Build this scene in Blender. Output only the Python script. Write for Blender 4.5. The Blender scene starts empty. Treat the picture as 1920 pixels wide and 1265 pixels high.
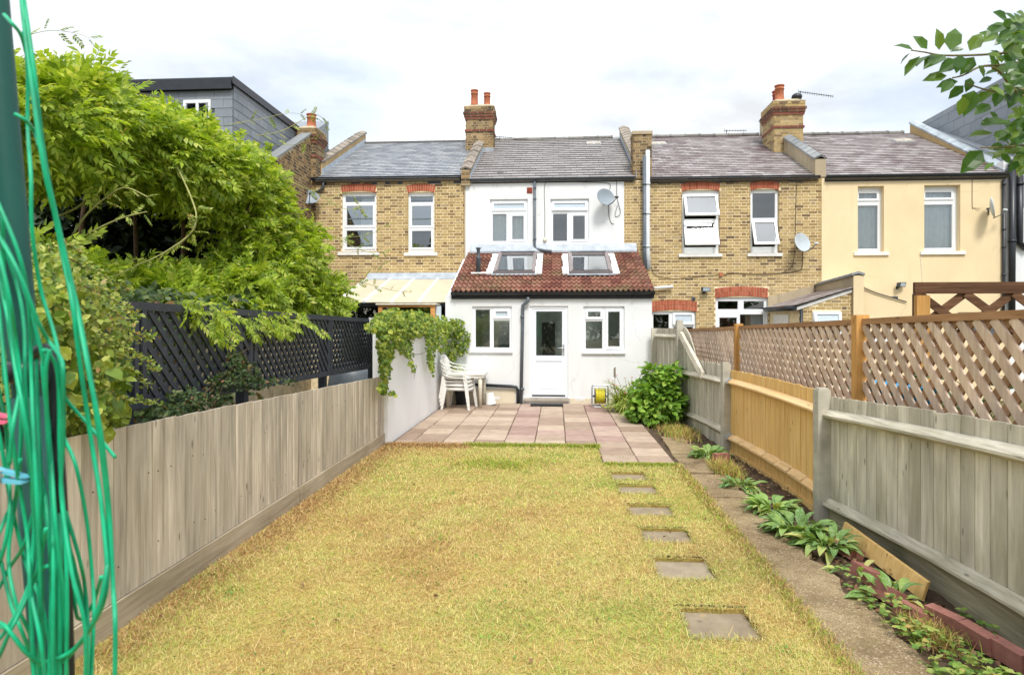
import bpy, math, random
import numpy as np
from mathutils import Vector, Matrix

R = math.radians
random.seed(7)
rng = np.random.default_rng(11)
scn = bpy.context.scene
COL = scn.collection

# ------------------------------------------------------------------ camera
F, HCAM, HOR = 1220.0, 1.70, 608.0          # focal length in photo pixels, eye height, horizon row
YAW = math.atan(83 / F)
SY, CY = math.sin(YAW), math.cos(YAW)
cd = bpy.data.cameras.new('camera')
cam = bpy.data.objects.new('camera', cd)
COL.objects.link(cam)
cam.location = (0, 0, HCAM)
cam.rotation_euler = (R(90), 0, YAW)
cd.sensor_width = 36.0
cd.lens = F / 1920 * 36.0
cd.shift_y = (HOR - 632.5) / 1920
cd.clip_start, cd.clip_end = 0.05, 2000
cd.dof.use_dof = True
cd.dof.focus_distance = 11.0
cd.dof.aperture_fstop = 6.3
scn.camera = cam

# ------------------------------------------------------------------ sky, sun, exposure
world = bpy.data.worlds.new('World')
scn.world = world
world.use_nodes = True
wt = world.node_tree
wt.nodes.clear()
SUN_EL, SUN_AZ = R(52), R(166)              # sun behind the camera, high
def wn(t, **k):
    n = wt.nodes.new(t)
    for a, b in k.items():
        setattr(n, a, b)
    return n
w_out = wn('ShaderNodeOutputWorld')
w_bg = wn('ShaderNodeBackground')
w_bg.inputs['Strength'].default_value = 0.1
w_sky = wn('ShaderNodeTexSky', sky_type='NISHITA', sun_disc=False)
w_sky.sun_elevation = SUN_EL
w_sky.sun_rotation = SUN_AZ
w_tc = wn('ShaderNodeTexCoord')
w_sep = wn('ShaderNodeSeparateXYZ')
w_map = wn('ShaderNodeMapping')
w_map.inputs['Scale'].default_value = (1.0, 1.0, 2.6)
w_n = wn('ShaderNodeTexNoise')
w_n.inputs['Scale'].default_value = 2.3
w_n.inputs['Detail'].default_value = 6
w_n.inputs['Roughness'].default_value = 0.5
w_r = wn('ShaderNodeMapRange')
w_r.inputs['From Min'].default_value = 0.34
w_r.inputs['From Max'].default_value = 0.66
w_r.inputs['To Min'].default_value = 0.45
w_r.inputs['To Max'].default_value = 1.0
w_el = wn('ShaderNodeMapRange')              # overcast sky: zenith brighter than the horizon
w_el.inputs['From Min'].default_value = 0.0
w_el.inputs['From Max'].default_value = 1.0
w_el.inputs['To Min'].default_value = 4.2
w_el.inputs['To Max'].default_value = 13.0
w_cl = wn('ShaderNodeVectorMath', operation='SCALE')
w_cl.inputs[0].default_value = (0.96, 0.982, 1.0)
w_mix = wn('ShaderNodeMix', data_type='RGBA')
L = wt.links.new
L(w_tc.outputs['Generated'], w_sep.inputs[0])
L(w_tc.outputs['Generated'], w_map.inputs['Vector'])
L(w_map.outputs[0], w_n.inputs['Vector'])
L(w_n.outputs['Fac'], w_r.inputs['Value'])
L(w_sep.outputs['Z'], w_el.inputs['Value'])
w_n2 = wn('ShaderNodeTexNoise'); w_n2.inputs['Scale'].default_value = 3.4; w_n2.inputs['Detail'].default_value = 7; w_n2.inputs['Roughness'].default_value = 0.55
w_r2 = wn('ShaderNodeMapRange')
for k_, v_ in zip(('From Min', 'From Max', 'To Min', 'To Max'), (0.36, 0.64, 0.68, 1.10)): w_r2.inputs[k_].default_value = v_
w_mu = wn('ShaderNodeMath', operation='MULTIPLY')
L(w_map.outputs[0], w_n2.inputs['Vector']); L(w_n2.outputs['Fac'], w_r2.inputs['Value']); L(w_r2.outputs[0], w_mu.inputs[0]); L(w_el.outputs[0], w_mu.inputs[1])
L(w_mu.outputs[0], w_cl.inputs['Scale'])
L(w_r.outputs[0], w_mix.inputs['Factor'])
L(w_sky.outputs[0], w_mix.inputs['A'])
L(w_cl.outputs[0], w_mix.inputs['B'])
L(w_mix.outputs['Result'], w_bg.inputs['Color'])
L(w_bg.outputs[0], w_out.inputs['Surface'])
sl = bpy.data.lights.new('sun', 'SUN')
sl.energy = 1.5
sl.angle = R(14)
sl.color = (1.0, 0.96, 0.9)
sun = bpy.data.objects.new('sun', sl)
COL.objects.link(sun)
_sd = Vector((math.sin(SUN_AZ) * math.cos(SUN_EL), math.cos(SUN_AZ) * math.cos(SUN_EL), math.sin(SUN_EL)))
sun.rotation_euler = _sd.to_track_quat('Z', 'Y').to_euler()
scn.view_settings.view_transform = 'Standard'
scn.view_settings.look = 'None'
scn.view_settings.gamma = 1.0
scn.view_settings.exposure = 1.02
try:
    scn.view_settings.use_curve_mapping = False
except Exception:
    pass
scn.render.engine = 'CYCLES'
scn.cycles.max_bounces = 8
scn.cycles.transparent_max_bounces = 12
scn.cycles.use_denoising = True

# ------------------------------------------------------------------ measuring: photo pixel -> place in the garden
def ray(px, py):
    dx, dz = (px - 960) / F, -(py - HOR) / F
    return Vector((dx * CY - SY, dx * SY + CY, dz))
def at_y(px, py, Y):
    d = ray(px, py); d = d * (Y / d.y)
    return Vector((d.x, d.y, d.z + HCAM))
def at_x(px, py, X):
    d = ray(px, py); d = d * (X / d.x)
    return Vector((d.x, d.y, d.z + HCAM))
def on_z(px, py, z=0.0):
    d = ray(px, py); d = d * ((z - HCAM) / d.z)
    return Vector((d.x, d.y, z))
def at_d(px, py, dist):
    d = ray(px, py) * dist
    return Vector((d.x, d.y, d.z + HCAM))

# ------------------------------------------------------------------ objects
OFF = {}
def _link(o):
    COL.objects.link(o)
def tag(o, label, cat, group=None, kind=None):
    if label: o['label'] = label
    if cat: o['category'] = cat
    if group: o['group'] = group
    if kind: o['kind'] = kind
    return o
def thing(name, label, cat, loc=(0, 0, 0), group=None, rot=None):
    o = bpy.data.objects.new(name, None)
    o.empty_display_size = 0.2
    o.location = loc
    if rot is not None:
        o.rotation_euler = rot
        OFF[o.name] = Vector((0, 0, 0))
    else:
        OFF[o.name] = Vector(loc)
    _link(o)
    return tag(o, label, cat, group)
def structure(o):
    o['kind'] = 'structure'
    return o
def stuff(o):
    o['kind'] = 'stuff'
    return o
def off(p):
    return OFF.get(p.name, Vector((0, 0, 0))) if p is not None else Vector((0, 0, 0))
def newobj(name, me, parent):
    o = bpy.data.objects.new(name, me)
    if parent is not None:
        o.parent = parent
        OFF[o.name] = off(parent)
    _link(o)
    return o
def piece(name, me, parent, M):
    """a piece that shares its mesh: M is its place in the world (or in a turned thing's own axes)"""
    o = bpy.data.objects.new(name, me)
    if parent is not None:
        o.parent = parent
        M = Matrix.Translation(-off(parent)) @ M
    o.matrix_local = M
    _link(o)
    return o

class MB:
    def __init__(s):
        s.v, s.f, s.sm = [], [], []
    def add(s, vs, fs, smooth=False):
        b = len(s.v)
        s.v.extend([tuple(q) for q in vs])
        s.f.extend([tuple(i + b for i in q) for q in fs])
        s.sm.extend([smooth] * len(fs))
        return s
    def box(s, x0, x1, y0, y1, z0, z1, M=None):
        vs = [Vector((x, y, z)) for z in (z0, z1) for y in (y0, y1) for x in (x0, x1)]
        if M is not None: vs = [M @ q for q in vs]
        return s.add(vs, [(0, 2, 3, 1), (4, 5, 7, 6), (0, 1, 5, 4), (2, 6, 7, 3), (0, 4, 6, 2), (1, 3, 7, 5)])
    def prism(s, poly, ext, M=None):
        """poly: 3-D points of one face; ext: vector"""
        n = len(poly); ext = Vector(ext)
        a = [Vector(p) for p in poly]; b = [p + ext for p in a]
        vs = a + b
        if M is not None: vs = [M @ q for q in vs]
        fs = [tuple(range(n))[::-1], tuple(range(n, 2 * n))] + [(i, (i + 1) % n, n + (i + 1) % n, n + i) for i in range(n)]
        return s.add(vs, fs)
    def quad(s, a, b, c, d):
        return s.add([a, b, c, d], [(0, 1, 2, 3)])
    def tube(s, pts, r, n=6, caps=True, closed=False, squash=1.0):
        pts = [Vector(p) for p in pts]
        rs = r if isinstance(r, (list, tuple)) else [r] * len(pts)
        m = len(pts)
        t0 = (pts[1] - pts[0]).normalized()
        ref = Vector((0, 0, 1)) if abs(t0.z) < 0.9 else Vector((1, 0, 0))
        nx = t0.cross(ref).normalized()
        vs, fs = [], []
        for i, p in enumerate(pts):
            if closed: t = pts[(i + 1) % m] - pts[i - 1]
            else: t = pts[min(i + 1, m - 1)] - pts[max(i - 1, 0)]
            t = t.normalized() if t.length > 1e-9 else t0
            nx = (nx - t * nx.dot(t))
            nx = nx.normalized() if nx.length > 1e-6 else t.orthogonal().normalized()
            ny = t.cross(nx)
            for k in range(n):
                a = 2 * math.pi * k / n
                vs.append(p + (nx * math.cos(a) + ny * math.sin(a) * squash) * rs[i])
        for i in range(m if closed else m - 1):
            j = (i + 1) % m
            for k in range(n):
                l = (k + 1) % n
                fs.append((i * n + k, i * n + l, j * n + l, j * n + k))
        b = len(s.v)
        s.add(vs, fs, True)
        if caps and not closed:
            s.f.append(tuple(b + k for k in range(n))[::-1]); s.sm.append(False)
            s.f.append(tuple(b + (m - 1) * n + k for k in range(n))); s.sm.append(False)
        return s
    def lathe(s, prof, c, n=16, M=None, smooth=True):
        c = Vector(c)
        vs, fs = [], []
        for (r, z) in prof:
            for k in range(n):
                a = 2 * math.pi * k / n
                q = Vector((r * math.cos(a), r * math.sin(a), z))
                vs.append((M @ q if M is not None else q) + c)
        for i in range(len(prof) - 1):
            for k in range(n):
                l = (k + 1) % n
                fs.append((i * n + k, i * n + l, (i + 1) * n + l, (i + 1) * n + k))
        s.add(vs, fs, smooth)
        b = len(s.v) - len(vs)
        s.f.append(tuple(b + k for k in range(n))[::-1]); s.sm.append(False)
        s.f.append(tuple(b + (len(prof) - 1) * n + k for k in range(n))); s.sm.append(False)
        return s
    def mesh(s, name, mat, o=Vector((0, 0, 0))):
        me = bpy.data.meshes.new(name)
        me.from_pydata([(a - o.x, b - o.y, c - o.z) for a, b, c in s.v], [], s.f)
        me.polygons.foreach_set('use_smooth', s.sm)
        if mat is not None: me.materials.append(mat)
        return me
    def build(s, name, mat, parent=None):
        return newobj(name, s.mesh(name, mat, off(parent)), parent)

def np_mesh(name, V, Fc, mat, parent=None, col=None, smooth=False, link=True):
    """V (n,3) float, Fc (m,k) int"""
    o = off(parent)
    V = np.asarray(V, dtype=np.float32) - np.array([o.x, o.y, o.z], dtype=np.float32)
    Fc = np.asarray(Fc, dtype=np.int32)
    m, k = Fc.shape
    me = bpy.data.meshes.new(name)
    me.vertices.add(len(V)); me.vertices.foreach_set('co', V.ravel())
    me.loops.add(m * k); me.loops.foreach_set('vertex_index', Fc.ravel())
    me.polygons.add(m)
    me.polygons.foreach_set('loop_start', np.arange(0, m * k, k, dtype=np.int32))
    me.polygons.foreach_set('loop_total', np.full(m, k, dtype=np.int32))
    me.polygons.foreach_set('use_smooth', np.full(m, smooth))
    if col is not None:
        a = me.color_attributes.new('tint', 'FLOAT_COLOR', 'POINT')
        c4 = np.ones((len(V), 4), dtype=np.float32); c4[:, :3] = col
        a.data.foreach_set('color', c4.ravel())
    me.update(calc_edges=True)
    me.materials.append(mat)
    return newobj(name, me, parent) if link else me

# ------------------------------------------------------------------ materials
class NT:
    def __init__(s, name):
        s.m = bpy.data.materials.new(name); s.m.use_nodes = True
        s.t = s.m.node_tree; s.t.nodes.clear()
        s.out = s.n('ShaderNodeOutputMaterial')
        s.b = s.n('ShaderNodeBsdfPrincipled')
        s.l(s.b.outputs[0], s.out.inputs[0])
        s.pos = s.n('ShaderNodeNewGeometry')
    def n(s, t, **k):
        x = s.t.nodes.new(t)
        for a, b in k.items(): setattr(x, a, b)
        return x
    def l(s, a, b): s.t.links.new(a, b)
    def val(s, sock, v):
        if isinstance(v, (int, float, tuple, list)): sock.default_value = v
        else: s.l(v, sock)
    def math(s, op, a, b=0.0, c=0.0, clamp=False):
        x = s.n('ShaderNodeMath', operation=op, use_clamp=clamp)
        s.val(x.inputs[0], a); s.val(x.inputs[1], b); s.val(x.inputs[2], c)
        return x.outputs[0]
    def rnd(s):
        oi = s.n('ShaderNodeObjectInfo')
        return s.math('FRACT', s.math('ADD', oi.outputs['Random'], s.pos.outputs['Random Per Island']))
    def coord(s, scale=(1, 1, 1), shift=None):
        v = s.n('ShaderNodeVectorMath', operation='MULTIPLY')
        s.l(s.pos.outputs['Position'], v.inputs[0]); v.inputs[1].default_value = scale
        o = v.outputs[0]
        if shift is not None:
            c = s.n('ShaderNodeCombineXYZ')
            k = s.math('MULTIPLY', shift, 57.0)
            s.l(k, c.inputs[0]); s.l(k, c.inputs[1]); s.l(k, c.inputs[2])
            w = s.n('ShaderNodeVectorMath', operation='ADD')
            s.l(o, w.inputs[0]); s.l(c.outputs[0], w.inputs[1]); o = w.outputs[0]
        return o
    def noise(s, scale, vec=None, detail=4, rough=0.55, dist=0.0):
        x = s.n('ShaderNodeTexNoise')
        s.l(vec if vec is not None else s.pos.outputs['Position'], x.inputs['Vector'])
        x.inputs['Scale'].default_value = scale; x.inputs['Detail'].default_value = detail
        x.inputs['Roughness'].default_value = rough; x.inputs['Distortion'].default_value = dist
        return x.outputs['Fac']
    def ramp(s, fac, stops, interp='LINEAR'):
        x = s.n('ShaderNodeValToRGB'); r = x.color_ramp; r.interpolation = interp
        while len(r.elements) < len(stops): r.elements.new(0.5)
        for e, (p, c) in zip(r.elements, stops):
            e.position = p; e.color = (*c, 1) if len(c) == 3 else c
        s.l(fac, x.inputs[0])
        return x.outputs[0]
    def mix(s, fac, a, b, blend='MIX'):
        x = s.n('ShaderNodeMix', data_type='RGBA', blend_type=blend)
        s.val(x.inputs['Factor'], fac)
        for k, v in (('A', a), ('B', b)):
            if isinstance(v, tuple): x.inputs[k].default_value = (*v, 1)
            else: s.l(v, x.inputs[k])
        return x.outputs['Result']
    def maprange(s, v, a, b, c, d):
        x = s.n('ShaderNodeMapRange'); s.val(x.inputs['Value'], v)
        for k, q in zip(('From Min', 'From Max', 'To Min', 'To Max'), (a, b, c, d)): x.inputs[k].default_value = q
        return x.outputs[0]
    def scale(s, col, f):
        x = s.n('ShaderNodeVectorMath', operation='SCALE')
        if isinstance(col, tuple): x.inputs[0].default_value = col
        else: s.l(col, x.inputs[0])
        s.val(x.inputs['Scale'], f)
        return x.outputs[0]
    def bump(s, h, strength=0.4, dist=0.01):
        x = s.n('ShaderNodeBump'); x.inputs['Strength'].default_value = strength; x.inputs['Distance'].default_value = dist
        s.l(h, x.inputs['Height']); s.l(x.outputs[0], s.b.inputs['Normal'])
    def fin(s, col, rough=0.7, spec=0.3, metal=0.0):
        s.val(s.b.inputs['Base Color'], col if not (isinstance(col, tuple) and len(col) == 3) else (*col, 1))
        s.val(s.b.inputs['Roughness'], rough)
        s.b.inputs['Specular IOR Level'].default_value = spec
        s.b.inputs['Metallic'].default_value = metal
        return s.m

def plain(name, col, rough=0.5, spec=0.4, metal=0.0, var=0.12, scale=7.0, bump=0.0):
    t = NT(name)
    f = t.maprange(t.noise(scale, detail=5), 0.3, 0.7, 1 - var, 1 + var)
    if bump: t.bump(t.noise(scale * 14, detail=3), bump, 0.004)
    return t.fin(t.scale(tuple(col), f), rough, spec, metal)

def pieces(name, stops, rough=0.85, grain=0.25, gscale=30.0, bump=0.35, spec=0.25, interp='LINEAR', stain=None, moss=None):
    """every brick, slate or tile gets its own tone from the ramp"""
    t = NT(name)
    r = t.rnd()
    c = t.ramp(r, stops, interp)
    n = t.noise(gscale, t.coord(shift=r), detail=5)
    c = t.scale(c, t.maprange(n, 0.25, 0.75, 1 - grain, 1 + grain))
    if stain:
        col, sc, lo, hi, amt = stain
        k = t.maprange(t.noise(sc, detail=6, rough=0.6), lo, hi, 0.0, amt)
        k = t.math('MINIMUM', t.math('MAXIMUM', k, 0.0), amt)
        c = t.mix(k, c, col)
    if moss:
        col, sc, lo, hi, amt = moss
        k = t.maprange(t.noise(sc, detail=6, rough=0.7), lo, hi, 0.0, amt)
        k = t.math('MINIMUM', t.math('MAXIMUM', k, 0.0), amt)
        c = t.mix(k, c, col)
    t.bump(t.noise(gscale * 2, detail=4), bump, 0.004)
    return t.fin(c, rough, spec)

def wood(name, c1, c2, c3, axis='z', rough=0.8, knots=True, streak=1.0, spread=0.22, fine=38, green=None):
    t = NT(name)
    r = t.rnd()
    st = {'z': (fine, fine, 1.6), 'y': (fine, 1.6, fine), 'x': (1.6, fine, fine)}[axis]
    v = t.coord(st, r)
    n = t.noise(1.0, v, detail=5, rough=0.65, dist=0.6)
    c = t.ramp(n, [(0.28, c1), (0.5, c2), (0.72, c3)])
    st2 = {'z': (5, 5, 0.9), 'y': (5, 0.9, 5), 'x': (0.9, 5, 5)}[axis]
    n2 = t.noise(1.0, t.coord(st2, r), detail=4, rough=0.6)
    c = t.scale(c, t.maprange(n2, 0.25, 0.75, 1 - 0.28 * streak, 1 + 0.22 * streak))
    c = t.scale(c, t.maprange(r, 0, 1, 1 - spread, 1 + spread))
    if green:
        k = t.maprange(t.noise(2.2, t.coord((1, 1, 0.6), r), detail=5), 0.45, 0.7, 0.0, green[1])
        k = t.math('MAXIMUM', k, 0.0)
        c = t.mix(k, c, green[0])
    if knots:
        vo = t.n('ShaderNodeTexVoronoi'); vo.inputs['Scale'].default_value = 1.0
        st3 = {'z': (9, 9, 3.2), 'y': (9, 3.2, 9), 'x': (3.2, 9, 9)}[axis]
        t.l(t.coord(st3, r), vo.inputs['Vector'])
        k = t.maprange(vo.outputs['Distance'], 0.05, 0.12, 0.75, 0.0)
        k = t.math('MAXIMUM', k, 0.0)
        c = t.mix(k, c, tuple(x * 0.35 for x in c1))
    t.bump(n, 0.35, 0.004)
    return t.fin(c, rough, 0.2)

def leafmat(name, stops, trans=0.45, rough=0.45, spots=None, spec=0.35):
    t = NT(name)
    r = t.rnd()
    c = t.ramp(r, stops)
    n = t.noise(3.0, detail=3)
    c = t.scale(c, t.maprange(n, 0.3, 0.7, 0.8, 1.2))
    if spots:
        vo = t.n('ShaderNodeTexVoronoi'); vo.inputs['Scale'].default_value = spots[1]
        t.l(t.pos.outputs['Position'], vo.inputs['Vector'])
        k = t.maprange(vo.outputs['Distance'], 0.18, 0.34, 0.75, 0.0)
        c = t.mix(t.math('MAXIMUM', k, 0.0), c, spots[0])
    t.fin(c, rough, spec)
    tr = t.n('ShaderNodeBsdfTranslucent')
    t.l(t.mix(1.0, c, (1.25, 1.2, 0.6), 'MULTIPLY'), tr.inputs[0])
    ms = t.n('ShaderNodeMixShader'); ms.inputs[0].default_value = trans
    t.l(t.b.outputs[0], ms.inputs[1]); t.l(tr.outputs[0], ms.inputs[2])
    t.l(ms.outputs[0], t.out.inputs[0])
    return t.m

def glassmat(name, refl=0.1, tint=(0.92, 0.96, 0.95)):
    t = NT(name)
    t.t.nodes.remove(t.b)
    g = t.n('ShaderNodeBsdfGlossy'); g.inputs['Roughness'].default_value = 0.0
    g.inputs['Color'].default_value = (0.95, 0.98, 1, 1)
    tr = t.n('ShaderNodeBsdfTransparent'); tr.inputs[0].default_value = (*tint, 1)
    fr = t.n('ShaderNodeFresnel'); fr.inputs[0].default_value = 1.5
    k = t.math('ADD', fr.outputs[0], refl, clamp=True)
    ms = t.n('ShaderNodeMixShader')
    t.l(k, ms.inputs[0]); t.l(tr.outputs[0], ms.inputs[1]); t.l(g.outputs[0], ms.inputs[2])
    t.l(ms.outputs[0], t.out.inputs[0])
    return t.m

def render_wall(name, col, dirt=(0.42, 0.40, 0.34), damp=0.35, patch=0.05):
    """painted render: faint trowel relief, grime with a shape of its own"""
    t = NT(name)
    c = t.scale(tuple(col), t.maprange(t.noise(1.3, detail=5), 0.3, 0.7, 1 - patch, 1 + patch * 0.6))
    k = t.maprange(t.noise(1.0, t.coord((3.2, 3.2, 0.45)), detail=6, rough=0.62), 0.56, 0.8, 0.0, damp)
    c = t.mix(t.math('MAXIMUM', k, 0.0), c, dirt)
    vo = t.n('ShaderNodeTexVoronoi', feature='DISTANCE_TO_EDGE'); vo.inputs['Scale'].default_value = 0.55
    dv = t.n('ShaderNodeTexNoise'); dv.inputs['Scale'].default_value = 2.2; dv.inputs['Detail'].default_value = 6
    t.l(t.pos.outputs['Position'], dv.inputs['Vector'])
    va = t.n('ShaderNodeVectorMath', operation='MULTIPLY_ADD'); t.l(dv.outputs['Color'], va.inputs[0]); va.inputs[1].default_value = (0.7, 0.7, 0.7); t.l(t.pos.outputs['Position'], va.inputs[2])
    t.l(va.outputs[0], vo.inputs['Vector'])
    cr = t.math('MAXIMUM', t.maprange(vo.outputs['Distance'], 0.0, 0.006, 0.34, 0.0), 0.0)
    cr = t.math('MULTIPLY', cr, t.math('MINIMUM', t.math('MAXIMUM', t.maprange(t.noise(0.9, detail=3), 0.5, 0.62, 0.0, 1.0), 0.0), 1.0))
    c = t.mix(cr, c, tuple(x * 0.5 for x in dirt))
    t.bump(t.noise(22, detail=5), 0.25, 0.006)
    return t.fin(c, 0.75, 0.25)

M = {}
STOCK = [(0.0, (0.15, 0.10, 0.055)), (0.08, (0.25, 0.165, 0.075)), (0.25, (0.36, 0.25, 0.105)), (0.55, (0.44, 0.315, 0.135)), (0.85, (0.50, 0.37, 0.17)), (1.0, (0.34, 0.25, 0.14))]
M['brick'] = pieces('stock_brick', STOCK, grain=0.22, gscale=35, moss=((0.24, 0.16, 0.07), 1.2, 0.52, 0.78, 0.3))
M['brick_old'] = pieces('sooty_brick', [(0.0, (0.06, 0.042, 0.028)), (0.4, (0.21, 0.135, 0.065)), (0.75, (0.34, 0.225, 0.10)), (1.0, (0.40, 0.28, 0.14))], grain=0.3, gscale=35, moss=((0.06, 0.048, 0.03), 2.5, 0.45, 0.7, 0.6))
M['redbrick'] = pieces('red_brick', [(0, (0.34, 0.085, 0.045)), (0.5, (0.42, 0.115, 0.06)), (1, (0.48, 0.15, 0.085))], grain=0.15, gscale=30)
M['darkred'] = pieces('dark_red_brick', [(0, (0.17, 0.055, 0.04)), (1, (0.27, 0.09, 0.06))], grain=0.25)
M['soot'] = pieces('sooted_red_brick', [(0, (0.09, 0.045, 0.03)), (1, (0.20, 0.08, 0.05))], grain=0.3)
M['mortar'] = plain('lime_mortar', (0.80, 0.67, 0.44), 0.95, 0.1, var=0.2, scale=9, bump=0.4)
M['mortar_old'] = plain('old_mortar', (0.46, 0.385, 0.26), 0.95, 0.1, var=0.3, scale=6, bump=0.4)
M['white_render'] = render_wall('white_painted_render', (0.79, 0.805, 0.80), damp=0.22)
M['white_low'] = render_wall('white_garden_wall_render', (0.87, 0.875, 0.87), damp=0.16)
M['cream_render'] = render_wall('cream_painted_render', (0.80, 0.645, 0.40), dirt=(0.55, 0.42, 0.25), damp=0.4, patch=0.08)
M['grey_render'] = render_wall('cement_render', (0.44, 0.36, 0.24), dirt=(0.13, 0.115, 0.08), damp=0.95, patch=0.2)
M['tan_render'] = render_wall('tan_cement_render', (0.48, 0.34, 0.16), dirt=(0.25, 0.18, 0.09), damp=0.6, patch=0.2)
M['slate'] = pieces('grey_slate', [(0, (0.22, 0.24, 0.27)), (0.5, (0.31, 0.33, 0.355)), (1, (0.40, 0.415, 0.43))], rough=0.42, grain=0.16, gscale=14, spec=0.5, stain=((0.40, 0.42, 0.43), 1.6, 0.55, 0.8, 0.2))
M['slate_brown'] = pieces('brown_concrete_tile', [(0, (0.235, 0.215, 0.21)), (0.5, (0.28, 0.26, 0.25)), (1, (0.32, 0.30, 0.29))], rough=0.55, grain=0.12, gscale=14, spec=0.4, stain=((0.32, 0.30, 0.27), 1.4, 0.5, 0.8, 0.5))
M['slate_purple'] = pieces('purple_slate', [(0, (0.19, 0.155, 0.15)), (0.35, (0.27, 0.235, 0.225)), (0.7, (0.335, 0.30, 0.29)), (1, (0.40, 0.37, 0.36))], rough=0.5, grain=0.18, gscale=14, spec=0.45, stain=((0.11, 0.045, 0.05), 0.9, 0.52, 0.72, 0.75))
M['slate_dormer'] = pieces('dormer_slate', [(0, (0.19, 0.215, 0.24)), (1, (0.26, 0.285, 0.31))], rough=0.5, grain=0.08, gscale=10, spec=0.45)
M['pantile'] = pieces('red_roof_tile', [(0, (0.15, 0.058, 0.044)), (0.5, (0.22, 0.09, 0.066)), (1, (0.30, 0.14, 0.10))], grain=0.3, gscale=26, moss=((0.20, 0.17, 0.085), 1.7, 0.47, 0.68, 0.7))
M['coping'] = pieces('coping_tile', [(0, (0.22, 0.19, 0.16)), (1, (0.36, 0.31, 0.25))], grain=0.3, gscale=12, stain=((0.09, 0.08, 0.06), 4, 0.45, 0.7, 0.6))
M['coping_grey'] = pieces('grey_coping_tile', [(0, (0.20, 0.215, 0.22)), (1, (0.30, 0.31, 0.31))], grain=0.2, gscale=12, rough=0.6)
M['ridge'] = pieces('ridge_tile', [(0, (0.14, 0.13, 0.115)), (1, (0.22, 0.21, 0.19))], grain=0.3, gscale=12)
M['lead'] = plain('lead_flashing', (0.40, 0.45, 0.50), 0.5, 0.5, 0.0, var=0.22, scale=5)
M['lead_pale'] = plain('pale_lead', (0.33, 0.375, 0.41), 0.5, 0.5, 0.0, var=0.3, scale=4)
M['plinth'] = render_wall('cream_stained_plinth', (0.70, 0.62, 0.47), dirt=(0.50, 0.42, 0.30), damp=0.5, patch=0.1)
M['upvc'] = plain('white_plastic_frame', (0.84, 0.86, 0.88), 0.3, 0.45, var=0.03, scale=3)
M['sill'] = plain('painted_sill', (0.80, 0.79, 0.76), 0.6, 0.3, var=0.12, scale=6)
M['door'] = plain('white_door_skin', (0.80, 0.84, 0.90), 0.32, 0.45, var=0.02, scale=2)
M['glass'] = glassmat('window_glass', 0.16)
M['glass_bright'] = glassmat('reflective_window_glass', 0.34)
M['glass_tilted'] = glassmat('tilted_window_glass', 0.26)
M['glass_pale'] = glassmat('skylight_glass', 0.42)
M['frosted'] = plain('frosted_glass', (0.52, 0.60, 0.66), 0.18, 0.6, var=0.12, scale=40)
M['black'] = plain('black_plastic', (0.018, 0.021, 0.026), 0.38, 0.5, var=0.25, scale=8)
M['darkgrey'] = plain('dark_grey_plastic', (0.055, 0.065, 0.075), 0.45, 0.45, var=0.2, scale=8)
M['bluegrey'] = plain('grey_downpipe', (0.11, 0.13, 0.15), 0.45, 0.45, var=0.15, scale=6)
M['palegrey'] = plain('pale_grey_pipe', (0.62, 0.66, 0.68), 0.4, 0.45, var=0.1, scale=4)
M['dish'] = plain('dish_grey', (0.28, 0.33, 0.37), 0.42, 0.45, var=0.1, scale=6)
M['dish_pale'] = plain('pale_dish_grey', (0.48, 0.54, 0.57), 0.42, 0.45, var=0.1, scale=6)
M['terracotta'] = plain('terracotta', (0.44, 0.15, 0.075), 0.75, 0.25, var=0.25, scale=9)
M['terracotta_dark'] = plain('old_terracotta', (0.34, 0.075, 0.05), 0.75, 0.25, var=0.3, scale=9)
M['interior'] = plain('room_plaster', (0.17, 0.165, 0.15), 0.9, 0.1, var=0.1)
M['interior_pale'] = plain('pale_room_plaster', (0.86, 0.90, 0.82), 0.9, 0.1, var=0.1)
M['curtain'] = plain('white_net_curtain', (0.80, 0.84, 0.84), 0.9, 0.1, var=0.06, scale=9)
M['concrete'] = plain('concrete', (0.46, 0.435, 0.36), 0.95, 0.15, var=0.25, scale=5, bump=0.5)
M['step'] = plain('stone_step', (0.42, 0.38, 0.32), 0.9, 0.15, var=0.2, scale=6, bump=0.3)
M['plastic_white'] = plain('white_garden_plastic', (0.80, 0.79, 0.74), 0.4, 0.4, var=0.08, scale=6)
M['plastic_cream'] = plain('aged_white_plastic', (0.66, 0.62, 0.50), 0.5, 0.35, var=0.16, scale=9)
M['metal'] = plain('galvanised_steel', (0.55, 0.57, 0.60), 0.35, 0.5, 0.7, var=0.1, scale=20)
M['aluminium'] = plain('brushed_aluminium', (0.62, 0.64, 0.66), 0.35, 0.5, 0.5, var=0.08)
M['skyframe'] = plain('skylight_frame', (0.24, 0.205, 0.20), 0.45, 0.45, var=0.12, scale=5)
M['yellow'] = plain('yellow_hose', (0.72, 0.62, 0.03), 0.4, 0.45, var=0.12, scale=20)
M['poly'] = plain('polycarbonate_sheet', (0.62, 0.55, 0.40), 0.4, 0.35, var=0.08, scale=3)
M['sage'] = plain('sage_green_paint', (0.33, 0.42, 0.40), 0.5, 0.35, var=0.06)
M['mastic'] = plain('white_roof_mastic', (0.78, 0.77, 0.74), 0.7, 0.3, var=0.12, scale=10, bump=0.5)
M['boards'] = wood('weathered_boards', (0.36, 0.305, 0.24), (0.52, 0.455, 0.365), (0.68, 0.615, 0.515), 'z', spread=0.15, fine=22, streak=1.3, green=((0.40, 0.34, 0.25), 0.5))
M['boards_r'] = wood('mossy_grey_boards', (0.44, 0.405, 0.325), (0.59, 0.55, 0.45), (0.72, 0.68, 0.565), 'z', spread=0.16, fine=18, streak=1.35, green=((0.27, 0.255, 0.16), 0.65))
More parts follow.
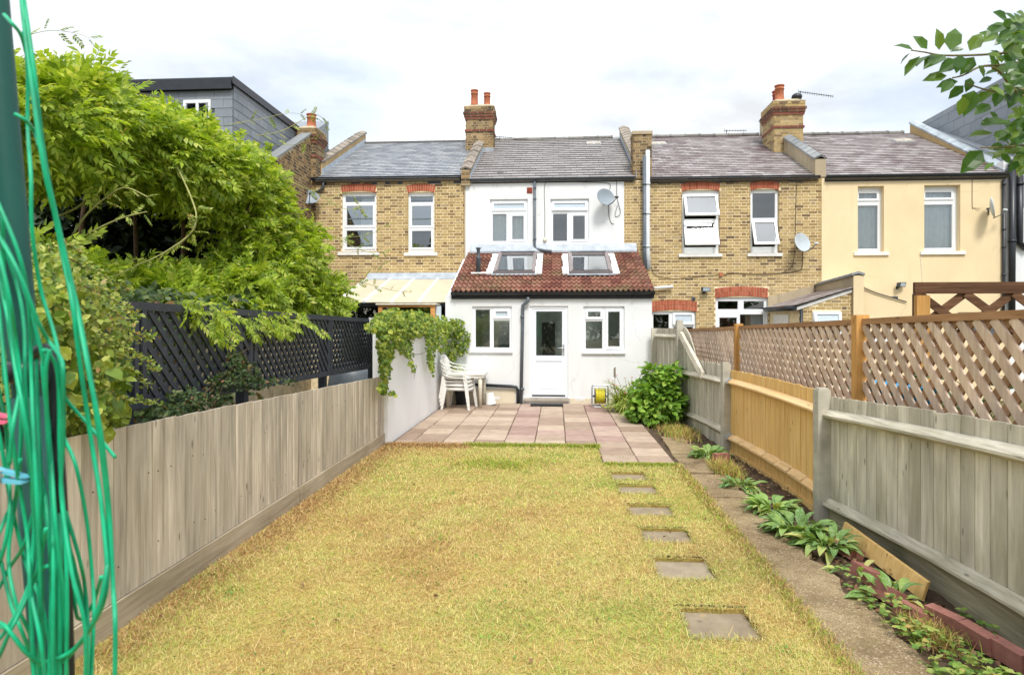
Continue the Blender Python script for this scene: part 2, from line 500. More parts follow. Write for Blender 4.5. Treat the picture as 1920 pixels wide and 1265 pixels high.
M['rail_r'] = wood('weathered_rail', (0.32, 0.29, 0.22), (0.57, 0.525, 0.42), (0.72, 0.67, 0.56), 'y', spread=0.1, green=((0.25, 0.24, 0.13), 0.4))
M['gravelboard'] = wood('gravel_board', (0.32, 0.26, 0.185), (0.46, 0.385, 0.28), (0.55, 0.475, 0.36), 'y', spread=0.1, knots=False, green=((0.25, 0.22, 0.12), 0.4))
M['gravelboard_r'] = wood('mossy_gravel_board', (0.16, 0.145, 0.09), (0.26, 0.235, 0.155), (0.35, 0.32, 0.22), 'y', spread=0.1, knots=False, green=((0.10, 0.11, 0.045), 0.7))
M['newboards'] = wood('new_orange_boards', (0.64, 0.38, 0.12), (0.78, 0.51, 0.19), (0.84, 0.60, 0.27), 'z', spread=0.05, streak=0.45, fine=26)
M['newrail'] = wood('new_orange_rail', (0.66, 0.40, 0.16), (0.78, 0.53, 0.26), (0.82, 0.60, 0.34), 'y', spread=0.06, streak=0.6, fine=26)
M['lattice'] = wood('brown_lattice', (0.50, 0.355, 0.245), (0.67, 0.51, 0.375), (0.77, 0.62, 0.48), 'z', spread=0.17, knots=False, fine=20)
M['lattice_shaded'] = wood('shaded_brown_lattice', (0.22, 0.12, 0.06), (0.34, 0.195, 0.10), (0.42, 0.26, 0.15), 'z', spread=0.15, knots=False, fine=20)  # darker copy of the lattice wood: shade on the back slats painted in
M['lattice_back'] = wood('brown_lattice_rail', (0.26, 0.135, 0.06), (0.38, 0.205, 0.095), (0.48, 0.28, 0.15), 'y', spread=0.12, knots=True, fine=22)
M['newpost'] = wood('orange_post', (0.44, 0.215, 0.06), (0.56, 0.30, 0.09), (0.66, 0.38, 0.14), 'z', spread=0.08, fine=24)
M['screenwood'] = wood('dark_brown_screen', (0.075, 0.035, 0.02), (0.14, 0.07, 0.035), (0.21, 0.11, 0.06), 'x', spread=0.2, fine=24, knots=False)
M['orangewood'] = wood('varnished_frame', (0.52, 0.235, 0.07), (0.64, 0.31, 0.10), (0.70, 0.37, 0.13), 'x', spread=0.05, fine=20, knots=False)
M['blackpaint'] = plain('charcoal_fence_paint', (0.040, 0.046, 0.058), 0.6, 0.35, var=0.2, scale=12, bump=0.2)
M['slab'] = pieces('buff_paving', [(0, (0.29, 0.205, 0.15)), (0.5, (0.40, 0.30, 0.225)), (1, (0.49, 0.385, 0.29))], grain=0.16, gscale=6, stain=((0.27, 0.20, 0.14), 2.2, 0.5, 0.75, 0.45), moss=((0.50, 0.44, 0.34), 5, 0.55, 0.75, 0.4))
M['slab_pink'] = pieces('pink_paving', [(0, (0.30, 0.195, 0.16)), (0.5, (0.385, 0.265, 0.22)), (1, (0.45, 0.33, 0.265))], grain=0.16, gscale=6, stain=((0.32, 0.22, 0.18), 2.2, 0.5, 0.75, 0.4), moss=((0.47, 0.38, 0.33), 5, 0.55, 0.75, 0.35))
M['stone'] = pieces('stepping_stone', [(0, (0.27, 0.215, 0.145)), (1, (0.35, 0.285, 0.20))], grain=0.22, gscale=9, stain=((0.20, 0.16, 0.10), 4, 0.45, 0.7, 0.6), moss=((0.30, 0.29, 0.12), 9, 0.55, 0.7, 0.5))
M['edging'] = pieces('red_edging_brick', [(0, (0.27, 0.11, 0.085)), (1, (0.36, 0.165, 0.13))], grain=0.22, gscale=16, stain=((0.15, 0.08, 0.05), 6, 0.5, 0.75, 0.5))
M['green_metal'] = plain('green_steel_tube', (0.010, 0.085, 0.068), 0.5, 0.35, var=0.12, scale=6)
M['cord'] = plain('green_plastic_line', (0.006, 0.40, 0.19), 0.45, 0.4, var=0.32, scale=14)
M['peg_blue'] = plain('blue_peg_plastic', (0.16, 0.55, 0.72), 0.35, 0.45, var=0.05)
M['tub'] = plain('blue_tub_plastic', (0.05, 0.30, 0.55), 0.4, 0.45, var=0.1)
M['peg_pink'] = plain('pink_peg_plastic', (0.85, 0.16, 0.28), 0.35, 0.45, var=0.05)
M['mat'] = plain('rubber_mat', (0.022, 0.022, 0.022), 0.9, 0.2, var=0.3, scale=60, bump=0.6)
M['bucket'] = plain('charcoal_bucket', (0.04, 0.047, 0.055), 0.55, 0.35, var=0.15)
M['cable'] = plain('black_cable', (0.035, 0.032, 0.03), 0.6, 0.3)
M['cable_brown'] = plain('brown_cable', (0.10, 0.065, 0.045), 0.6, 0.3)
M['stem'] = plain('green_brown_stem', (0.20, 0.17, 0.07), 0.7, 0.2, var=0.3, scale=20)
M['shoot'] = plain('pale_green_shoot', (0.36, 0.36, 0.13), 0.6, 0.25, var=0.2, scale=20)
M['bark'] = plain('brown_vine_bark', (0.13, 0.085, 0.055), 0.9, 0.15, var=0.35, scale=25, bump=0.6)
M['wisteria'] = leafmat('wisteria_leaf', [(0, (0.14, 0.22, 0.022)), (0.35, (0.29, 0.42, 0.035)), (0.8, (0.44, 0.56, 0.06)), (1, (0.60, 0.63, 0.16))], 0.5)
M['ivy'] = leafmat('ivy_leaf', [(0, (0.075, 0.145, 0.02)), (0.5, (0.19, 0.29, 0.035)), (1, (0.42, 0.46, 0.08))], 0.35)
M['smallleaf'] = leafmat('small_yellow_green_leaf', [(0, (0.10, 0.17, 0.025)), (0.5, (0.25, 0.34, 0.05)), (0.93, (0.46, 0.48, 0.12)), (1, (0.42, 0.27, 0.10))], 0.35)
M['darkleaf'] = leafmat('dark_small_leaf', [(0, (0.02, 0.045, 0.012)), (0.6, (0.06, 0.105, 0.03)), (0.93, (0.13, 0.17, 0.05)), (1, (0.30, 0.11, 0.05))], 0.2)
M['hollow_shade'] = leafmat('hollow_shade_leaf', [(0, (0.012, 0.024, 0.010)), (1, (0.035, 0.06, 0.02))], 0.08)  # near-black leaf colour that paints the shade inside the wisteria hollow
M['shrubleaf'] = leafmat('broad_green_leaf', [(0, (0.08, 0.19, 0.025)), (0.5, (0.20, 0.38, 0.04)), (1, (0.38, 0.53, 0.09))], 0.35)
M['strap'] = leafmat('strap_leaf', [(0, (0.15, 0.28, 0.035)), (0.5, (0.30, 0.42, 0.06)), (1, (0.50, 0.54, 0.14))], 0.3)
M['lungwort'] = leafmat('spotted_leaf', [(0, (0.12, 0.24, 0.06)), (0.6, (0.23, 0.38, 0.09)), (0.85, (0.30, 0.44, 0.10)), (1, (0.58, 0.55, 0.18))], 0.3, spots=((0.60, 0.70, 0.54), 85.0))
M['cover'] = leafmat('ground_cover_leaf', [(0, (0.09, 0.19, 0.03)), (0.5, (0.21, 0.33, 0.06)), (0.85, (0.38, 0.43, 0.11)), (1, (0.48, 0.32, 0.11))], 0.25)
M['clover'] = leafmat('clover_leaf', [(0, (0.12, 0.24, 0.04)), (1, (0.26, 0.38, 0.07))], 0.3)
M['deadleaf'] = leafmat('dead_leaf', [(0, (0.12, 0.055, 0.03)), (0.6, (0.24, 0.13, 0.07)), (1, (0.40, 0.29, 0.17))], 0.1, rough=0.9)
M['branchleaf'] = leafmat('glossy_branch_leaf', [(0, (0.04, 0.115, 0.014)), (0.6, (0.09, 0.19, 0.025)), (1, (0.17, 0.27, 0.05))], 0.45, rough=0.3, spec=0.5)
M['pink'] = leafmat('pink_petal', [(0, (0.65, 0.22, 0.30)), (1, (0.80, 0.42, 0.42))], 0.3)

def grass_mat():
    t = NT('dry_grass_blade')
    a = t.n('ShaderNodeAttribute'); a.attribute_name = 'tint'
    t.fin(a.outputs['Color'], 0.6, 0.2)
    tr = t.n('ShaderNodeBsdfTranslucent'); t.l(a.outputs['Color'], tr.inputs[0])
    ms = t.n('ShaderNodeMixShader'); ms.inputs[0].default_value = 0.3
    t.l(t.b.outputs[0], ms.inputs[1]); t.l(tr.outputs[0], ms.inputs[2]); t.l(ms.outputs[0], t.out.inputs[0])
    return t.m
M['grass'] = grass_mat()
def thatch_mat():
    t = NT('lawn_thatch')
    c = t.ramp(t.noise(3.0, detail=8, rough=0.7), [(0.3, (0.34, 0.21, 0.065)), (0.5, (0.45, 0.33, 0.10)), (0.7, (0.36, 0.35, 0.075))])
    c = t.scale(c, t.maprange(t.noise(120, detail=4), 0.3, 0.7, 0.6, 1.3))
    t.bump(t.noise(160, detail=4), 0.8, 0.01)
    return t.fin(c, 0.95, 0.1)
M['thatch'] = thatch_mat()
def soil_mat():
    t = NT('dark_soil')
    c = t.ramp(t.noise(9.0, detail=8, rough=0.7), [(0.3, (0.055, 0.038, 0.026)), (0.6, (0.125, 0.088, 0.058)), (0.8, (0.22, 0.16, 0.105))])
    t.bump(t.noise(60, detail=6), 0.9, 0.02)
    return t.fin(c, 0.95, 0.1)
M['soil'] = soil_mat()
def path_mat():
    t = NT('worn_aggregate_concrete')
    c = t.ramp(t.noise(1.6, detail=8, rough=0.68), [(0.3, (0.15, 0.105, 0.06)), (0.44, (0.28, 0.205, 0.12)), (0.56, (0.38, 0.29, 0.17)), (0.7, (0.47, 0.37, 0.23))])
    vo = t.n('ShaderNodeTexVoronoi'); vo.inputs['Scale'].default_value = 95
    t.l(t.pos.outputs['Position'], vo.inputs['Vector'])
    sp = t.ramp(vo.outputs['Distance'], [(0.0, (1.5, 1.45, 1.3)), (0.35, (1.0, 1.0, 1.0)), (0.6, (0.62, 0.6, 0.56))])
    c = t.mix(0.8, c, sp, 'MULTIPLY')
    wn_ = t.n('ShaderNodeTexWhiteNoise'); t.l(vo.outputs['Position'], wn_.inputs['Vector'])
    pe = t.maprange(wn_.outputs['Value'], 0.90, 0.97, 0.0, 0.5)
    pe = t.math('MAXIMUM', t.math('MINIMUM', pe, 0.7), 0.0)
    c = t.mix(pe, c, (0.62, 0.53, 0.39))
    mo = t.maprange(t.noise(2.6, detail=7, rough=0.7), 0.5, 0.68, 0.0, 0.6)
    c = t.mix(t.math('MINIMUM', t.math('MAXIMUM', mo, 0.0), 0.6), c, (0.20, 0.165, 0.07))
    t.bump(vo.outputs['Distance'], 0.6, 0.012)
    return t.fin(c, 0.92, 0.15)
M['path'] = path_mat()
M['ground'] = plain('rough_ground', (0.12, 0.105, 0.05), 0.95, 0.1, var=0.4, scale=1.5, bump=0.8)
# ------------------------------------------------------------------ building helpers
YE = 13.95            # garden face of the rear extension
YM = 16.7             # main rear wall of the terrace
YR = 21.0             # ridge
ZAX = Vector((0, 0, 1))

def rc(px0, py0, px1, py1, Y):
    a = at_y(px0, (py0 + py1) / 2, Y); b = at_y(px1, (py0 + py1) / 2, Y)
    t = at_y((px0 + px1) / 2, py0, Y); u = at_y((px0 + px1) / 2, py1, Y)
    return (a.x, b.x, u.z, t.z)

def cells(mb, x0, x1, z0, z1, y0, y1, holes, P=None):
    """a slab in x-z with rectangular openings, y0 = front, y1 = back; P maps (x,y,z) -> world"""
    xs = sorted({x0, x1, *[min(max(h[i], x0), x1) for h in holes for i in (0, 1)]})
    zs = sorted({z0, z1, *[min(max(h[i], z0), z1) for h in holes for i in (2, 3)]})
    nx, nz = len(xs) - 1, len(zs) - 1
    def solid(i, k):
        if i < 0 or k < 0 or i >= nx or k >= nz: return False
        cx, cz = (xs[i] + xs[i + 1]) / 2, (zs[k] + zs[k + 1]) / 2
        return not any(h[0] < cx < h[1] and h[2] < cz < h[3] for h in holes)
    vs, fs = [], []
    def q(a, b, c, d):
        n = len(vs); vs.extend([a, b, c, d]); fs.append((n, n + 1, n + 2, n + 3))
    for i in range(nx):
        for k in range(nz):
            if not solid(i, k): continue
            a, b, c, d = xs[i], xs[i + 1], zs[k], zs[k + 1]
            q((a, y0, c), (b, y0, c), (b, y0, d), (a, y0, d))
            q((b, y1, c), (a, y1, c), (a, y1, d), (b, y1, d))
            if not solid(i - 1, k): q((a, y1, c), (a, y0, c), (a, y0, d), (a, y1, d))
            if not solid(i + 1, k): q((b, y0, c), (b, y1, c), (b, y1, d), (b, y0, d))
            if not solid(i, k - 1): q((a, y1, c), (b, y1, c), (b, y0, c), (a, y0, c))
            if not solid(i, k + 1): q((a, y0, d), (b, y0, d), (b, y1, d), (a, y1, d))
    if P is not None: vs = [P(Vector(p)) for p in vs]
    return mb.add(vs, fs)

BRICK_ME = {}
def brick_mesh(L, mat):
    k = (round(L, 3), mat.name)
    if k not in BRICK_ME:
        b = 0.003
        h, d = 0.0298, 0.03
        vs = [(-L / 2, d, -h), (L / 2, d, -h), (L / 2, d, h), (-L / 2, d, h)]
        f, g = -0.003, -0.005
        vs += [(-L / 2, f, -h), (L / 2, f, -h), (L / 2, f, h), (-L / 2, f, h)]
        vs += [(-L / 2 + b, g, -h + b), (L / 2 - b, g, -h + b), (L / 2 - b, g, h - b), (-L / 2 + b, g, h - b)]
        fs = [(8, 9, 10, 11), (4, 5, 9, 8), (5, 6, 10, 9), (6, 7, 11, 10), (7, 4, 8, 11), (0, 1, 5, 4), (1, 2, 6, 5), (2, 3, 7, 6), (3, 0, 4, 7)]
        m = MB(); m.add(vs, fs)
        BRICK_ME[k] = m.mesh('brick', mat)
    return BRICK_ME[k]

def bricks(parent, O, U, N, u0, u1, z0, z1, holes=(), mat=None, limit=300, key=None, keep=None, bond='flemish'):
    """real bricks standing 8 mm proud of the mortar. keep(u,z): which ones to lay"""
    O, U, N = Vector(O), Vector(U), Vector(N)
    B = Matrix((( U.x, -N.x, 0, 0), (U.y, -N.y, 0, 0), (U.z, -N.z, 1, 0), (0, 0, 0, 1)))
    full, rest = [], []
    c = 0
    z = z0
    while z + 0.02 < z1:
        h0, h1 = z + 0.005, min(z + 0.07, z1)
        p = u0 - (0.0 if c % 2 == 0 else (0.169 if bond == 'flemish' else 0.1125))
        j = 0
        while p < u1:
            Lb = 0.212 if (bond != 'flemish' or j % 2 == 0) else 0.0995
            a, b = p + 0.0065, p + 0.0065 + Lb
            p += Lb + 0.013; j += 1
            segs = [(max(a, u0), min(b, u1))]
            for hh in holes:
                if hh[2] < h1 - 0.02 and hh[3] > h0 + 0.02:
                    ns = []
                    for s, e in segs:
                        if hh[1] <= s or hh[0] >= e: ns.append((s, e)); continue
                        if hh[0] > s: ns.append((s, hh[0]))
                        if hh[1] < e: ns.append((hh[1], e))
                    segs = ns
            for s, e in segs:
                if e - s < 0.03: continue
                if keep and not keep((s + e) / 2, (h0 + h1) / 2): continue
                if abs((e - s) - Lb) < 1e-4 and abs(h1 - h0 - 0.065) < 1e-4: full.append(((s + e) / 2, (h0 + h1) / 2, Lb))
                else: rest.append((s, e, h0, h1))
        z += 0.075; c += 1
    if key: full.sort(key=lambda q: key(q[0], q[1]))
    for u, zz, Lb in full[:limit]:
        j = random.uniform(-0.0015, 0.002)
        piece('brick', brick_mesh(Lb, mat), parent, Matrix.Translation(O + U * u + ZAX * zz - N * j) @ B)
    for u, zz, Lb in full[limit:]: rest.append((u - Lb / 2, u + Lb / 2, zz - 0.0298, zz + 0.0298))
    if rest:
        m = MB()
        T = Matrix.Translation(O) @ B
        for s, e, h0, h1 in rest:
            j = random.uniform(-0.0015, 0.002)
            m.box(s, e, -0.005 + j, 0.03, h0 + 0.002, h1 - 0.002, T)
        stuff(m.build('brickwork', mat, parent))

def arch(root, x0, x1, z0, z1, y, n, rise=0.05, rows=1):
    """cambered brick-on-end arch: each brick its own piece"""
    b = MB()
    b.box(x0 - 0.01, x1 + 0.01, y + 0.012, y + 0.2, z0 + rise * 0.2, z1)
    a = b.build('window_arch', M['mortar'], root)
    for r in range(rows):
        za, zb = z0 + (z1 - z0) * r / rows, z0 + (z1 - z0) * (r + 1) / rows
        nn = n if rows == 1 else n
        w = (x1 - x0) / nn
        for i in range(nn):
            u = (i + 0.5) / nn * 2 - 1
            lift = rise * (1 - u * u)
            tilt = u * 0.16
            m = MB()
            hw = w / 2 - 0.0045
            T = Matrix.Translation((x0 + (i + 0.5) * w, y, (za + zb) / 2 + lift - rise * 0.5)) @ Matrix.Rotation(tilt, 4, 'Y')
            m.box(-hw, hw, -0.012, 0.05, -(zb - za) / 2 + 0.004, (zb - za) / 2 - 0.004, T)
            m.build('brick', M['redbrick'], a)
    return a

def window(root, Y, rect, panes, sill=None, fw=0.0, mat='upvc', glass='glass', label=None, name='window', depth=0.065, curtain=None, sillmat='sill'):
    """panes: (fx0,fx1,fz0,fz1, kind, tilt, glass) as fractions of the frame from its lower left; kind sash / fixed"""
    x0, x1, z0, z1 = rect
    W, H = x1 - x0, z1 - z0
    hs = [(x0 + p[0] * W, x0 + p[1] * W, z0 + p[2] * H, z0 + p[3] * H) for p in panes]
    m = MB()
    cells(m, x0, x1, z0, z1, Y, Y + depth, hs)
    w = m.build(name, M[mat], root)
    if label: w['label'] = label
    for p, h in zip(panes, hs):
        kind = p[4]
        tilt = p[5] if len(p) > 5 else 0
        gl = M[p[6]] if len(p) > 6 and p[6] else M[glass]
        b = 0.038 if kind == 'sash' else 0.008
        T = Matrix.Translation((0, Y, h[3])) @ Matrix.Rotation(R(-tilt), 4, 'X') @ Matrix.Translation((0, -Y, -h[3]))
        P = lambda q: T @ q
        g = (h[0] + b, h[1] - b, h[2] + b, h[3] - b)
        o = 0.018
        if kind == 'sash':
            s = MB()
            cells(s, h[0] - o, h[1] + o, h[2] - o, h[3] + o, Y - 0.022, Y + 0.03, [g], P)
            s.build('sash', M[mat], w)
        else:
            s = MB()
            cells(s, h[0] + 0.0005, h[1] - 0.0005, h[2] + 0.0005, h[3] - 0.0005, Y + 0.012, Y + 0.05, [g], P)
            s.build('glazing_bead', M[mat], w)
        gm = MB()
        yy = Y + (0.005 if kind == 'sash' else 0.03)
        gm.quad(*[P(Vector(q)) for q in ((g[0], yy, g[2]), (g[1], yy, g[2]), (g[1], yy, g[3]), (g[0], yy, g[3]))])
        gm.build('pane', gl, w)
    if sill:
        s = MB()
        sx0, sx1, sz0, sz1, sy = sill
        s.prism([(sx0, sy, sz0), (sx0, sy, sz1 - 0.012), (sx0, Y + 0.03, sz1), (sx0, Y + 0.03, sz0)], (sx1 - sx0, 0, 0))
        s.build('sill', M[sillmat], w)
    return w

def curtain(win, x0, x1, z0, z1, y, mat='curtain', folds=9, amp=0.025, gather=0.0):
    m = MB()
    n = folds * 6
    vs, fs = [], []
    for k, z in enumerate((z1, (z0 * 0.6 + z1 * 0.4), z0)):
        for i in range(n + 1):
            u = i / n
            x = x0 + (x1 - x0) * u + gather * (k / 2.0)
            vs.append((x, y + amp * math.sin(u * folds * 2 * math.pi + k * 0.4) * (0.5 + 0.5 * math.sin(i * 1.7)) - 0.0 * k, z))
    for k in range(2):
        for i in range(n):
            a = k * (n + 1) + i
            fs.append((a + n + 1, a + n + 2, a + 1, a))
    m.add(vs, fs, True)
    return m.build('curtain', M[mat], win)

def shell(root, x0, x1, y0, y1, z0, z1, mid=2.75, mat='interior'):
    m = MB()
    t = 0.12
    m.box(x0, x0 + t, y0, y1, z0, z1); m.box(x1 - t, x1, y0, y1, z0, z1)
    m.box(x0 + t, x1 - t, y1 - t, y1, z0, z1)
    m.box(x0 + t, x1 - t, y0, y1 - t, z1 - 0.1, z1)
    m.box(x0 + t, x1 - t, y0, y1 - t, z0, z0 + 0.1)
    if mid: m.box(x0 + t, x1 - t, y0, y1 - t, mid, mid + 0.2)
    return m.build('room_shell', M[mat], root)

def slates(roof, O, U, S, u0, u1, length, w, expo, mat, limit=300, thick=0.009, holes=(), lap=1.5, keep=None, jit=0.004, gap=0.0):
    """courses of overlapping slates on a plane: O corner, U across, S up the slope"""
    O, U, S = Vector(O), Vector(U).normalized(), Vector(S).normalized()
    N = U.cross(S)
    tilt = (thick + gap) / expo * 0.9
    m0 = MB()
    m0.box(-w / 2 + 0.004, w / 2 - 0.004, 0, expo * lap, 0, thick)
    me = m0.mesh('slate', mat)
    rest = MB()
    base = Matrix(((U.x, S.x, N.x, 0), (U.y, S.y, N.y, 0), (U.z, S.z, N.z, 0), (0, 0, 0, 1)))
    n = 0
    rows = int(math.ceil(length / expo))
    for r in range(rows):
        v = r * expo
        u = u0 - (w / 2 if r % 2 else 0)
        while u < u1 - 0.02:
            a, b = max(u, u0), min(u + w, u1)
            u += w
            if b - a < 0.04: continue
            cu, cv = (a + b) / 2, v + expo / 2
            if any(h[0] < cu < h[1] and h[2] < cv < h[3] for h in holes): continue
            if keep and not keep(cu, cv): continue
            T = Matrix.Translation(O + U * cu + S * v + N * (thick * 0.9 + gap)) @ base @ Matrix.Rotation(-tilt + random.uniform(-jit, jit), 4, 'X') @ Matrix.Rotation(random.uniform(-jit, jit) * 2, 4, 'Z')
            ln = min(expo * lap, length - v)
            if abs((b - a) - w) < 1e-6 and n < limit and ln > expo * lap - 1e-6:
                piece('slate', me, roof, T); n += 1
            else:
                rest.box(-(b - a) / 2 + 0.003, (b - a) / 2 - 0.003, 0, max(ln, expo * 0.5), 0, thick, T)
    if rest.v: stuff(rest.build('slate_courses', mat, roof))

def coping(parent, X0, X1, P0, P1, n, mat, lift=0.06, ov=0.03):
    """angled coping tiles along a raking parapet, from P0 (y,z) up to P1"""
    d = Vector((0, P1[0] - P0[0], P1[1] - P0[1])); Ln = d.length; S = d.normalized(); N = Vector((1, 0, 0)).cross(S)
    st = Ln / n
    xm = (X0 + X1) / 2; hw = (X1 - X0) / 2 + ov
    m = MB()
    m.prism([(-hw, 0, -0.02), (-hw, 0, 0.025), (0, 0, 0.025 + lift), (hw, 0, 0.025), (hw, 0, -0.02), (0, 0, lift - 0.03)], (0, st * 1.08, 0))
    me = m.mesh('coping_tile', M[mat])
    base = Matrix(((1, 0, 0, 0), (0, S.y, N.y, 0), (0, S.z, N.z, 0), (0, 0, 0, 1)))
    for i in range(n):
        T = Matrix.Translation(Vector((xm, P0[0], P0[1])) + S * (st * i) + N * 0.012) @ base @ Matrix.Rotation(-0.035 + random.uniform(-.01, .01), 4, 'X') @ Matrix.Rotation(random.uniform(-.015, .015), 4, 'Z')
        piece('coping_tile', me, parent, T)

def chimney(root, x0, x1, y0, y1, z0, z1, pots, brick='brick', faces='fr', mortar='mortar_old', corbel=True):
    m = MB()
    m.box(x0, x1, y0, y1, z0, z1 - 0.03)
    if corbel:
        m.prism([(x0 - 0.05, y0 - 0.05, z1 - 0.03), (x1 + 0.05, y0 - 0.05, z1 - 0.03), (x1 + 0.05, y1 + 0.05, z1 - 0.03), (x0 - 0.05, y1 + 0.05, z1 - 0.03)], (0, 0, 0.03))
        n0 = len(m.v)
        m.v += [(x0 - 0.03, y0 - 0.03, z1), (x1 + 0.03, y0 - 0.03, z1), (x1 + 0.03, y1 + 0.03, z1), (x0 - 0.03, y1 + 0.03, z1),
                (x0 + 0.12, y0 + 0.12, z1 + 0.09), (x1 - 0.12, y0 + 0.12, z1 + 0.09), (x1 - 0.12, y1 - 0.12, z1 + 0.09), (x0 + 0.12, y1 - 0.12, z1 + 0.09)]
        fs = [(0, 1, 5, 4), (1, 2, 6, 5), (2, 3, 7, 6), (3, 0, 4, 7), (4, 5, 6, 7)]
        m.f += [tuple(n0 + i for i in q) for q in fs]; m.sm += [False] * 5
    c = m.build('chimney', M[mortar], root)
    levels = []                                # (z0,z1,out,mat)
    top = z1 - 0.03
    if corbel:
        levels = [(z0, top - 0.75, 0.0, brick), (top - 0.75, top - 0.675, 0.03, 'darkred'), (top - 0.675, top - 0.375, 0.0, brick),
                  (top - 0.375, top - 0.30, 0.03, 'darkred'), (top - 0.30, top - 0.225, 0.055, 'soot'), (top - 0.225, top - 0.15, 0.075, 'soot'), (top - 0.15, top, 0.045, brick)]
    else:
        levels = [(z0, top, 0.0, brick)]
    for a, b, out, mt in levels:
        if out > 0:
            mm = MB(); mm.box(x0 - out + 0.006, x1 + out - 0.006, y0 - out + 0.006, y1 + out - 0.006, a + 0.002, b - 0.002)
            mm.build('corbel_course', M[mortar], c)
        if b - a < 0.04: continue
        xa, xb, ya, yb = x0 - out, x1 + out, y0 - out, y1 + out
        bd = 'flemish' if b - a > 0.08 else 'plain'
        if 'f' in faces: bricks(c, (0, ya, 0), (1, 0, 0), (0, -1, 0), xa, xb, a, b, (), M[mt], 220, bond=bd)
        if 'r' in faces: bricks(c, (xb, 0, 0), (0, 1, 0), (1, 0, 0), ya, yb, a, b, (), M[mt], 60, bond=bd)
        if 'l' in faces: bricks(c, (xa, 0, 0), (0, -1, 0), (-1, 0, 0), -yb, -ya, a, b, (), M[mt], 60, bond=bd)
    for (px, py, r, h, mt) in pots:
        p = MB()
        zb = z1 + 0.05
        p.lathe([(r * 1.1, 0), (r * 1.12, 0.06), (r * 0.98, 0.08), (r * 0.88, h * 0.72), (r * 1.02, h * 0.74), (r * 1.04, h * 0.80), (r * 0.92, h * 0.83), (r * 0.90, h * 0.92), (r * 1.06, h * 0.94), (r * 1.08, h), (r * 0.8, h), (r * 0.76, h * 0.7)], (px, py, zb), 14)
        p.build('chimney_pot', M[mt], c)
    return c

def gutter(root, x0, x1, y, z0, z1, fascia=True, mat='black', fz=None):
    """half round gutter with a lip; fascia board behind"""
    m = MB()
    n = 8; r = 0.062
    prof = []
    for i in range(n + 1):
        a = math.pi + math.pi * i / n
        prof.append((y - 0.064 + r * math.cos(a), z1 - 0.012 + r * math.sin(a) * 1.1))
    prof += [(y - 0.064 + r - 0.006, z1 - 0.012)] + [(y - 0.064 + (r - 0.006) * math.cos(math.pi + math.pi * i / n), z1 - 0.012 + (r - 0.006) * math.sin(math.pi + math.pi * i / n)) for i in range(n, -1, -1)]
    m.prism([(x0, a, b) for a, b in prof], (x1 - x0, 0, 0))
    for k in range(int((x1 - x0) / 0.95) + 1):
        xx = x0 + 0.1 + k * 0.95
        if xx < x1 - 0.05: m.box(xx - 0.012, xx + 0.012, y - 0.13, y + 0.0, z1 - 0.095, z1 - 0.083)
    g = m.build('gutter', M[mat], root)
    if fascia:
        f = MB(); f.box(x0, x1, y + 0.001, y + 0.03, z0, z1 + 0.03)
        f.build('fascia_board', M[mat], root)
    return g

def pipe(root, pts, r, mat, name='downpipe', clips=(), n=10):
    m = MB()
    m.tube(pts, r, n)
    for c in clips:
        m.lathe([(r * 1.25, -0.025), (r * 1.25, 0.025)], c, n)
    return m.build(name, M[mat], root)

def cable(pts, r, mat, root, name='cable', n=5):
    m = MB(); m.tube(smooth(pts), r, n); return m.build(name, M[mat], root)

def smooth(pts, k=5):
    p = [Vector(q) for q in pts]
    if len(p) < 3: return p
    out = []
    for i in range(len(p) - 1):
        a, b, c, d = p[max(i - 1, 0)], p[i], p[i + 1], p[min(i + 2, len(p) - 1)]
        for j in range(k):
            t = j / k
            out.append(0.5 * ((2 * b) + (c - a) * t + (2 * a - 5 * b + 4 * c - d) * t * t + (3 * b - a - 3 * c + d) * t ** 3))
    out.append(p[-1])
    return out

# ------------------------------------------------------------------ setting
structure(np_mesh('ground', [(-300, -60, -0.16), (300, -60, -0.16), (300, 500, -0.16), (-300, 500, -0.16)], [(0, 1, 2, 3)], M['ground']))

XL, XP, XB, XF = -2.43, 1.44, 1.86, 2.36        # left fence, lawn edge, bed edge, right fence
PF = 9.08                                        # front edge of the patio
STONES = []                                      # far-edge pixel corners of the stones in the lawn
for (a, b, y0, y1) in ((1148, 1203, 886, 896), (1157, 1224, 909, 923), (1174, 1253, 946, 966), (1198, 1284, 990, 1017), (1216, 1325, 1046, 1088), (1258, 1405, 1139, 1200)):
    p, q, r = on_z(a, y0), on_z(b, y0), on_z((a + b) / 2, y1)
    cx = (p.x + q.x) / 2
    STONES.append((cx - 0.205, cx + 0.205, p.y - max(0.36, min(0.44, p.y - r.y)), p.y))
m = MB()
LAWN_H = [(a, b, c, d) for a, b, c, d in STONES] + [(0.56, XP + .02, 7.98, PF + 0.2)]
cells(m, XL - 0.02, XP, -2.0, PF, -0.004, 0.15, LAWN_H, lambda q: Vector((q.x, q.z, -q.y)))
lawn = structure(m.build('lawn', M['thatch']))

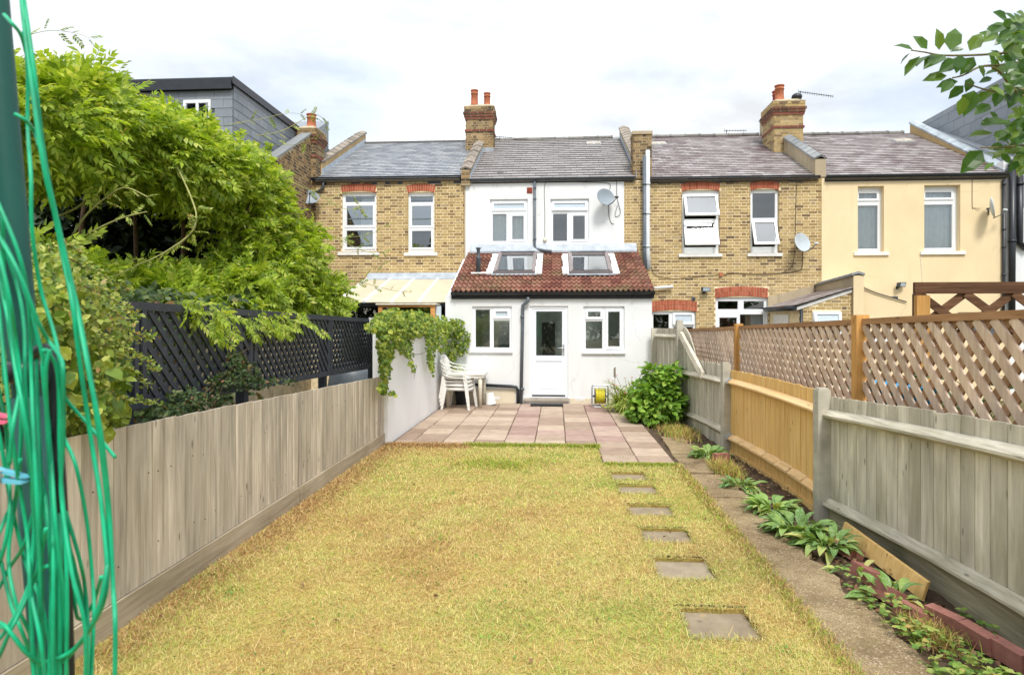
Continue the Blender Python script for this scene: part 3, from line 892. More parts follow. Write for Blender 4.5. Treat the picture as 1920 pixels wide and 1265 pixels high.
# patio: bedding and slabs
m = MB(); m.box(-2.4, 1.52, 7.95, YE + 0.05, -0.15, -0.010)
patio = structure(m.build('patio', M['soil']))
SP, SR = 0.444, 0.4625
slabcache = {}
def slab_mesh(w, d, mat):
    k = (round(w, 3), round(d, 3), mat)
    if k not in slabcache:
        b = 0.008
        mm = MB()
        vs = [(-w/2, -d/2, -0.04), (w/2, -d/2, -0.04), (w/2, d/2, -0.04), (-w/2, d/2, -0.04), (-w/2, -d/2, -b), (w/2, -d/2, -b), (w/2, d/2, -b), (-w/2, d/2, -b),
              (-w/2+b, -d/2+b, 0), (w/2-b, -d/2+b, 0), (w/2-b, d/2-b, 0), (-w/2+b, d/2-b, 0)]
        mm.add(vs, [(8, 9, 10, 11), (4, 5, 9, 8), (5, 6, 10, 9), (6, 7, 11, 10), (7, 4, 8, 11), (0, 1, 5, 4), (1, 2, 6, 5), (2, 3, 7, 6), (3, 0, 4, 7)])
        slabcache[k] = mm.mesh('paving_slab', M[mat])
    return slabcache[k]
xcols = [-2.36, -2.085] + [-2.085 + SP * (i + 1) for i in range(8)]
for i in range(len(xcols) - 1):
    a, b = xcols[i], xcols[i + 1]
    y = PF if b < 0.62 else 7.98
    k = 0
    while y < YE - 0.05:
        d = SR if (b < 0.62 or k > 1) else 0.55
        if y < PF < y + d + 0.02 and k == 1: d = PF + 0.0 - y
        y1 = min(y + d, YE - 0.01)
        pinkcol = i in (4, 7) and y > 9.3 or (i == 5 and 9.9 < y < 10.3) or (i == 6 and 9.5 < y < 10.1)
        if y1 - y > 0.1:
            T = Matrix.Translation(((a + b) / 2 + random.uniform(-.003, .003), (y + y1) / 2, 0.004 + random.uniform(-.005, .006))) @ Matrix.Rotation(random.uniform(-.004, .004), 4, 'Z') @ Matrix.Rotation(random.uniform(-.012, .012), 4, 'X')
            piece('paving_slab', slab_mesh(b - a - 0.012, y1 - y - 0.026, 'slab_pink' if pinkcol else 'slab'), patio, T)
        y = y1; k += 1

# bed, path
def bumpy(name, x0, x1, y0, y1, z, amp, mat, nx, ny):
    X, Y = np.meshgrid(np.linspace(x0, x1, nx), np.linspace(y0, y1, ny))
    Z = z + amp * (np.sin(X * 17 + Y * 9) * 0.4 + np.sin(X * 31 - Y * 23) * 0.3) + rng.normal(0, amp * 0.35, X.shape)
    V = np.stack([X, Y, Z], -1).reshape(-1, 3)
    I = np.arange(nx * ny).reshape(ny, nx)
    Fc = np.stack([I[:-1, :-1], I[:-1, 1:], I[1:, 1:], I[1:, :-1]], -1).reshape(-1, 4)
    return structure(np_mesh(name, V, Fc, mat, smooth=True))
bumpy('flower_bed', XP - 0.05, 2.9, 1.0, YE, -0.05, 0.022, M['soil'], 40, 260)
path = structure(newobj('path', None, None))
def path_section(y0, y1, xa0, xa1, xb0, xb1, z):
    mm = MB()
    n = int(8 + (y1 - y0) * 7)
    L_, R_ = [], []
    for i in range(n + 1):
        t = i / n
        y = y0 + (y1 - y0) * t
        L_.append((xa0 + (xa1 - xa0) * t + random.uniform(-.012, .012), y, z))
        R_.append((xb0 + (xb1 - xb0) * t + random.uniform(-.05, .04), y, z))
    mm.prism(L_ + R_[::-1], (0, 0, -0.12))
    return mm.build('paving_slab', M['path'], path)
path_section(1.2, 6.55, XP - 0.02, XP + 0.01, 1.82, 1.92, -0.010)
path_section(6.57, 7.55, XP + 0.01, XP + 0.03, 1.92, 1.92, -0.007)
path_section(7.72, 8.75, 1.52, 1.53, 1.98, 1.95, -0.022)
path_section(8.77, 10.1, 1.54, 1.60, 1.93, 1.95, -0.018)
# ------------------------------------------------------------------ the terrace
def X_(px, py=400, Y=YM): return at_y(px, py, Y).x
def Z_(px, py, Y=YM): return at_y(px, py, Y).z
X12, X23, X34, X45, X56 = X_(592), X_(872), X_(1199), X_(1540), X_(1884)
ZE = {2: Z_(730, 333), 3: Z_(1030, 333), 4: Z_(1375, 332), 5: Z_(1710, 328)}
ZR = {2: Z_(790, 267.5, YR), 3: Z_(1030, 262, YR), 4: Z_(1330, 256, YR), 5: Z_(1600, 252, YR)}
def roofz(h, Y): return ZE[h] + (ZR[h] - ZE[h]) * (Y - YM) / (YR - YM)

def main_roof(root, h, x0, x1, w, expo, mat, thick, ridge_tiles, over=0.12):
    y0, z0 = YM - over, roofz(h, YM - over)
    m = MB()
    m.prism([(x0, y0, z0 - 0.02), (x0, YR, ZR[h] - 0.02), (x0, YR, ZR[h] - 0.2), (x0, y0 + 0.12, z0 - 0.05)], (x1 - x0, 0, 0))
    m.prism([(x0, YR + 0.002, ZR[h] - 0.02), (x0, YR + 4.4, ZE[h]), (x0, YR + 4.4, ZE[h] - 0.2), (x0, YR + 0.002, ZR[h] - 0.2)], (x1 - x0, 0, 0))
    r = m.build('roof', M['ridge'], root)
    S = Vector((0, YR - y0, ZR[h] - z0))
    slates(r, (0, y0, z0), (1, 0, 0), S, x0, x1, S.length, w, expo, M[mat], thick=thick * 0.45, gap=thick * 0.65)
    if ridge_tiles:
        mm = MB()
        n = 6; Lt = 0.45
        prof = [(0.12 * math.cos(math.pi * i / n), 0.09 * math.sin(math.pi * i / n)) for i in range(n + 1)]
        mm.prism([(0, a, b) for a, b in prof] + [(0, -0.1, -0.02), (0, 0.1, -0.02)], (Lt - 0.008, 0, 0))
        mm.prism([(Lt - 0.05, a * 1.14, b * 1.14) for a, b in prof], (0.045, 0, 0))
        me = mm.mesh('ridge_tile', M['ridge'])
        k = x0
        while k < x1 - 0.3:
            piece('ridge_tile', me, r, Matrix.Translation((k, YR, ZR[h] - 0.012 + random.uniform(-.006, .006)))); k += Lt
    else:
        mm = MB(); mm.box(x0, x1, YR - 0.09, YR + 0.09, ZR[h] - 0.01, ZR[h] + 0.035); mm.build('ridge_capping', M['ridge'], r)
    return r

def parapet(root, xa, xb, h, hgt, mat, yf=YM - 0.06, yb=YR + 0.1, name='parapet', low=0.35):
    zf, zb = roofz(h, yf) + hgt, roofz(h, yb) + hgt
    m = MB()
    m.prism([(xa, yf, roofz(h, yf) - low), (xa, yf, zf), (xa, yb, zb), (xa, yb, roofz(h, yf) - low)], (xb - xa, 0, 0))
    return m.build(name, M[mat], root), (yf, zf), (yb, zb)

def dish(label, px, py, Y, w, h, yaw, tilt, mat, grp='satellite dishes on the rear walls', arm=(0.12, -0.25), wall_dx=0.0):
    c = at_y(px, py, Y - 0.32)
    t = thing('satellite_dish', label, 'satellite dish', c, grp, rot=(0, 0, yaw))
    T = Matrix.Rotation(R(90 - tilt), 4, 'X')
    n = 20
    m = MB()
    vs, fs = [], []
    rings = [(0, 0.055), (0.35, 0.047), (0.7, 0.028), (0.96, 0.003), (1.0, 0.0), (1.0, 0.012), (0.7, 0.04), (0.35, 0.06), (0, 0.068)]
    for r_, d in rings:
        for k in range(n):
            a = 2 * math.pi * k / n
            vs.append(T @ Vector((w / 2 * r_ * math.cos(a), h / 2 * r_ * math.sin(a), -d)))
    for i in range(len(rings) - 1):
        for k in range(n):
            l = (k + 1) % n
            fs.append((i * n + k, i * n + l, (i + 1) * n + l, (i + 1) * n + k))
    m.add(vs, fs, True)
    m.build('reflector', M[mat], t)
    a = MB()
    f = T @ Vector((arm[0], arm[1], 0.26))
    b = T @ Vector((arm[0] * 0.3, -h / 2, -0.03))
    a.tube([b, (b + f) / 2 + Vector((0, 0, -0.03)), f], 0.011, 6)
    a.build('feed_arm', M['darkgrey'], t)
    l = MB(); l.tube([f + (Vector((0, 0, 0)) - f).normalized() * -0.02, f + (Vector((0, 0, 0)) - f).normalized() * 0.07], 0.026, 8)
    l.build('receiver', M['palegrey'] if mat == 'dish_pale' else M['darkgrey'], t)
    w_ = MB()
    iy = Matrix.Rotation(-yaw, 3, 'Z')
    wallp = iy @ Vector((wall_dx, 0.318, -0.05))
    w_.tube([T @ Vector((0, 0, -0.06)), T @ Vector((0, 0, -0.12)), wallp], 0.017, 6)
    w_.box(wallp.x - 0.05, wallp.x + 0.05, wallp.y - 0.012, wallp.y + 0.0, wallp.z - 0.08, wallp.z + 0.08)
    w_.build('wall_bracket', M['darkgrey'], t)
    return t

# ---- house 2: yellow brick, two sash windows
h2 = thing('terraced_house', 'yellow brick terraced house with two white sash windows, grey slate roof and glazed lean-to', 'house', (X12, YM, 0), 'terraced houses in the row')
r1 = rc(641, 360, 706, 472, YM); r2 = rc(765, 360, 814.5, 473, YM)
lowhole = rc(640, 540, 835, 740, YM)
zt = Z_(730, 345) + 0.1
m = MB(); cells(m, X12 - 0.9, X23, -0.16, zt, YM, YM + 0.22, [r1, r2, lowhole]); m.build('wall', M['mortar'], h2)
a1 = rc(640, 346, 705, 360, YM); a2 = rc(763, 346, 815.5, 360, YM)
zlow = Z_(740, 535)
bricks(h2, (0, YM, 0), (1, 0, 0), (0, -1, 0), X12 - 0.9, X23, zlow, zt - 0.02, [r1, r2, a1, a2], M['brick'], 300, key=lambda u, z: abs(u - (X12 + X23) / 2 - 0.7) + abs(z - 4.4))
arch(h2, *a1, YM, 15); arch(h2, *a2, YM, 12)
for rr, ww in ((r1, 0), (r2, 1)):
    yF = YM + 0.07
    w = window(h2, yF, rr, [(0.07, 0.93, 0.835, 0.94, 'fixed'), (0.08, 0.92, 0.425, 0.80, 'sash', 0, 'glass_bright'), (0.08, 0.92, 0.06, 0.385, 'sash')],
               sill=(rr[0] - 0.1, rr[1] + 0.08, rr[2] - 0.09, rr[2] + 0.0, YM - 0.05))
    mm = MB(); mm.box(rr[0] + 0.12 * (rr[1] - rr[0]), rr[1] - 0.12 * (rr[1] - rr[0]), yF + 0.005, yF + 0.03, rr[2] + 0.545 * (rr[3] - rr[2]), rr[2] + 0.57 * (rr[3] - rr[2]))
    mm.build('meeting_rail', M['upvc'], w)
    if ww == 0:
        curtain(w, rr[0] + 0.5 * (rr[1] - rr[0]), rr[1] + 0.05, rr[2], rr[3], YM + 0.25, folds=5, gather=-0.06)
    else:
        mm = MB(); mm.box(rr[0], rr[1], YM + 0.24, YM + 0.26, rr[2] + 0.9 * (rr[3] - rr[2]), rr[3]); mm.build('roller_blind', M['curtain'], w)
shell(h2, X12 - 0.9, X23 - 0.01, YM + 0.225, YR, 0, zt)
gutter(h2, X_(586), X_(866), YM - 0.005, Z_(730, 346), Z_(730, 332))
main_roof(h2, 2, X12 + 0.02, X23 - 0.12, 0.25, 0.19, 'slate', 0.017, False)
pp, p0, p1 = parapet(h2, X12 - 0.22, X12 + 0.03, 2, 0.33, 'tan_render', yf=YM + 0.35)
coping(pp, X12 - 0.22, X12 + 0.03, p0, p1, 12, 'coping')
mm = MB(); S0, S1 = (YM + 0.35, roofz(2, YM + 0.35)), (YR, roofz(2, YR))
mm.prism([(X12 + 0.03, S0[0], S0[1]), (X12 + 0.03, S0[0], S0[1] + 0.16), (X12 + 0.03, S1[0], S1[1] + 0.16), (X12 + 0.03, S1[0], S1[1])], (0.012, 0, 0)); mm.build('flashing', M['lead'], pp)
chimney(h2, X_(559), X_(592), YM - 0.002, YM + 0.62, 2.5, Z_(575, 240), [(X_(576), YM + 0.3, 0.125, 0.40, 'terracotta')], 'brick_old', 'fr')
pipe(h2, [at_y(606, 340, YM - 0.06), at_y(606, 352, YM - 0.06), at_y(596, 359, YM - 0.05), at_y(583, 364, YM - 0.03)], 0.032, 'darkgrey')
# glazed lean-to
ly0, ly1 = YE + 0.4, YM - 0.01
lz1 = Z_(740, 523); lz0 = at_y(740, 565, ly0).z
lx0, lx1 = -4.9, at_y(842, 560, ly0).x - 0.03
lean = MB()
for px_ in (lx0, lx0 + 1.1, lx1 - 0.06): lean.box(px_, px_ + 0.07, ly0 + 0.02, ly0 + 0.09, 0, lz0 - 0.06)
lean.box(lx0, lx1, ly0 + 0.02, ly0 + 0.10, lz0 - 0.13, lz0 - 0.05)
lf = lean.build('lean_to_frame', M['sage'], h2)
S = Vector((0, ly1 - ly0, lz1 - lz0)); Nn = Vector((1, 0, 0)).cross(S).normalized()
nb = 4; wb = (lx1 - lx0) / nb
for i in range(nb):
    q = MB(); q.prism([(lx0 + i * wb + 0.03, ly0 - 0.08, lz0 - 0.03), (lx0 + (i + 1) * wb - 0.03, ly0 - 0.08, lz0 - 0.03), (lx0 + (i + 1) * wb - 0.03, ly1, lz1), (lx0 + i * wb + 0.03, ly1, lz1)], Nn * 0.016)
    q.build('roof_panel', M['poly'], lf)
for i in range(nb + 1):
    q = MB(); x = lx0 + i * wb
    q.prism([(x - 0.03, ly0 - 0.1, lz0 - 0.03), (x + 0.03, ly0 - 0.1, lz0 - 0.03), (x + 0.03, ly1, lz1 + 0.005), (x - 0.03, ly1, lz1 + 0.005)], Nn * 0.045)
    q.build('glazing_bar', M['upvc'], lf)
q = MB(); q.prism([(lx0, ly1 - 0.16, lz1 - 0.04), (lx0, ly1 - 0.16, lz1 - 0.005), (lx0, ly1 + 0.003, lz1 + 0.16), (lx0, ly1 + 0.003, lz1 + 0.02)], (lx1 - lx0 + 0.1, 0, 0)); q.build('flashing', M['lead'], lf)
gutter(lf, lx0, lx1, ly0 - 0.02, lz0 - 0.15, lz0 - 0.05)
q = MB(); q.quad((lx0, ly0 + 0.05, 0.9), (lx0 + 1.1, ly0 + 0.05, 0.9), (lx0 + 1.1, ly0 + 0.05, lz0 - 0.13), (lx0, ly0 + 0.05, lz0 - 0.13)); q.build('pane', M['glass'], lf)
q = MB(); q.box(lx0 + 1.2, lx0 + 1.75, ly1 - 0.3, ly1 - 0.25, 0.2, 2.0); q.build('inner_door', M['plastic_cream'], lf)
for i in range(2):
    x = lx1 - 0.55 - i * 0.5
    q = MB(); q.box(x, x + 0.45, ly0 + 0.04, ly0 + 0.07, 0, 1.9); q.build('dark_panel', M['sage'], lf)

# ---- house 3: white render, with the rear extension
h3 = thing('terraced_house', 'white rendered terraced house with red tiled rear extension and two skylights', 'house', (0, YM, 0), 'terraced houses in the row')
u1 = rc(918.8, 373.6, 989.5, 457, YM); u2 = rc(1032, 373, 1104.5, 457, YM)
zt3 = Z_(1030, 343) + 0.1
xw0, xw1 = X23, X_(1170)
m = MB(); cells(m, xw0, xw1, -0.16, zt3, YM - 0.02, YM + 0.22, [u1, u2])
m.build('wall', M['white_render'], h3)
m = MB(); m.box(xw0 - 0.02, xw0 + 0.012, YM - 0.028, YM + 0.02, Z_(871, 487), zt3); m.build('render_edge', M['grey_render'], h3)
for rr, op in ((u1, 0), (u2, 1)):
    w = window(h3, YM + 0.04, rr, [(0.06, 0.94, 0.76, 0.94, 'sash', 0 if not op else 7, 'frosted'), (0.06, 0.44, 0.06, 0.68, 'fixed'), (0.55, 0.93, 0.07, 0.66, 'sash')],
               sill=(rr[0] - 0.03, rr[1] + 0.03, rr[2] - 0.045, rr[2], YM - 0.05), sillmat='upvc')
    if not op:
        curtain(w, rr[0], rr[1], rr[2], rr[3], YM + 0.16, folds=11, amp=0.012)
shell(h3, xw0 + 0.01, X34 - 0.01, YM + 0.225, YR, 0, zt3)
gutter(h3, X_(884), X_(1188), YM - 0.025, Z_(1030, 343), Z_(1030, 334), mat='darkgrey')
rf3 = main_roof(h3, 3, X23 + 0.1, X34 - 0.1, 0.31, 0.26, 'slate_brown', 0.024, True)
def on_roof(px, py, h):
    lo, hi = YM - 0.2, YR
    for _ in range(40):
        mid = (lo + hi) / 2
        if at_y(px, py, mid).z > roofz(h, mid): lo = mid
        else: hi = mid
    return at_y(px, py, lo)
def roof_box(root, h, px, py, w, l, t, name, mat):
    c = on_roof(px, py, h)
    S = Vector((0, YR - YM, ZR[h] - ZE[h])).normalized(); N = Vector((1, 0, 0)).cross(S)
    B = Matrix(((1, 0, 0, c.x), (0, S.y, N.y, c.y), (0, S.z, N.z, c.z), (0, 0, 0, 1)))
    q = MB(); q.box(-w / 2, w / 2, -l / 2, l / 2, 0, t, B)
    return q.build(name, M[mat], root), B
for (a, b) in ((1036, 271.5), (938, 326), (1129, 326)): roof_box(rf3, 3, a, b, 0.17, 0.10, 0.035, 'roof_vent', 'black')
def rooflight(rf, h, px, py, w=0.42, l=0.36):
    q, B = roof_box(rf, h, px, py, w, l, 0.07, 'rooflight', 'aluminium')
    for s in (-1, 1):
        g = MB(); g.box(s * w / 4 - w / 4 + 0.02, s * w / 4 + w / 4 - 0.02, -l / 2 + 0.03, l / 2 - 0.03, 0.072, 0.08, B); g.build('pane', M['step'], q)
rooflight(rf3, 3, 1113, 272)
# parapet and chimney between 2 and 3
pp, p0, p1 = parapet(h3, X_(866), X_(882), 3, 0.26, 'mortar_old', yf=YM - 0.12, name='parapet', low=0.12)
bricks(pp, (0, YM - 0.12, 0), (1, 0, 0), (0, -1, 0), X_(866), X_(882), roofz(3, YM) - 0.16, roofz(3, YM) + 0.18, (), M['brick_old'], 30, bond='plain')
cz = on_roof(905, 284, 3)
coping(pp, X_(866), X_(882), p0, (cz.y, roofz(3, cz.y) + 0.26), 5, 'coping')
mm = MB(); xx = X_(882); mm.prism([(xx, YM - 0.1, roofz(3, YM - 0.1)), (xx, YM - 0.1, roofz(3, YM - .1) + 0.15), (xx, cz.y, roofz(3, cz.y) + 0.15), (xx, cz.y, roofz(3, cz.y))], (0.012, 0, 0)); mm.build('flashing', M['lead'], pp)
cx0, cx1 = at_y(873, 240, cz.y).x, at_y(924, 240, cz.y).x
chimney(h3, cx0, cx1, cz.y, cz.y + 0.62, cz.z - 0.5, at_y(900, 199, cz.y).z, [(at_y(887.5, 180, cz.y).x + .01, cz.y + 0.2, 0.115, 0.50, 'terracotta'), (at_y(911, 180, cz.y).x, cz.y + 0.36, 0.105, 0.46, 'terracotta')], 'brick_old', 'fr')
mm = MB(); mm.box(cx0 + 0.2, cx1 + 0.02, cz.y - 0.05, cz.y + 0.6, cz.z - 0.05, cz.z + 0.10); mm.build('flashing', M['lead_pale'], h3)
# parapet between 3 and 4
pp, p0, p1 = parapet(h3, X34 - 0.08, X34 + 0.18, 3, 0.30, 'mortar_old', yf=YM + 0.3)
coping(pp, X34 - 0.08, X34 + 0.18, p0, p1, 13, 'coping')
mm = MB(); xx = X34 - 0.092; mm.prism([(xx, YM - 0.1, roofz(3, YM - 0.1)), (xx, YM - 0.1, roofz(3, YM - .1) + 0.14), (xx, YR, ZR[3] + 0.16), (xx, YR, ZR[3])], (0.012, 0, 0)); mm.build('flashing', M['lead_pale'], pp)
# small fittings on the upper wall
q = rc(988, 351.6, 998, 362.6, YM - 0.02); mm = MB(); mm.box(q[0], q[1], YM - 0.032, YM - 0.015, q[2], q[3])
for k in range(4): mm.box(q[0] + 0.01, q[1] - 0.01, YM - 0.040, YM - 0.03, q[2] + 0.015 + k * 0.035, q[2] + 0.035 + k * 0.035)
mm.build('air_vent', M['terracotta_dark'], h3)
yp = YM - 0.075
pipe(h3, [at_y(1002.5, 340, yp), at_y(1002.5, 461, yp), at_y(1006, 466.5, yp), at_y(1020, 469.5, yp - .1), at_y(1034, 471, yp - .15)], 0.034, 'bluegrey', clips=[at_y(1002.5, k, yp) for k in (352, 373, 448)])
for (a, b, r_, mt, nm) in ((1208.5, 292, 0.05, 'bluegrey', 'downpipe'), (1214.5, 282, 0.055, 'palegrey', 'vent_pipe')):
    pipe(h3, [at_y(a, b, YM - 0.10 - r_), at_y(a, 470, YM - 0.10 - r_), at_y(a + 2, 505, YM - 0.12 - r_)], r_, mt, nm, clips=[at_y(a, k, YM - 0.10 - r_) for k in (345, 400, 462)])
q = at_y(1021.5, 450, YM - 0.03); mm = MB(); mm.lathe([(0.03, -0.05), (0.05, -0.03), (0.05, 0.03), (0.02, 0.05)], q, 10); mm.build('sensor', M['plastic_cream'], h3)
cable([at_y(1021.5, 445, YM - 0.03), at_y(1021.5, 400, YM - 0.027), at_y(1022, 345, YM - 0.027), at_y(1040, 341, YM - 0.03), at_y(1100, 342, YM - 0.03), at_y(1141, 344, YM - 0.03), at_y(1143, 356, YM - 0.03)], 0.006, 'cable', h3)
cable([at_y(1141, 385, YM - 0.03), at_y(1142, 405, YM - 0.03), at_y(1146, 418, YM - 0.03), at_y(1151, 420, YM - 0.03)], 0.006, 'cable', h3)
cable([at_y(1156, 338, YM - 0.03), at_y(1157, 370, YM - 0.03), at_y(1163, 395, YM - 0.04), at_y(1161, 404, YM - 0.04), at_y(1154, 406, YM - 0.03), at_y(1154, 398, YM - 0.03), at_y(1158, 385, YM - 0.03)], 0.006, 'cable', h3)
dish('dark grey satellite dish high on the white rendered wall', 1136, 369, YM - 0.02, 0.50, 0.44, R(28), 12, 'dish', arm=(0.16, -0.1))

# ---- rear extension of house 3
e_w = at_y(835, 650, YE).x; e_e = at_y(1222.5, 650, YE).x
ze = at_y(1040, 552, YE).z
wl = rc(885.5, 574, 959.5, 656.5, YE); wr = rc(1094, 574, 1171, 658.5, YE); dr = rc(992.5, 573.5, 1065, 746, YE)
m = MB(); cells(m, e_w, e_e, -0.16, ze, YE, YE + 0.25, [wl, wr, dr])
m.box(e_w, e_w + 0.25, YE + 0.252, YM - 0.03, -0.16, ze); m.box(e_e - 0.25, e_e, YE + 0.252, YM - 0.03, -0.16, ze)
ext = m.build('extension', M['white_render'], h3)
ys, zs = YE - 0.13, at_y(1040, 545, YE - 0.13).z
ytop, ztop = YM - 0.03, Z_(1040, 472, YM - 0.03)
S = Vector((0, ytop - ys, ztop - zs)); SL = S.length; Sn = S.normalized(); Nn = Vector((1, 0, 0)).cross(Sn)
xr0, xr1 = at_y(845.5, 545, ys).x, at_y(1227, 545, ys).x
m = MB()
m.prism([(e_w, YE + 0.001, ze), (e_w, YE + 0.25, ze), (e_w, YM - 0.04, ztop - 0.17), (e_w, YM - 0.04, ze)], (0.24, 0, 0))
m.prism([(e_e - 0.24, YE + 0.001, ze), (e_e - 0.24, YE + 0.25, ze), (e_e - 0.24, YM - 0.04, ztop - 0.17), (e_e - 0.24, YM - 0.04, ze)], (0.24, 0, 0))
EM = m
# skylight positions on the slope
def on_slope(px, py):
    lo, hi = ys, ytop
    for _ in range(40):
        mid = (lo + hi) / 2
        if at_y(px, py, mid).z > zs + (ztop - zs) * (mid - ys) / (ytop - ys): lo = mid
        else: hi = mid
    p = at_y(px, py, lo)
    return p.x, (p - Vector((p.x, ys, zs))).length
SKY = []
for q in ((936, 477.5, 1007.5, 477.5, 1002.5, 515, 925, 515), (1064.5, 477.5, 1140, 477.5, 1148, 515, 1069, 515)):
    a, b, c, d = [on_slope(q[i], q[i + 1]) for i in (0, 2, 4, 6)]
    SKY.append(((a[0] + d[0]) / 2, (b[0] + c[0]) / 2, (c[1] + d[1]) / 2, (a[1] + b[1]) / 2))
base = Matrix(((1, 0, 0, 0), (0, Sn.y, Nn.y, 0), (0, Sn.z, Nn.z, 0), (0, 0, 0, 1)))
_T0 = Matrix.Translation(Vector((0, ys, zs))) @ base
cells(EM, xr0 + 0.02, xr1 - 0.02, 0.06, SL, 0.05, 0.15, [(a + 0.06, b - 0.06, c + 0.05, d - 0.05) for a, b, c, d in SKY], lambda q: _T0 @ Vector((q.x, q.z, -q.y)))
eroof = EM.build('extension_roof', M['white_render'], h3)
tw, te = 0.213, SL / 12.0
nseg = 12
vs, fs = [], []
Lt = te * 1.12; th = 0.016
def wave(x): return 0.023 * math.cos(2 * math.pi * x / (tw / 2)) + 0.005 * math.cos(4 * math.pi * x / (tw / 2))
for (yy, dz) in ((0, 0), (Lt, 0)):
    for i in range(nseg + 1):
        x = -tw / 2 + tw * i / nseg
        vs.append((x, yy, wave(x) + th))
for i in range(nseg + 1):
    x = -tw / 2 + tw * i / nseg
    vs.append((x, 0, wave(x) - 0.006))
k = nseg + 1
for i in range(nseg):
    fs.append((i, i + 1, k + i + 1, k + i)); fs.append((2 * k + i, 2 * k + i + 1, i + 1, i))
pm = MB(); pm.add(vs, fs, True); pm.sm = [True, False] * nseg
pan_me = pm.mesh('roof_tile', M['pantile'])
base = Matrix(((1, 0, 0, 0), (0, Sn.y, Nn.y, 0), (0, Sn.z, Nn.z, 0), (0, 0, 0, 1)))
ncol = int((xr1 - xr0) / tw)
tw_s = (xr1 - xr0) / (ncol * tw)
for r_ in range(12):
    for c_ in range(ncol):
        cx = xr0 + (c_ + 0.5) * tw * tw_s
        v = r_ * te
        if any(a + 0.03 < cx < b - 0.03 and s0 + 0.02 < v + te / 2 < s1 - 0.0 for a, b, s0, s1 in SKY): continue
        T = Matrix.Translation(Vector((cx, ys, zs)) + Sn * v + Nn * 0.004) @ base @ Matrix.Rotation(-0.125 + random.uniform(-.01, .01), 4, 'X') @ Matrix.Rotation(random.uniform(-.012, .012), 4, 'Z') @ Matrix.Diagonal((tw_s * 1.01, 1, 1, 1))
        piece('roof_tile', pan_me, eroof, T)
def slope_M(x, v, lift=0.0): return Matrix.Translation(Vector((x, ys, zs)) + Sn * v + Nn * lift) @ base
for i, (a, b, s0, s1) in enumerate(SKY):
    T = slope_M(0, 0, 0.0)
    m = MB(); cells(m, a, b, s0, s1, -0.085, 0.03, [(a + 0.085, b - 0.085, s0 + 0.07, s1 - 0.10)], lambda q: T @ Vector((q.x, q.z, -q.y)))
    sk = m.build('skylight', M['skyframe'], eroof)
    g = MB(); cells(g, a + 0.084, b - 0.084, s0 + 0.069, s1 - 0.099, -0.045, -0.04, [], lambda q: T @ Vector((q.x, q.z, -q.y))); g.build('pane', M['glass_pale'], sk)
    g = MB(); g.box(a + 0.05, b - 0.05, s0 + 0.03, s0 + 0.065, 0.086, 0.098, T); g.build('trim', M['black'], sk)
    g = MB(); g.box(a + 0.05, b - 0.05, s1 - 0.09, s1 - 0.02, 0.086, 0.10, T); g.build('top_cover', M['darkgrey'], sk)
    g = MB(); g.box(a - 0.05, b + 0.05, s0 - 0.10, s0 - 0.004, 0.02, 0.032, T); g.build('apron_flashing', M['lead_pale'], sk)
    g = MB()
    for k_ in range(9):
        for sd in (0, 1):
            if sd == 0: xa, xb = a - 0.155, a - 0.012
            else: xa, xb = b + 0.012, b + 0.155
            v0 = s0 - 0.05 + (s1 - s0) * k_ / 9
            g.box(xa + random.uniform(-.02, .02), xb, v0, v0 + (s1 - s0) / 9 * 0.98, 0.015, 0.048 + random.uniform(0, .012), T)
    g.build('mortar_flashing', M['mastic'], sk)
    # white shaft below the glass, open into the room, with its blind
# mossy strip of mortar at the top of the tiles and the lead above
m = MB(); m.prism([(xr0 + 0.05, ytop - 0.10, ztop - 0.03), (xr0 + 0.05, ytop - 0.10, ztop + 0.02), (xr0 + 0.05, ytop - 0.02, ztop + 0.20), (xr0 + 0.05, ytop + 0.008, ztop + 0.20), (xr0 + 0.05, ytop + 0.008, ztop - 0.03)], (xr1 - xr0 - 0.08, 0, 0)); m.build('flashing', M['lead'], eroof)
gx0, gx1 = at_y(845, 550, YE - .13).x, at_y(1228, 550, YE - .13).x
gutter(h3, gx0, gx1, YE - 0.035, at_y(1040, 560, YE - .04).z, at_y(1040, 546, YE - .1).z)
# flue
fx, fv = on_slope(897, 513)
fb = Vector((fx, ys, zs)) + Sn * fv
m = MB(); m.lathe([(0.055, 0.0), (0.055, 0.34), (0.06, 0.36), (0.06, 0.40), (0.038, 0.42), (0.038, 0.56), (0.055, 0.6), (0.06, 0.62)], fb - Vector((0, 0, 0.02)), 14); fl = m.build('flue', M['darkgrey'], eroof)
m = MB()
for k_ in range(7):
    m.box(-0.16 + k_ * 0.06, -0.10 + k_ * 0.062, -0.09 + random.uniform(-.01, .01), -0.03 + random.uniform(-.01, .012), 0.02, 0.045, slope_M(fx, fv))
m.box(0.06, 0.30, -0.08, -0.03, 0.02, 0.05, slope_M(fx, fv))
m.build('mortar_flashing', M['mastic'], fl)
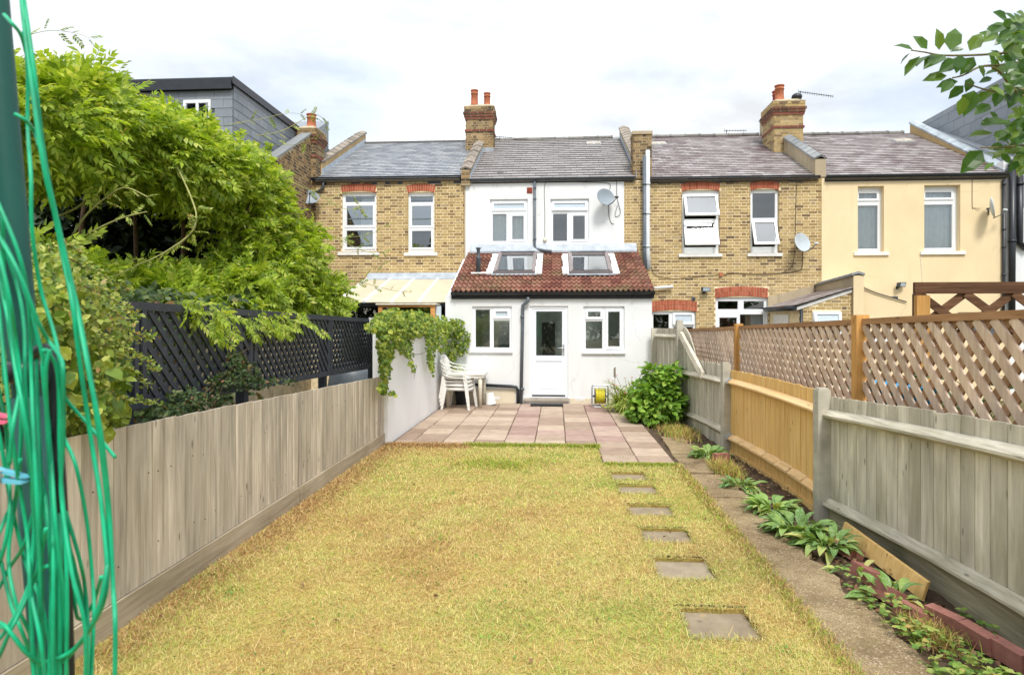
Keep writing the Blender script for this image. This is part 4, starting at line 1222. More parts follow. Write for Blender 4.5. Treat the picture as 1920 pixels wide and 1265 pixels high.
# windows, door
wsl = at_y(920, 659.5, YE).z
w = window(h3, YE + 0.045, wl, [(0.07, 0.45, 0.06, 0.93, 'fixed'), (0.55, 0.93, 0.74, 0.92, 'sash', 0, 'frosted'), (0.53, 0.95, 0.05, 0.68, 'fixed')],
           sill=(wl[0] - 0.05, wl[1] + 0.02, wl[2] - 0.05, wl[2], YE - 0.05), sillmat='upvc', depth=0.07)
w = window(h3, YE + 0.045, wr, [(0.07, 0.46, 0.73, 0.92, 'sash'), (0.05, 0.47, 0.05, 0.67, 'fixed'), (0.56, 0.93, 0.07, 0.92, 'sash')],
           sill=(wr[0] - 0.03, wr[1] + 0.02, wr[2] - 0.05, wr[2], YE - 0.05), sillmat='upvc', depth=0.07)
m = MB()
for k_ in range(8):
    for j_ in range(6):
        xx, zz = wr[0] + 0.17 + j_ * 0.035 + random.uniform(-.01, .01), wr[2] + 0.18 + k_ * 0.062
        m.box(xx, xx + 0.016, YE + 0.14, YE + 0.15, zz, zz + 0.016 + random.uniform(0, .012))
m.build('bead_curtain', M['curtain'], w)
# door set
D = dr; DW, DH = D[1] - D[0], D[3] - D[2]
m = MB(); cells(m, D[0], D[1], D[2], D[3], YE + 0.03, YE + 0.10, [(D[0] + 0.06, D[1] - 0.06, D[2] + 0.03, D[3] - 0.06)])
dfr = m.build('door_frame', M['upvc'], h3)
gl = (D[0] + 0.145, D[1] - 0.125, D[2] + 0.46 * DH, D[3] - 0.115)
m = MB(); cells(m, D[0] + 0.062, D[1] - 0.062, D[2] + 0.055, D[3] - 0.062, YE + 0.038, YE + 0.085, [gl, (D[0] + 0.14, D[1] - 0.14, D[2] + 0.16, D[2] + 0.40 * DH)])
m.box(D[0] + 0.06, D[1] - 0.06, YE + 0.0, YE + 0.04, D[2] + 0.075, D[2] + 0.10)
door = m.build('door', M['door'], h3)
m = MB(); m.box(D[0] + 0.14, D[1] - 0.14, YE + 0.052, YE + 0.07, D[2] + 0.16, D[2] + 0.40 * DH); m.box(D[0] + 0.18, D[1] - 0.18, YE + 0.046, YE + 0.06, D[2] + 0.20, D[2] + 0.40 * DH - 0.04); m.build('door_panel', M['door'], door)
m = MB(); m.quad((gl[0], YE + 0.06, gl[2]), (gl[1], YE + 0.06, gl[2]), (gl[1], YE + 0.06, gl[3]), (gl[0], YE + 0.06, gl[3])); m.build('pane', M['glass'], door)
hx = D[1] - 0.095
m = MB(); m.box(hx - 0.016, hx + 0.016, YE + 0.026, YE + 0.039, D[2] + 0.92, D[2] + 1.15); m.tube([(hx, YE + 0.03, D[2] + 1.07), (hx, YE - 0.02, D[2] + 1.07), (hx - 0.03, YE - 0.025, D[2] + 1.07), (hx - 0.13, YE - 0.025, D[2] + 1.07)], 0.011, 8); m.build('handle', M['metal'], door)
m = MB(); m.box(D[0] + 0.06, D[1] - 0.06, YE + 0.034, YE + 0.09, D[2] + 0.031, D[2] + 0.045); m.build('threshold', M['black'], dfr)
sx0, sx1 = at_y(982, 750, YE - .05).x, at_y(1068, 750, YE - .05).x
m = MB(); m.box(sx0, sx1, YE - 0.07, YE + 0.11, at_y(1030, 751.5, YE - .07).z, D[2] + 0.0); m.build('door_step', M['step'], h3)
m = MB()
for xa_, xb_ in ((e_w + 0.001, at_y(966, 740, YE).x), (at_y(985, 740, YE).x, sx0 - 0.003), (sx1 + 0.003, e_e - 0.001)): m.box(xa_, xb_, YE - 0.007, YE + 0.02, -0.03, 0.30 if xa_ < -0.9 else 0.12)
m.build('plinth', M['plinth'], ext)
# room behind the door: pale room, inner opening, green table things
m = MB()
m.box(e_w + 0.26, e_e - 0.26, YM - 0.30, YM - 0.24, 0.05, ze); m.box(e_w + 0.26, e_e - 0.26, YE + 0.26, YM - 0.3, -0.02, 0.05)
m.box(e_w + 0.26, e_w + 0.3, YE + 0.26, YM - 0.3, 0.05, ze); m.box(e_e - 0.3, e_e - 0.26, YE + 0.26, YM - 0.3, 0.05, ze)
room = m.build('room', M['interior_pale'], ext)
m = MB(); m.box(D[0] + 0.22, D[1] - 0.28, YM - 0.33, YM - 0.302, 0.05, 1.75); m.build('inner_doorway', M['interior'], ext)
m = MB(); m.box(-1.85, -1.1, YM - 0.5, YM - 0.302, 1.2, 1.75); m.box(0.5, 1.45, YM - 0.5, YM - 0.302, 0.9, 1.3); m.build('cupboard', M['plastic_white'], ext)
# pipes on the extension
yp = YE - 0.06
pipe(h3, [at_y(990, 557, YE - .1), at_y(990, 564, YE - .1), at_y(980, 573, yp), at_y(980, 600, yp), at_y(977, 757, yp)], 0.036, 'bluegrey', clips=[at_y(979.3, k_, yp) for k_ in (594, 729)])
pipe(h3, [at_y(876, 720, yp), at_y(960, 724, yp), at_y(968, 725.5, yp), at_y(971, 731, yp), at_y(971, 757, yp)], 0.033, 'black', name='waste_pipe')
for (a, b, c, d) in ((1079.5, 745.5, 1096.5, 751), (925, 743, 937, 748.5)):
    q = rc(a, b, c, d, YE); mm = MB(); mm.box(q[0], q[1], YE - 0.008, YE + 0.01, q[2], q[3])
    for k_ in range(2): mm.box(q[0] + 0.01, q[1] - 0.01, YE - 0.014, YE - 0.006, q[2] + 0.012 + k_ * 0.03, q[2] + 0.028 + k_ * 0.03)
    mm.build('air_brick', M['sill'], h3)

# ---- house 4: yellow brick, open windows
h4 = thing('terraced_house', 'yellow brick terraced house with tilted open white windows beside the cream house', 'house', (X34, YM, 0), 'terraced houses in the row')
v1 = rc(1279, 356.5, 1349, 475, YM); v2 = rc(1407, 355, 1460, 474, YM)
g1 = rc(1222.5, 583, 1304.5, 640, YM); g2 = rc(1341.5, 557, 1441, 760, YM)
b1 = rc(1277, 342.6, 1349.5, 356.5, YM); b2 = rc(1406.5, 341, 1461, 355, YM); b3 = rc(1222, 563.5, 1307, 583, YM); b4 = rc(1340.5, 538.5, 1439.5, 557, YM)
zt4 = Z_(1375, 343) + 0.1
xq0 = X_(1170) + 0.002
m = MB(); cells(m, xq0, X45, -0.16, zt4, YM, YM + 0.22, [v1, v2, g1, g2]); m.build('wall', M['mortar'], h4)
zb4 = Z_(1375, 632)
bricks(h4, (0, YM, 0), (1, 0, 0), (0, -1, 0), xq0, X45, zb4, zt4 - 0.02, [v1, v2, g1, g2, b1, b2, b3, b4], M['brick'], 300, key=lambda u, z: abs(u - 4.9) + abs(z - 4.3), keep=lambda u, z: not (u < e_e and z < ztop - 0.3))
arch(h4, *b1, YM, 16); arch(h4, *b2, YM, 12); arch(h4, *b3, YM, 15, rows=2); arch(h4, *b4, YM, 19, rows=2)
w = window(h4, YM + 0.06, v1, [(0.07, 0.93, 0.55, 0.92, 'sash', 27, 'glass_tilted'), (0.07, 0.93, 0.10, 0.50, 'sash', 23, 'glass_tilted')], sill=(v1[0] - 0.09, v1[1] + 0.06, v1[2] - 0.09, v1[2], YM - 0.06), label='white window with both of its sashes tilted open')
w = window(h4, YM + 0.06, v2, [(0.09, 0.91, 0.55, 0.95, 'fixed'), (0.09, 0.91, 0.10, 0.50, 'sash', 23, 'glass_tilted')], sill=(v2[0] - 0.08, v2[1] + 0.08, v2[2] - 0.09, v2[2], YM - 0.06), label='white window with its lower sash tilted open')
w = window(h4, YM + 0.05, g1, [(0.03, 0.40, 0.1, 0.9, 'fixed'), (0.50, 0.95, 0.58, 0.92, 'sash', 6, 'frosted'), (0.50, 0.95, 0.05, 0.48, 'fixed')])
gh = g2[3] - g2[2]; zz = lambda py: (Z_(1390, py) - g2[2]) / gh
w = window(h4, YM + 0.05, g2, [(0.05, 0.44, zz(580), zz(564), 'fixed'), (0.54, 0.93, zz(580), zz(564), 'fixed'), (0.08, 0.42, 0.05, zz(595), 'fixed'), (0.47, 0.92, 0.02, zz(589), 'fixed', 0, None)], name='french_door')
q = rc(1427, 588, 1441, 760, YM); mm = MB(); Td = Matrix.Translation((q[1], YM + 0.05, 0)) @ Matrix.Rotation(R(-62), 4, 'Z')
cells(mm, -0.55, 0.0, q[2], q[3], -0.03, 0.03, [(-0.47, -0.08, q[2] + 0.1, q[3] - 0.09)], lambda p: Td @ p); dd = mm.build('open_door', M['upvc'], w)
mm = MB(); mm.quad(*[Td @ Vector(p) for p in ((-0.47, 0, q[2] + 0.1), (-0.08, 0, q[2] + 0.1), (-0.08, 0, q[3] - 0.09), (-0.47, 0, q[3] - 0.09))]); mm.build('door_pane', M['frosted'], w)
shell(h4, X34 + 0.02, X45 - 0.01, YM + 0.225, YR, 0, zt4)
gutter(h4, X_(1217), X_(1535), YM - 0.005, Z_(1375, 343), Z_(1375, 332))
rf4 = main_roof(h4, 4, X34 + 0.2, X45 - 0.12, 0.25, 0.185, 'slate_purple', 0.017, True)
rooflight(rf4, 4, 1235, 272.5)
chimney(h4, X_(1187), X_(1222), YM - 0.002, YM + 0.5, Z_(1205, 335), Z_(1205, 249), [], 'brick_old', 'fl', corbel=False)
mm = MB(); mm.box(X_(1187) - 0.02, X_(1222) + 0.02, YM - 0.03, YM + 0.52, Z_(1205, 252), Z_(1205, 246)); mm.build('chimney_cap', M['grey_render'], h4)
# parapet 4/5 with big chimney
pp, p0, p1 = parapet(h4, X45 - 0.16, X45 + 0.10, 4, 0.42, 'grey_render', yf=YM - 0.03, low=0.02)
cc = on_roof(1448, 287, 4)
coping(pp, X45 - 0.16, X45 + 0.10, p0, (cc.y - 0.05, roofz(4, cc.y - 0.05) + 0.42), 8, 'coping_grey', lift=0.09)
coping(pp, X45 - 0.16, X45 + 0.10, (cc.y + 1.1, roofz(4, cc.y + 1.1) + 0.42), p1, 6, 'coping_grey', lift=0.09)
ccy = cc.y
qx0, qx1 = at_y(1451.5, 240, ccy).x, at_y(1506, 240, ccy).x
chimney(h4, qx0, qx1, ccy, ccy + 1.0, roofz(4, ccy) - 0.3, at_y(1478, 189, ccy).z, [(at_y(1462.5, 170, ccy + .2).x, ccy + 0.25, 0.13, 0.47, 'terracotta'), (at_y(1457, 170, ccy + .7).x, ccy + 0.75, 0.12, 0.48, 'terracotta_dark')], 'brick', 'fl')
cowl = at_y(1494, 186, ccy + .3); mm = MB(); mm.lathe([(0.13, 0.0), (0.15, 0.05), (0.14, 0.10), (0.09, 0.15), (0.01, 0.17)], cowl, 12); mm.build('chimney_cowl', M['black'], h4)
# fittings on the brick
q = at_y(1351.5, 514.5, YM - 0.012); mm = MB(); mm.box(q.x - 0.04, q.x + 0.04, YM - 0.05, YM - 0.008, q.z - 0.045, q.z + 0.045); mm.build('junction_box', M['terracotta'], h4)
cable([at_y(1357, 515, YM - .02), at_y(1375, 512, YM - .02), at_y(1420, 514, YM - .02), at_y(1465, 512, YM - .02), at_y(1498, 507, YM - .02), at_y(1504, 500, YM - .02), at_y(1505, 470, YM - .02)], 0.009, 'cable_brown', h4)
cable([at_y(1494, 345, YM - .02), at_y(1492, 400, YM - .02), at_y(1490, 470, YM - .02), at_y(1484, 500, YM - .02), at_y(1465, 512, YM - .02)], 0.006, 'cable_brown', h4)
cable([at_y(1222, 500, YM - .02), at_y(1228, 515, YM - .02), at_y(1260, 522, YM - .02), at_y(1300, 519, YM - .02), at_y(1348, 515, YM - .02)], 0.006, 'cable_brown', h4)
pipe(h4, [at_y(1226, 540, YM - .1), at_y(1262, 537, YM - .1)], 0.04, 'sill', name='flue_pipe')
q = at_y(1300, 560, YM); mm = MB(); mm.lathe([(0.05, 0), (0.05, 0.02), (0.035, 0.022)], (q.x, YM - 0.005, q.z), 12, Matrix.Rotation(R(90), 4, 'X')); mm.build('vent_cover', M['darkgrey'], h4)
dish('pale grey satellite dish on yellow brick wall between open windows and cream house', 1505, 454, YM, 0.48, 0.48, R(25), 14, 'dish_pale', arm=(0.18, -0.12))
def floodlight(label, px, py, Y, yaw, grp='floodlights on the rear walls'):
    c = at_y(px, py, Y - 0.12)
    t = thing('floodlight', label, 'floodlight', c, grp, rot=(0, 0, yaw))
    mm = MB(); mm.prism([(-0.10, -0.03, -0.05), (-0.10, 0.05, -0.02), (-0.10, 0.05, 0.05), (-0.10, -0.06, 0.06)], (0.20, 0, 0)); mm.build('lamp_body', M['darkgrey'], t)
    mm = MB(); mm.quad((-0.085, -0.037, -0.035), (0.085, -0.037, -0.035), (0.085, -0.060, 0.045), (-0.085, -0.060, 0.045)); mm.build('lens', M['frosted'], t)
    mm = MB(); mm.tube([(0, 0.04, -0.03), (0, 0.08, -0.06), (0, 0.115, -0.06)], 0.014, 6); mm.box(-0.035, 0.035, 0.10, 0.118, -0.10, -0.02); mm.build('bracket', M['darkgrey'], t)
    return t
floodlight('small dark floodlight on yellow brick wall left of the french door', 1323, 543, YM, R(10))
# outhouse of house 4
YO = 14.7
ox0, ox1 = at_y(1499, 580, YO).x, at_y(1597, 550, YO).x
oz0, oz1 = at_y(1499, 571, YO).z, at_y(1597, 540, YO).z
sw = rc(1523, 584.5, 1577, 640, YO)
m = MB(); m.prism([(ox0, YO, -0.1), (ox1, YO, -0.1), (ox1, YO, oz1 - 0.02), (ox0, YO, oz0 - 0.06)], (0, 0.2, 0)); m.box(ox0, ox0 + 0.2, YO + 0.202, YM - 0.01, -0.1, oz0 - 0.1)
oh = m.build('outhouse', M['mortar'], h4)
sl_ = (oz1 - oz0) / (ox1 - ox0)
bricks(oh, (0, YO, 0), (1, 0, 0), (0, -1, 0), ox0, ox1, at_y(1550, 632, YO).z, oz1, [sw], M['brick'], 150, keep=lambda u, z: z < oz0 - 0.1 + sl_ * (u - ox0))
w = window(h4, YO - 0.03, sw, [(0.06, 0.94, 0.50, 0.97, 'sash', 14, 'frosted'), (0.06, 0.94, 0.05, 0.40, 'fixed', 0, 'frosted')])
m = MB(); dd = at_x(1480, 600, ox0).y, at_x(1453, 600, ox0).y; m.box(ox0 - 0.03, ox0 - 0.005, dd[0], dd[1], 0.0, at_x(1466, 590, ox0).z); m.build('side_door', M['plastic_white'], oh)
S2 = Vector((ox1 - ox0 + 0.1, 0, oz1 - oz0 + 0.03))
slates(oh, (ox0 - 0.1, YM - 0.02, oz0 - 0.02), (0, -1, 0), S2, 0, YM - YO + 0.06, S2.length, 0.25, 0.19, M['slate_purple'], limit=80)
m = MB(); m.prism([(ox0 - 0.1, YO - 0.02, oz0 - 0.06), (ox1, YO - 0.02, oz1 - 0.02), (ox1, YO - 0.02, oz1 - 0.09), (ox0 - 0.1, YO - 0.02, oz0 - 0.13)], (0, 0.05, 0)); m.build('verge', M['sill'], oh)
m = MB(); m.tube([(ox0 - 0.12, YO - 0.05, oz0 - 0.08), (ox0 - 0.12, YM - 0.02, oz0 - 0.06)], 0.055, 8); m.tube([(ox0 + 0.02, YO - 0.06, oz0 - 0.1), (ox0 + 0.02, YO - 0.06, 0)], 0.035, 8); m.build('gutter', M['black'], oh)
# party parapet between the outhouses
pz1 = at_y(1600, 516, YO).z; pz0 = Z_(1527, 535, YM)
m = MB(); m.prism([(ox1, YO - 0.06, -0.1), (ox1, YO - 0.06, pz1), (ox1, YM - 0.01, pz0), (ox1, YM - 0.01, -0.1)], (0.20, 0, 0)); pw = m.build('outhouse_parapet', M['grey_render'], h4)
coping(pw, ox1, ox1 + 0.20, (YO - 0.1, pz1), (YM - 0.02, pz0), 7, 'coping_grey', lift=0.05, ov=0.04)
# upstand of cement against the main wall
m = MB(); qa, qb = at_y(1440, 556, YM - .03), at_y(1527, 535, YM - .03); m.prism([(qa.x, YM - 0.03, qa.z), (qb.x, YM - 0.03, qb.z), (qb.x, YM - 0.03, oz1 - .05), (qa.x, YM - 0.03, oz0 - .05)], (0, 0.028, 0)); m.build('cement_upstand', M['grey_render'], oh)

# ---- house 5: cream
h5 = thing('terraced_house', 'cream painted terraced house with net curtained windows and purple slate roof', 'house', (X45, YM, 0), 'terraced houses in the row')
k1 = rc(1608, 349, 1657, 472, YM); k2 = rc(1732.5, 347, 1800, 470.5, YM)
k3 = rc(1795, 585, 1885, 640, YM)
zt5 = Z_(1710, 339) + 0.1
m = MB(); cells(m, X45 + 0.002, X56, -0.16, zt5, YM - 0.012, YM + 0.22, [k1, k2, k3]); m.build('wall', M['cream_render'], h5)
for rr in (k1, k2):
    w = window(h5, YM + 0.13, rr, [(0.06, 0.88, 0.80, 0.93, 'sash'), (0.06, 0.88, 0.05, 0.72, 'fixed')],
               sill=(rr[0] - 0.1, rr[1] + 0.11, rr[2] - 0.09, rr[2], YM - 0.06))
    curtain(w, rr[0], rr[1], rr[2], rr[3] - 0.1, YM + 0.26, folds=8, amp=0.03)
w = window(h5, YM + 0.05, k3, [(0.06, 0.46, 0.1, 0.9, 'fixed'), (0.54, 0.94, 0.1, 0.9, 'fixed')])
shell(h5, X45 + 0.02, X56 - 0.01, YM + 0.225, YR, 0, zt5)
gutter(h5, X_(1546), X_(1885), YM - 0.017, Z_(1710, 339), Z_(1710, 328))
rf5 = main_roof(h5, 5, X45 + 0.1, X56 + 0.02, 0.25, 0.185, 'slate_purple', 0.017, True)
rooflight(rf5, 5, 1692, 267, 0.52, 0.42)
# raking wall 5/6 with lead on top
pa, pb = at_x(1706, 224, X56 + 0.02), at_x(1884, 312, X56 + 0.02)
m = MB(); m.prism([(X56 + 0.02, pb.y, roofz(5, pb.y) - 0.1), (X56 + 0.02, pb.y, pb.z - 0.12), (X56 + 0.02, pa.y, pa.z - 0.12), (X56 + 0.02, pa.y, roofz(5, pb.y))], (0.28, 0, 0)); pw5 = m.build('parapet', M['tan_render'], h5)
d = Vector((0, pa.y - pb.y, pa.z - pb.z)); n_ = 6
for i in range(n_):
    a = Vector((X56 + 0.16, pb.y, pb.z - 0.12)) + d * (i / n_); b = Vector((X56 + 0.16, pb.y, pb.z - 0.12)) + d * ((i + 1.03) / n_)
    m = MB(); m.prism([a + Vector((-0.16, 0, -0.02)), a + Vector((-0.16, 0, 0.03)), a + Vector((-0.06, 0, 0.09)), a + Vector((0.06, 0, 0.09)), a + Vector((0.16, 0, 0.03)), a + Vector((0.16, 0, -0.02))], b - a); m.build('lead_capping', M['lead_pale'], pw5)
pipe(h5, [at_y(1882, 337, YM - .06), at_y(1882, 540, YM - .06), at_y(1880, 620, YM - .06)], 0.036, 'black', clips=[at_y(1882, k_, YM - .06) for k_ in (345, 430, 463, 515)])
cable([at_y(1823, 332, YM - .02), at_y(1823, 386, YM - .02), at_y(1826, 390, YM - .02), at_y(1838, 391, YM - .05)], 0.006, 'cable_brown', h5)
cable([at_y(1725, 473, YM - .02), at_y(1728, 505, YM - .02), at_y(1730, 530, YM - .02)], 0.005, 'sill', h5)
cable([at_y(1612, 536, YO - .03), at_y(1640, 548, YO - .03), at_y(1680, 560, YO - .03), at_y(1700, 566, YO - .03)], 0.012, 'cable', h5)
dish('pale satellite dish seen side on at the edge of the cream wall', 1862, 389, YM, 0.44, 0.5, R(62), 8, 'dish_pale', arm=(0.16, -0.1), wall_dx=0.1)
floodlight('floodlight on cream wall above the cream outhouse', 1690, 534, YM, R(25))
m = MB(); cx1_ = at_y(1702, 590, YO).x
qz1, qz2 = at_y(1618, 534, YO).z, at_y(1700, 568, YO).z
kw = rc(1625, 597, 1670, 640, YO)
m.prism([(ox1 + 0.202, YO, -0.1), (cx1_, YO, -0.1), (cx1_, YO, qz2), (ox1 + 0.202, YO, qz1)], (0, YM - YO - 0.02, 0)); o5 = m.build('outhouse', M['cream_render'], h5)
m = MB(); m.box(ox1 + 0.005, ox1 + 0.225, YO - 0.075, YO - 0.062, -0.1, pz1 - 0.01); m.build('pier', M['cream_render'], o5)
window(h5, YO - 0.02, kw, [(0.08, 0.92, 0.3, 0.9, 'fixed', 0, 'frosted')], depth=0.015, name='window')
m = MB(); m.box(cx1_ + 0.0, cx1_ + 0.3, YO + 1.0, YO + 1.9, 1.95, 2.35); m.build('extractor_box', M['darkgrey'], o5)

# ---- house 6: white edge with pipes, slate dormer
h6 = thing('terraced_house', 'white walled end house with thick black pipes and slate clad dormer behind the leaves', 'house', (X56 + 0.3, YM, 0), 'terraced houses in the row')
m = MB(); m.box(X56 + 0.002, X56 + 5, YM + 0.05, YM + 0.3, -0.16, Z_(1900, 300)); m.build('wall', M['white_render'], h6)
m = MB(); m.prism([(X56 + 0.31, YM - 0.05, Z_(1900, 305)), (X56 + 0.31, YR, Z_(1900, 305) + 2.2), (X56 + 0.31, YR, 4), (X56 + 0.31, YM + 0.1, 4)], (5, 0, 0)); m.build('roof', M['slate'], h6)
pipe(h6, [at_y(1898.5, 300, YM - .06), at_y(1897, 640, YM - .06)], 0.075, 'black', clips=[at_y(1898, k_, YM - .06) for k_ in (310, 452)])
pipe(h6, [at_y(1912, 330, YM - .02), at_y(1912, 455, YM - .02), at_y(1925, 466, YM - .02)], 0.075, 'black', name='soil_pipe', clips=[at_y(1912, 345, YM - .02)])
DX = X56 + 0.55
da = at_x(1894, 149, DX); db = at_x(1757, 229, DX)
m = MB(); m.prism([(DX, da.y - 0.4, 5.0), (DX, da.y - 0.4, da.z), (DX, db.y + 1, da.z), (DX, db.y + 1, 5.0)], (4, 0, 0)); dm = m.build('dormer', M['darkgrey'], h6)
slates(dm, (DX - 0.004, 0, 5.2), (0, -1, 0), (0, 0, 1), -(db.y + 0.9), -(da.y - 0.4), da.z - 5.2, 0.5, 0.3, M['slate_dormer'], limit=150, keep=lambda u, v: v + 5.2 > 5.4)
slates(dm, (0, da.y - 0.404, 5.2), (1, 0, 0), (0, 0, 1), DX, DX + 3, da.z - 5.2, 0.5, 0.3, M['slate_dormer'], limit=60)

# ---- house 1: dormer, raking brick gable
h1 = thing('terraced_house', 'left end house with grey slate clad dormer rising behind the wisteria', 'house', (X12 - 1, 13, 0), 'terraced houses in the row')
GX = X12 - 0.12
ga, gb = at_x(560, 268, GX), at_x(477, 326, GX)
gs = (ga.z - gb.z) / (ga.y - gb.y)
yf1 = gb.y - 2.2; zf1 = gb.z - gs * 2.2
m = MB(); m.prism([(GX - 0.22, yf1, -0.1), (GX - 0.22, yf1, zf1), (GX - 0.22, YM, gb.z + gs * (YM - gb.y)), (GX - 0.22, YM, -0.1)], (0.22, 0, 0))
m.box(GX - 6, GX - 0.23, yf1, yf1 + 0.25, -0.1, zf1 - 0.2)
m.build('wall', M['mortar_old'], h1)
bricks(h1, (GX, 0, 0), (0, 1, 0), (1, 0, 0), gb.y - 1.0, YM - 0.05, 3.0, ga.z + 0.6, (), M['brick_old'], 300, key=lambda u, z: -u - z, keep=lambda u, z: z < gb.z + gs * (u - gb.y) - 0.05)
m = MB(); m.prism([(GX - 0.26, gb.y - 2, gb.z - gs * 2), (GX + 0.03, gb.y - 2, gb.z - gs * 2), (GX + 0.03, YM, gb.z + gs * (YM - gb.y)), (GX - 0.26, YM, gb.z + gs * (YM - gb.y))], (0, 0, 0.05)); m.build('gable_coping', M['coping_grey'], h1)
S = Vector((0, 1, gs)).normalized()
m = MB(); m.prism([(GX - 6, yf1 - 0.2, zf1 - 0.25), (GX - 6, YM + 2, zf1 - 0.25 + gs * (YM + 2.2 - yf1)), (GX - 6, YM + 2, 3), (GX - 6, yf1, 3)], (5.75, 0, 0)); r1_ = m.build('roof', M['slate_dormer'], h1)
slates(r1_, (0, gb.y - 1.5, zf1 - 0.25 + gs * (gb.y - 1.3 - yf1) + 0.01), (1, 0, 0), S, GX - 0.75, GX - 0.23, 5.2, 0.25, 0.19, M['slate'], limit=90)
DX1 = GX - 0.42
fa = at_x(437, 152, DX1)
m = MB(); m.box(DX1 - 4.6, DX1, fa.y, fa.y + 6.2, gb.z - 1.0, fa.z - 0.05)
m.prism([(DX1 - 4.7, fa.y - 0.1, fa.z - 0.05), (DX1 + 0.05, fa.y - 0.1, fa.z - 0.05), (DX1 + 0.05, fa.y + 6.2, fa.z - 0.05), (DX1 - 4.7, fa.y + 6.2, fa.z - 0.05)], (0, 0, 0.10))
d1 = m.build('dormer', M['darkgrey'], h1)
m = MB(); m.box(DX1 - 4.75, DX1 + 0.02, fa.y - 0.125, fa.y - 0.102, fa.z - 0.20, fa.z + 0.02); m.box(DX1 + 0.052, DX1 + 0.072, fa.y - 0.125, fa.y + 6.2, fa.z - 0.10, fa.z + 0.06); m.build('fascia_board', M['black'], d1)
wq = rc(345, 188, 396, 260, fa.y)
slates(d1, (DX1 + 0.004, 0, gb.z - 0.9), (0, 1, 0), (0, 0, 1), fa.y, fa.y + 6.0, fa.z - 0.1 - gb.z + 0.9, 0.40, 0.19, M['slate_dormer'], limit=180, keep=lambda u, v: v + gb.z - 0.9 > gb.z - 0.2 + gs * (u - gb.y) - 0.35)
slates(d1, (0, fa.y - 0.004, gb.z - 0.9), (1, 0, 0), (0, 0, 1), DX1 - 4.6, DX1, fa.z - 0.2 - gb.z + 0.9, 0.40, 0.19, M['slate_dormer'], limit=120, holes=[(wq[0], wq[1], wq[2] - gb.z + .9, wq[3] - gb.z + .9)])
window(h1, fa.y - 0.03, wq, [(0.08, 0.46, 0.1, 0.92, 'fixed'), (0.54, 0.92, 0.1, 0.92, 'fixed')], depth=0.025)
dish('dark satellite dish beside the drainpipe of the left brick house', 578, 369, YM, 0.56, 0.40, R(20), 22, 'dish', arm=(0.05, -0.05))

# aerials
def aerial(label, pts_boom, mast, n, Lr):
    t = thing('aerial', label, 'aerial', mast[0], 'television aerials')
    m = MB(); m.tube(mast, 0.014, 6); m.build('mast', M['darkgrey'], t)
    m = MB(); a, b = Vector(pts_boom[0]), Vector(pts_boom[1]); m.tube([a, b], 0.011, 5)
    d = (b - a)
    side = d.cross(ZAX).normalized() * 0.3 + ZAX * 0.95
    for i in range(n):
        p = a + d * (i / (n - 1)); l = Lr * (1.6 if i == 0 else 1.0)
        m.tube([p - side * l, p + side * l], 0.005, 4)
    m.build('boom', M['darkgrey'], t)
ay = ccy + 0.5
aerial('thin yagi aerial on top of the right brick chimney', (at_y(1497, 172, ay), at_y(1562, 181, ay)), (at_y(1500, 192, ay), at_y(1501, 171, ay)), 16, 0.045)
aerial('faint far aerial above the ridge left of the big chimney', (at_y(1358, 245, YR + 2), at_y(1399, 245, YR + 2)), (at_y(1362, 275, YR + 2), at_y(1362, 244, YR + 2)), 9, 0.05)
aerial('faint aerial behind the ridge beside the twin pot chimney', (at_y(928, 256, YR + 2), at_y(960, 258.5, YR + 2)), (at_y(930, 285, YR + 2), at_y(930, 255, YR + 2)), 9, 0.05)
# ------------------------------------------------------------------ fences and walls
def board(name, parent, x0, x1, y0, y1, z0, z1, mat, M_=None):
    b = MB(); b.box(x0, x1, y0, y1, z0, z1, M_); return b.build(name, M[mat], parent)

# left fence: smooth side, boards overlapping
lf_ = thing('board_fence', 'weathered pale grey close board fence along the left of the lawn', 'fence', (XL, 5, 0))
y = 0.9
k = 0
NAILS = MB(); JOINT = []
while y < 9.05:
    wd = random.uniform(0.10, 0.15)
    top = 1.218 - 0.0277 * y + random.uniform(-0.003, 0.003)
    if not JOINT and y > 5.93: y = 6.04; JOINT.append(1)
    b = MB()
    a0, a1 = XL - random.uniform(0.0, 0.003), XL - random.uniform(0.004, 0.008)
    y1 = min(y + wd + 0.012, 9.07)
    if y < 6.0: y1 = min(y1, 6.005)
    b.prism([(a0, y, 0.17), (a1, y1, 0.17), (a1 - 0.012, y1, 0.17), (a0 - 0.02, y, 0.17)], (random.uniform(-.004, .004), 0, top - 0.17))
    b.build('board', M['boards'], lf_)
    for zz in (0.36, 0.80):
        if random.random() < .45:
            z_ = zz + random.uniform(-.015, .02); y_ = y + wd * random.uniform(.3, .7); NAILS.box(XL - 0.004, XL + 0.002, y_, y_ + .005, z_, z_ + .005)
    y += wd + (0.004 if random.random() < .25 else 0); k += 1
stuff(NAILS.build('nails', M['cable'], lf_))
for a, b_ in ((0.5, 3.0), (3.0, 6.0), (6.03, 9.07)):
    board('gravel_board', lf_, XL - 0.03, XL + 0.012, a, b_ - 0.008, -0.12, 0.165, 'gravelboard')
for yy in (6.02, 9.13):
    board('post', lf_, XL - (0.20 if yy < 8 else 0.11), XL - 0.10 if yy < 8 else XL + 0.03, yy - 0.05, yy + 0.05, -0.1, 0.98, 'gravelboard')
for yy in (1.0, 3.0): board('post', lf_, XL - 0.13, XL - 0.04, yy - 0.05, yy + 0.05, -0.1, 1.05, 'gravelboard')
for zz in (0.35, 0.75): board('rail', lf_, XL - 0.09, XL - 0.03, 1.0, 9.05, zz, zz + 0.06, 'gravelboard')

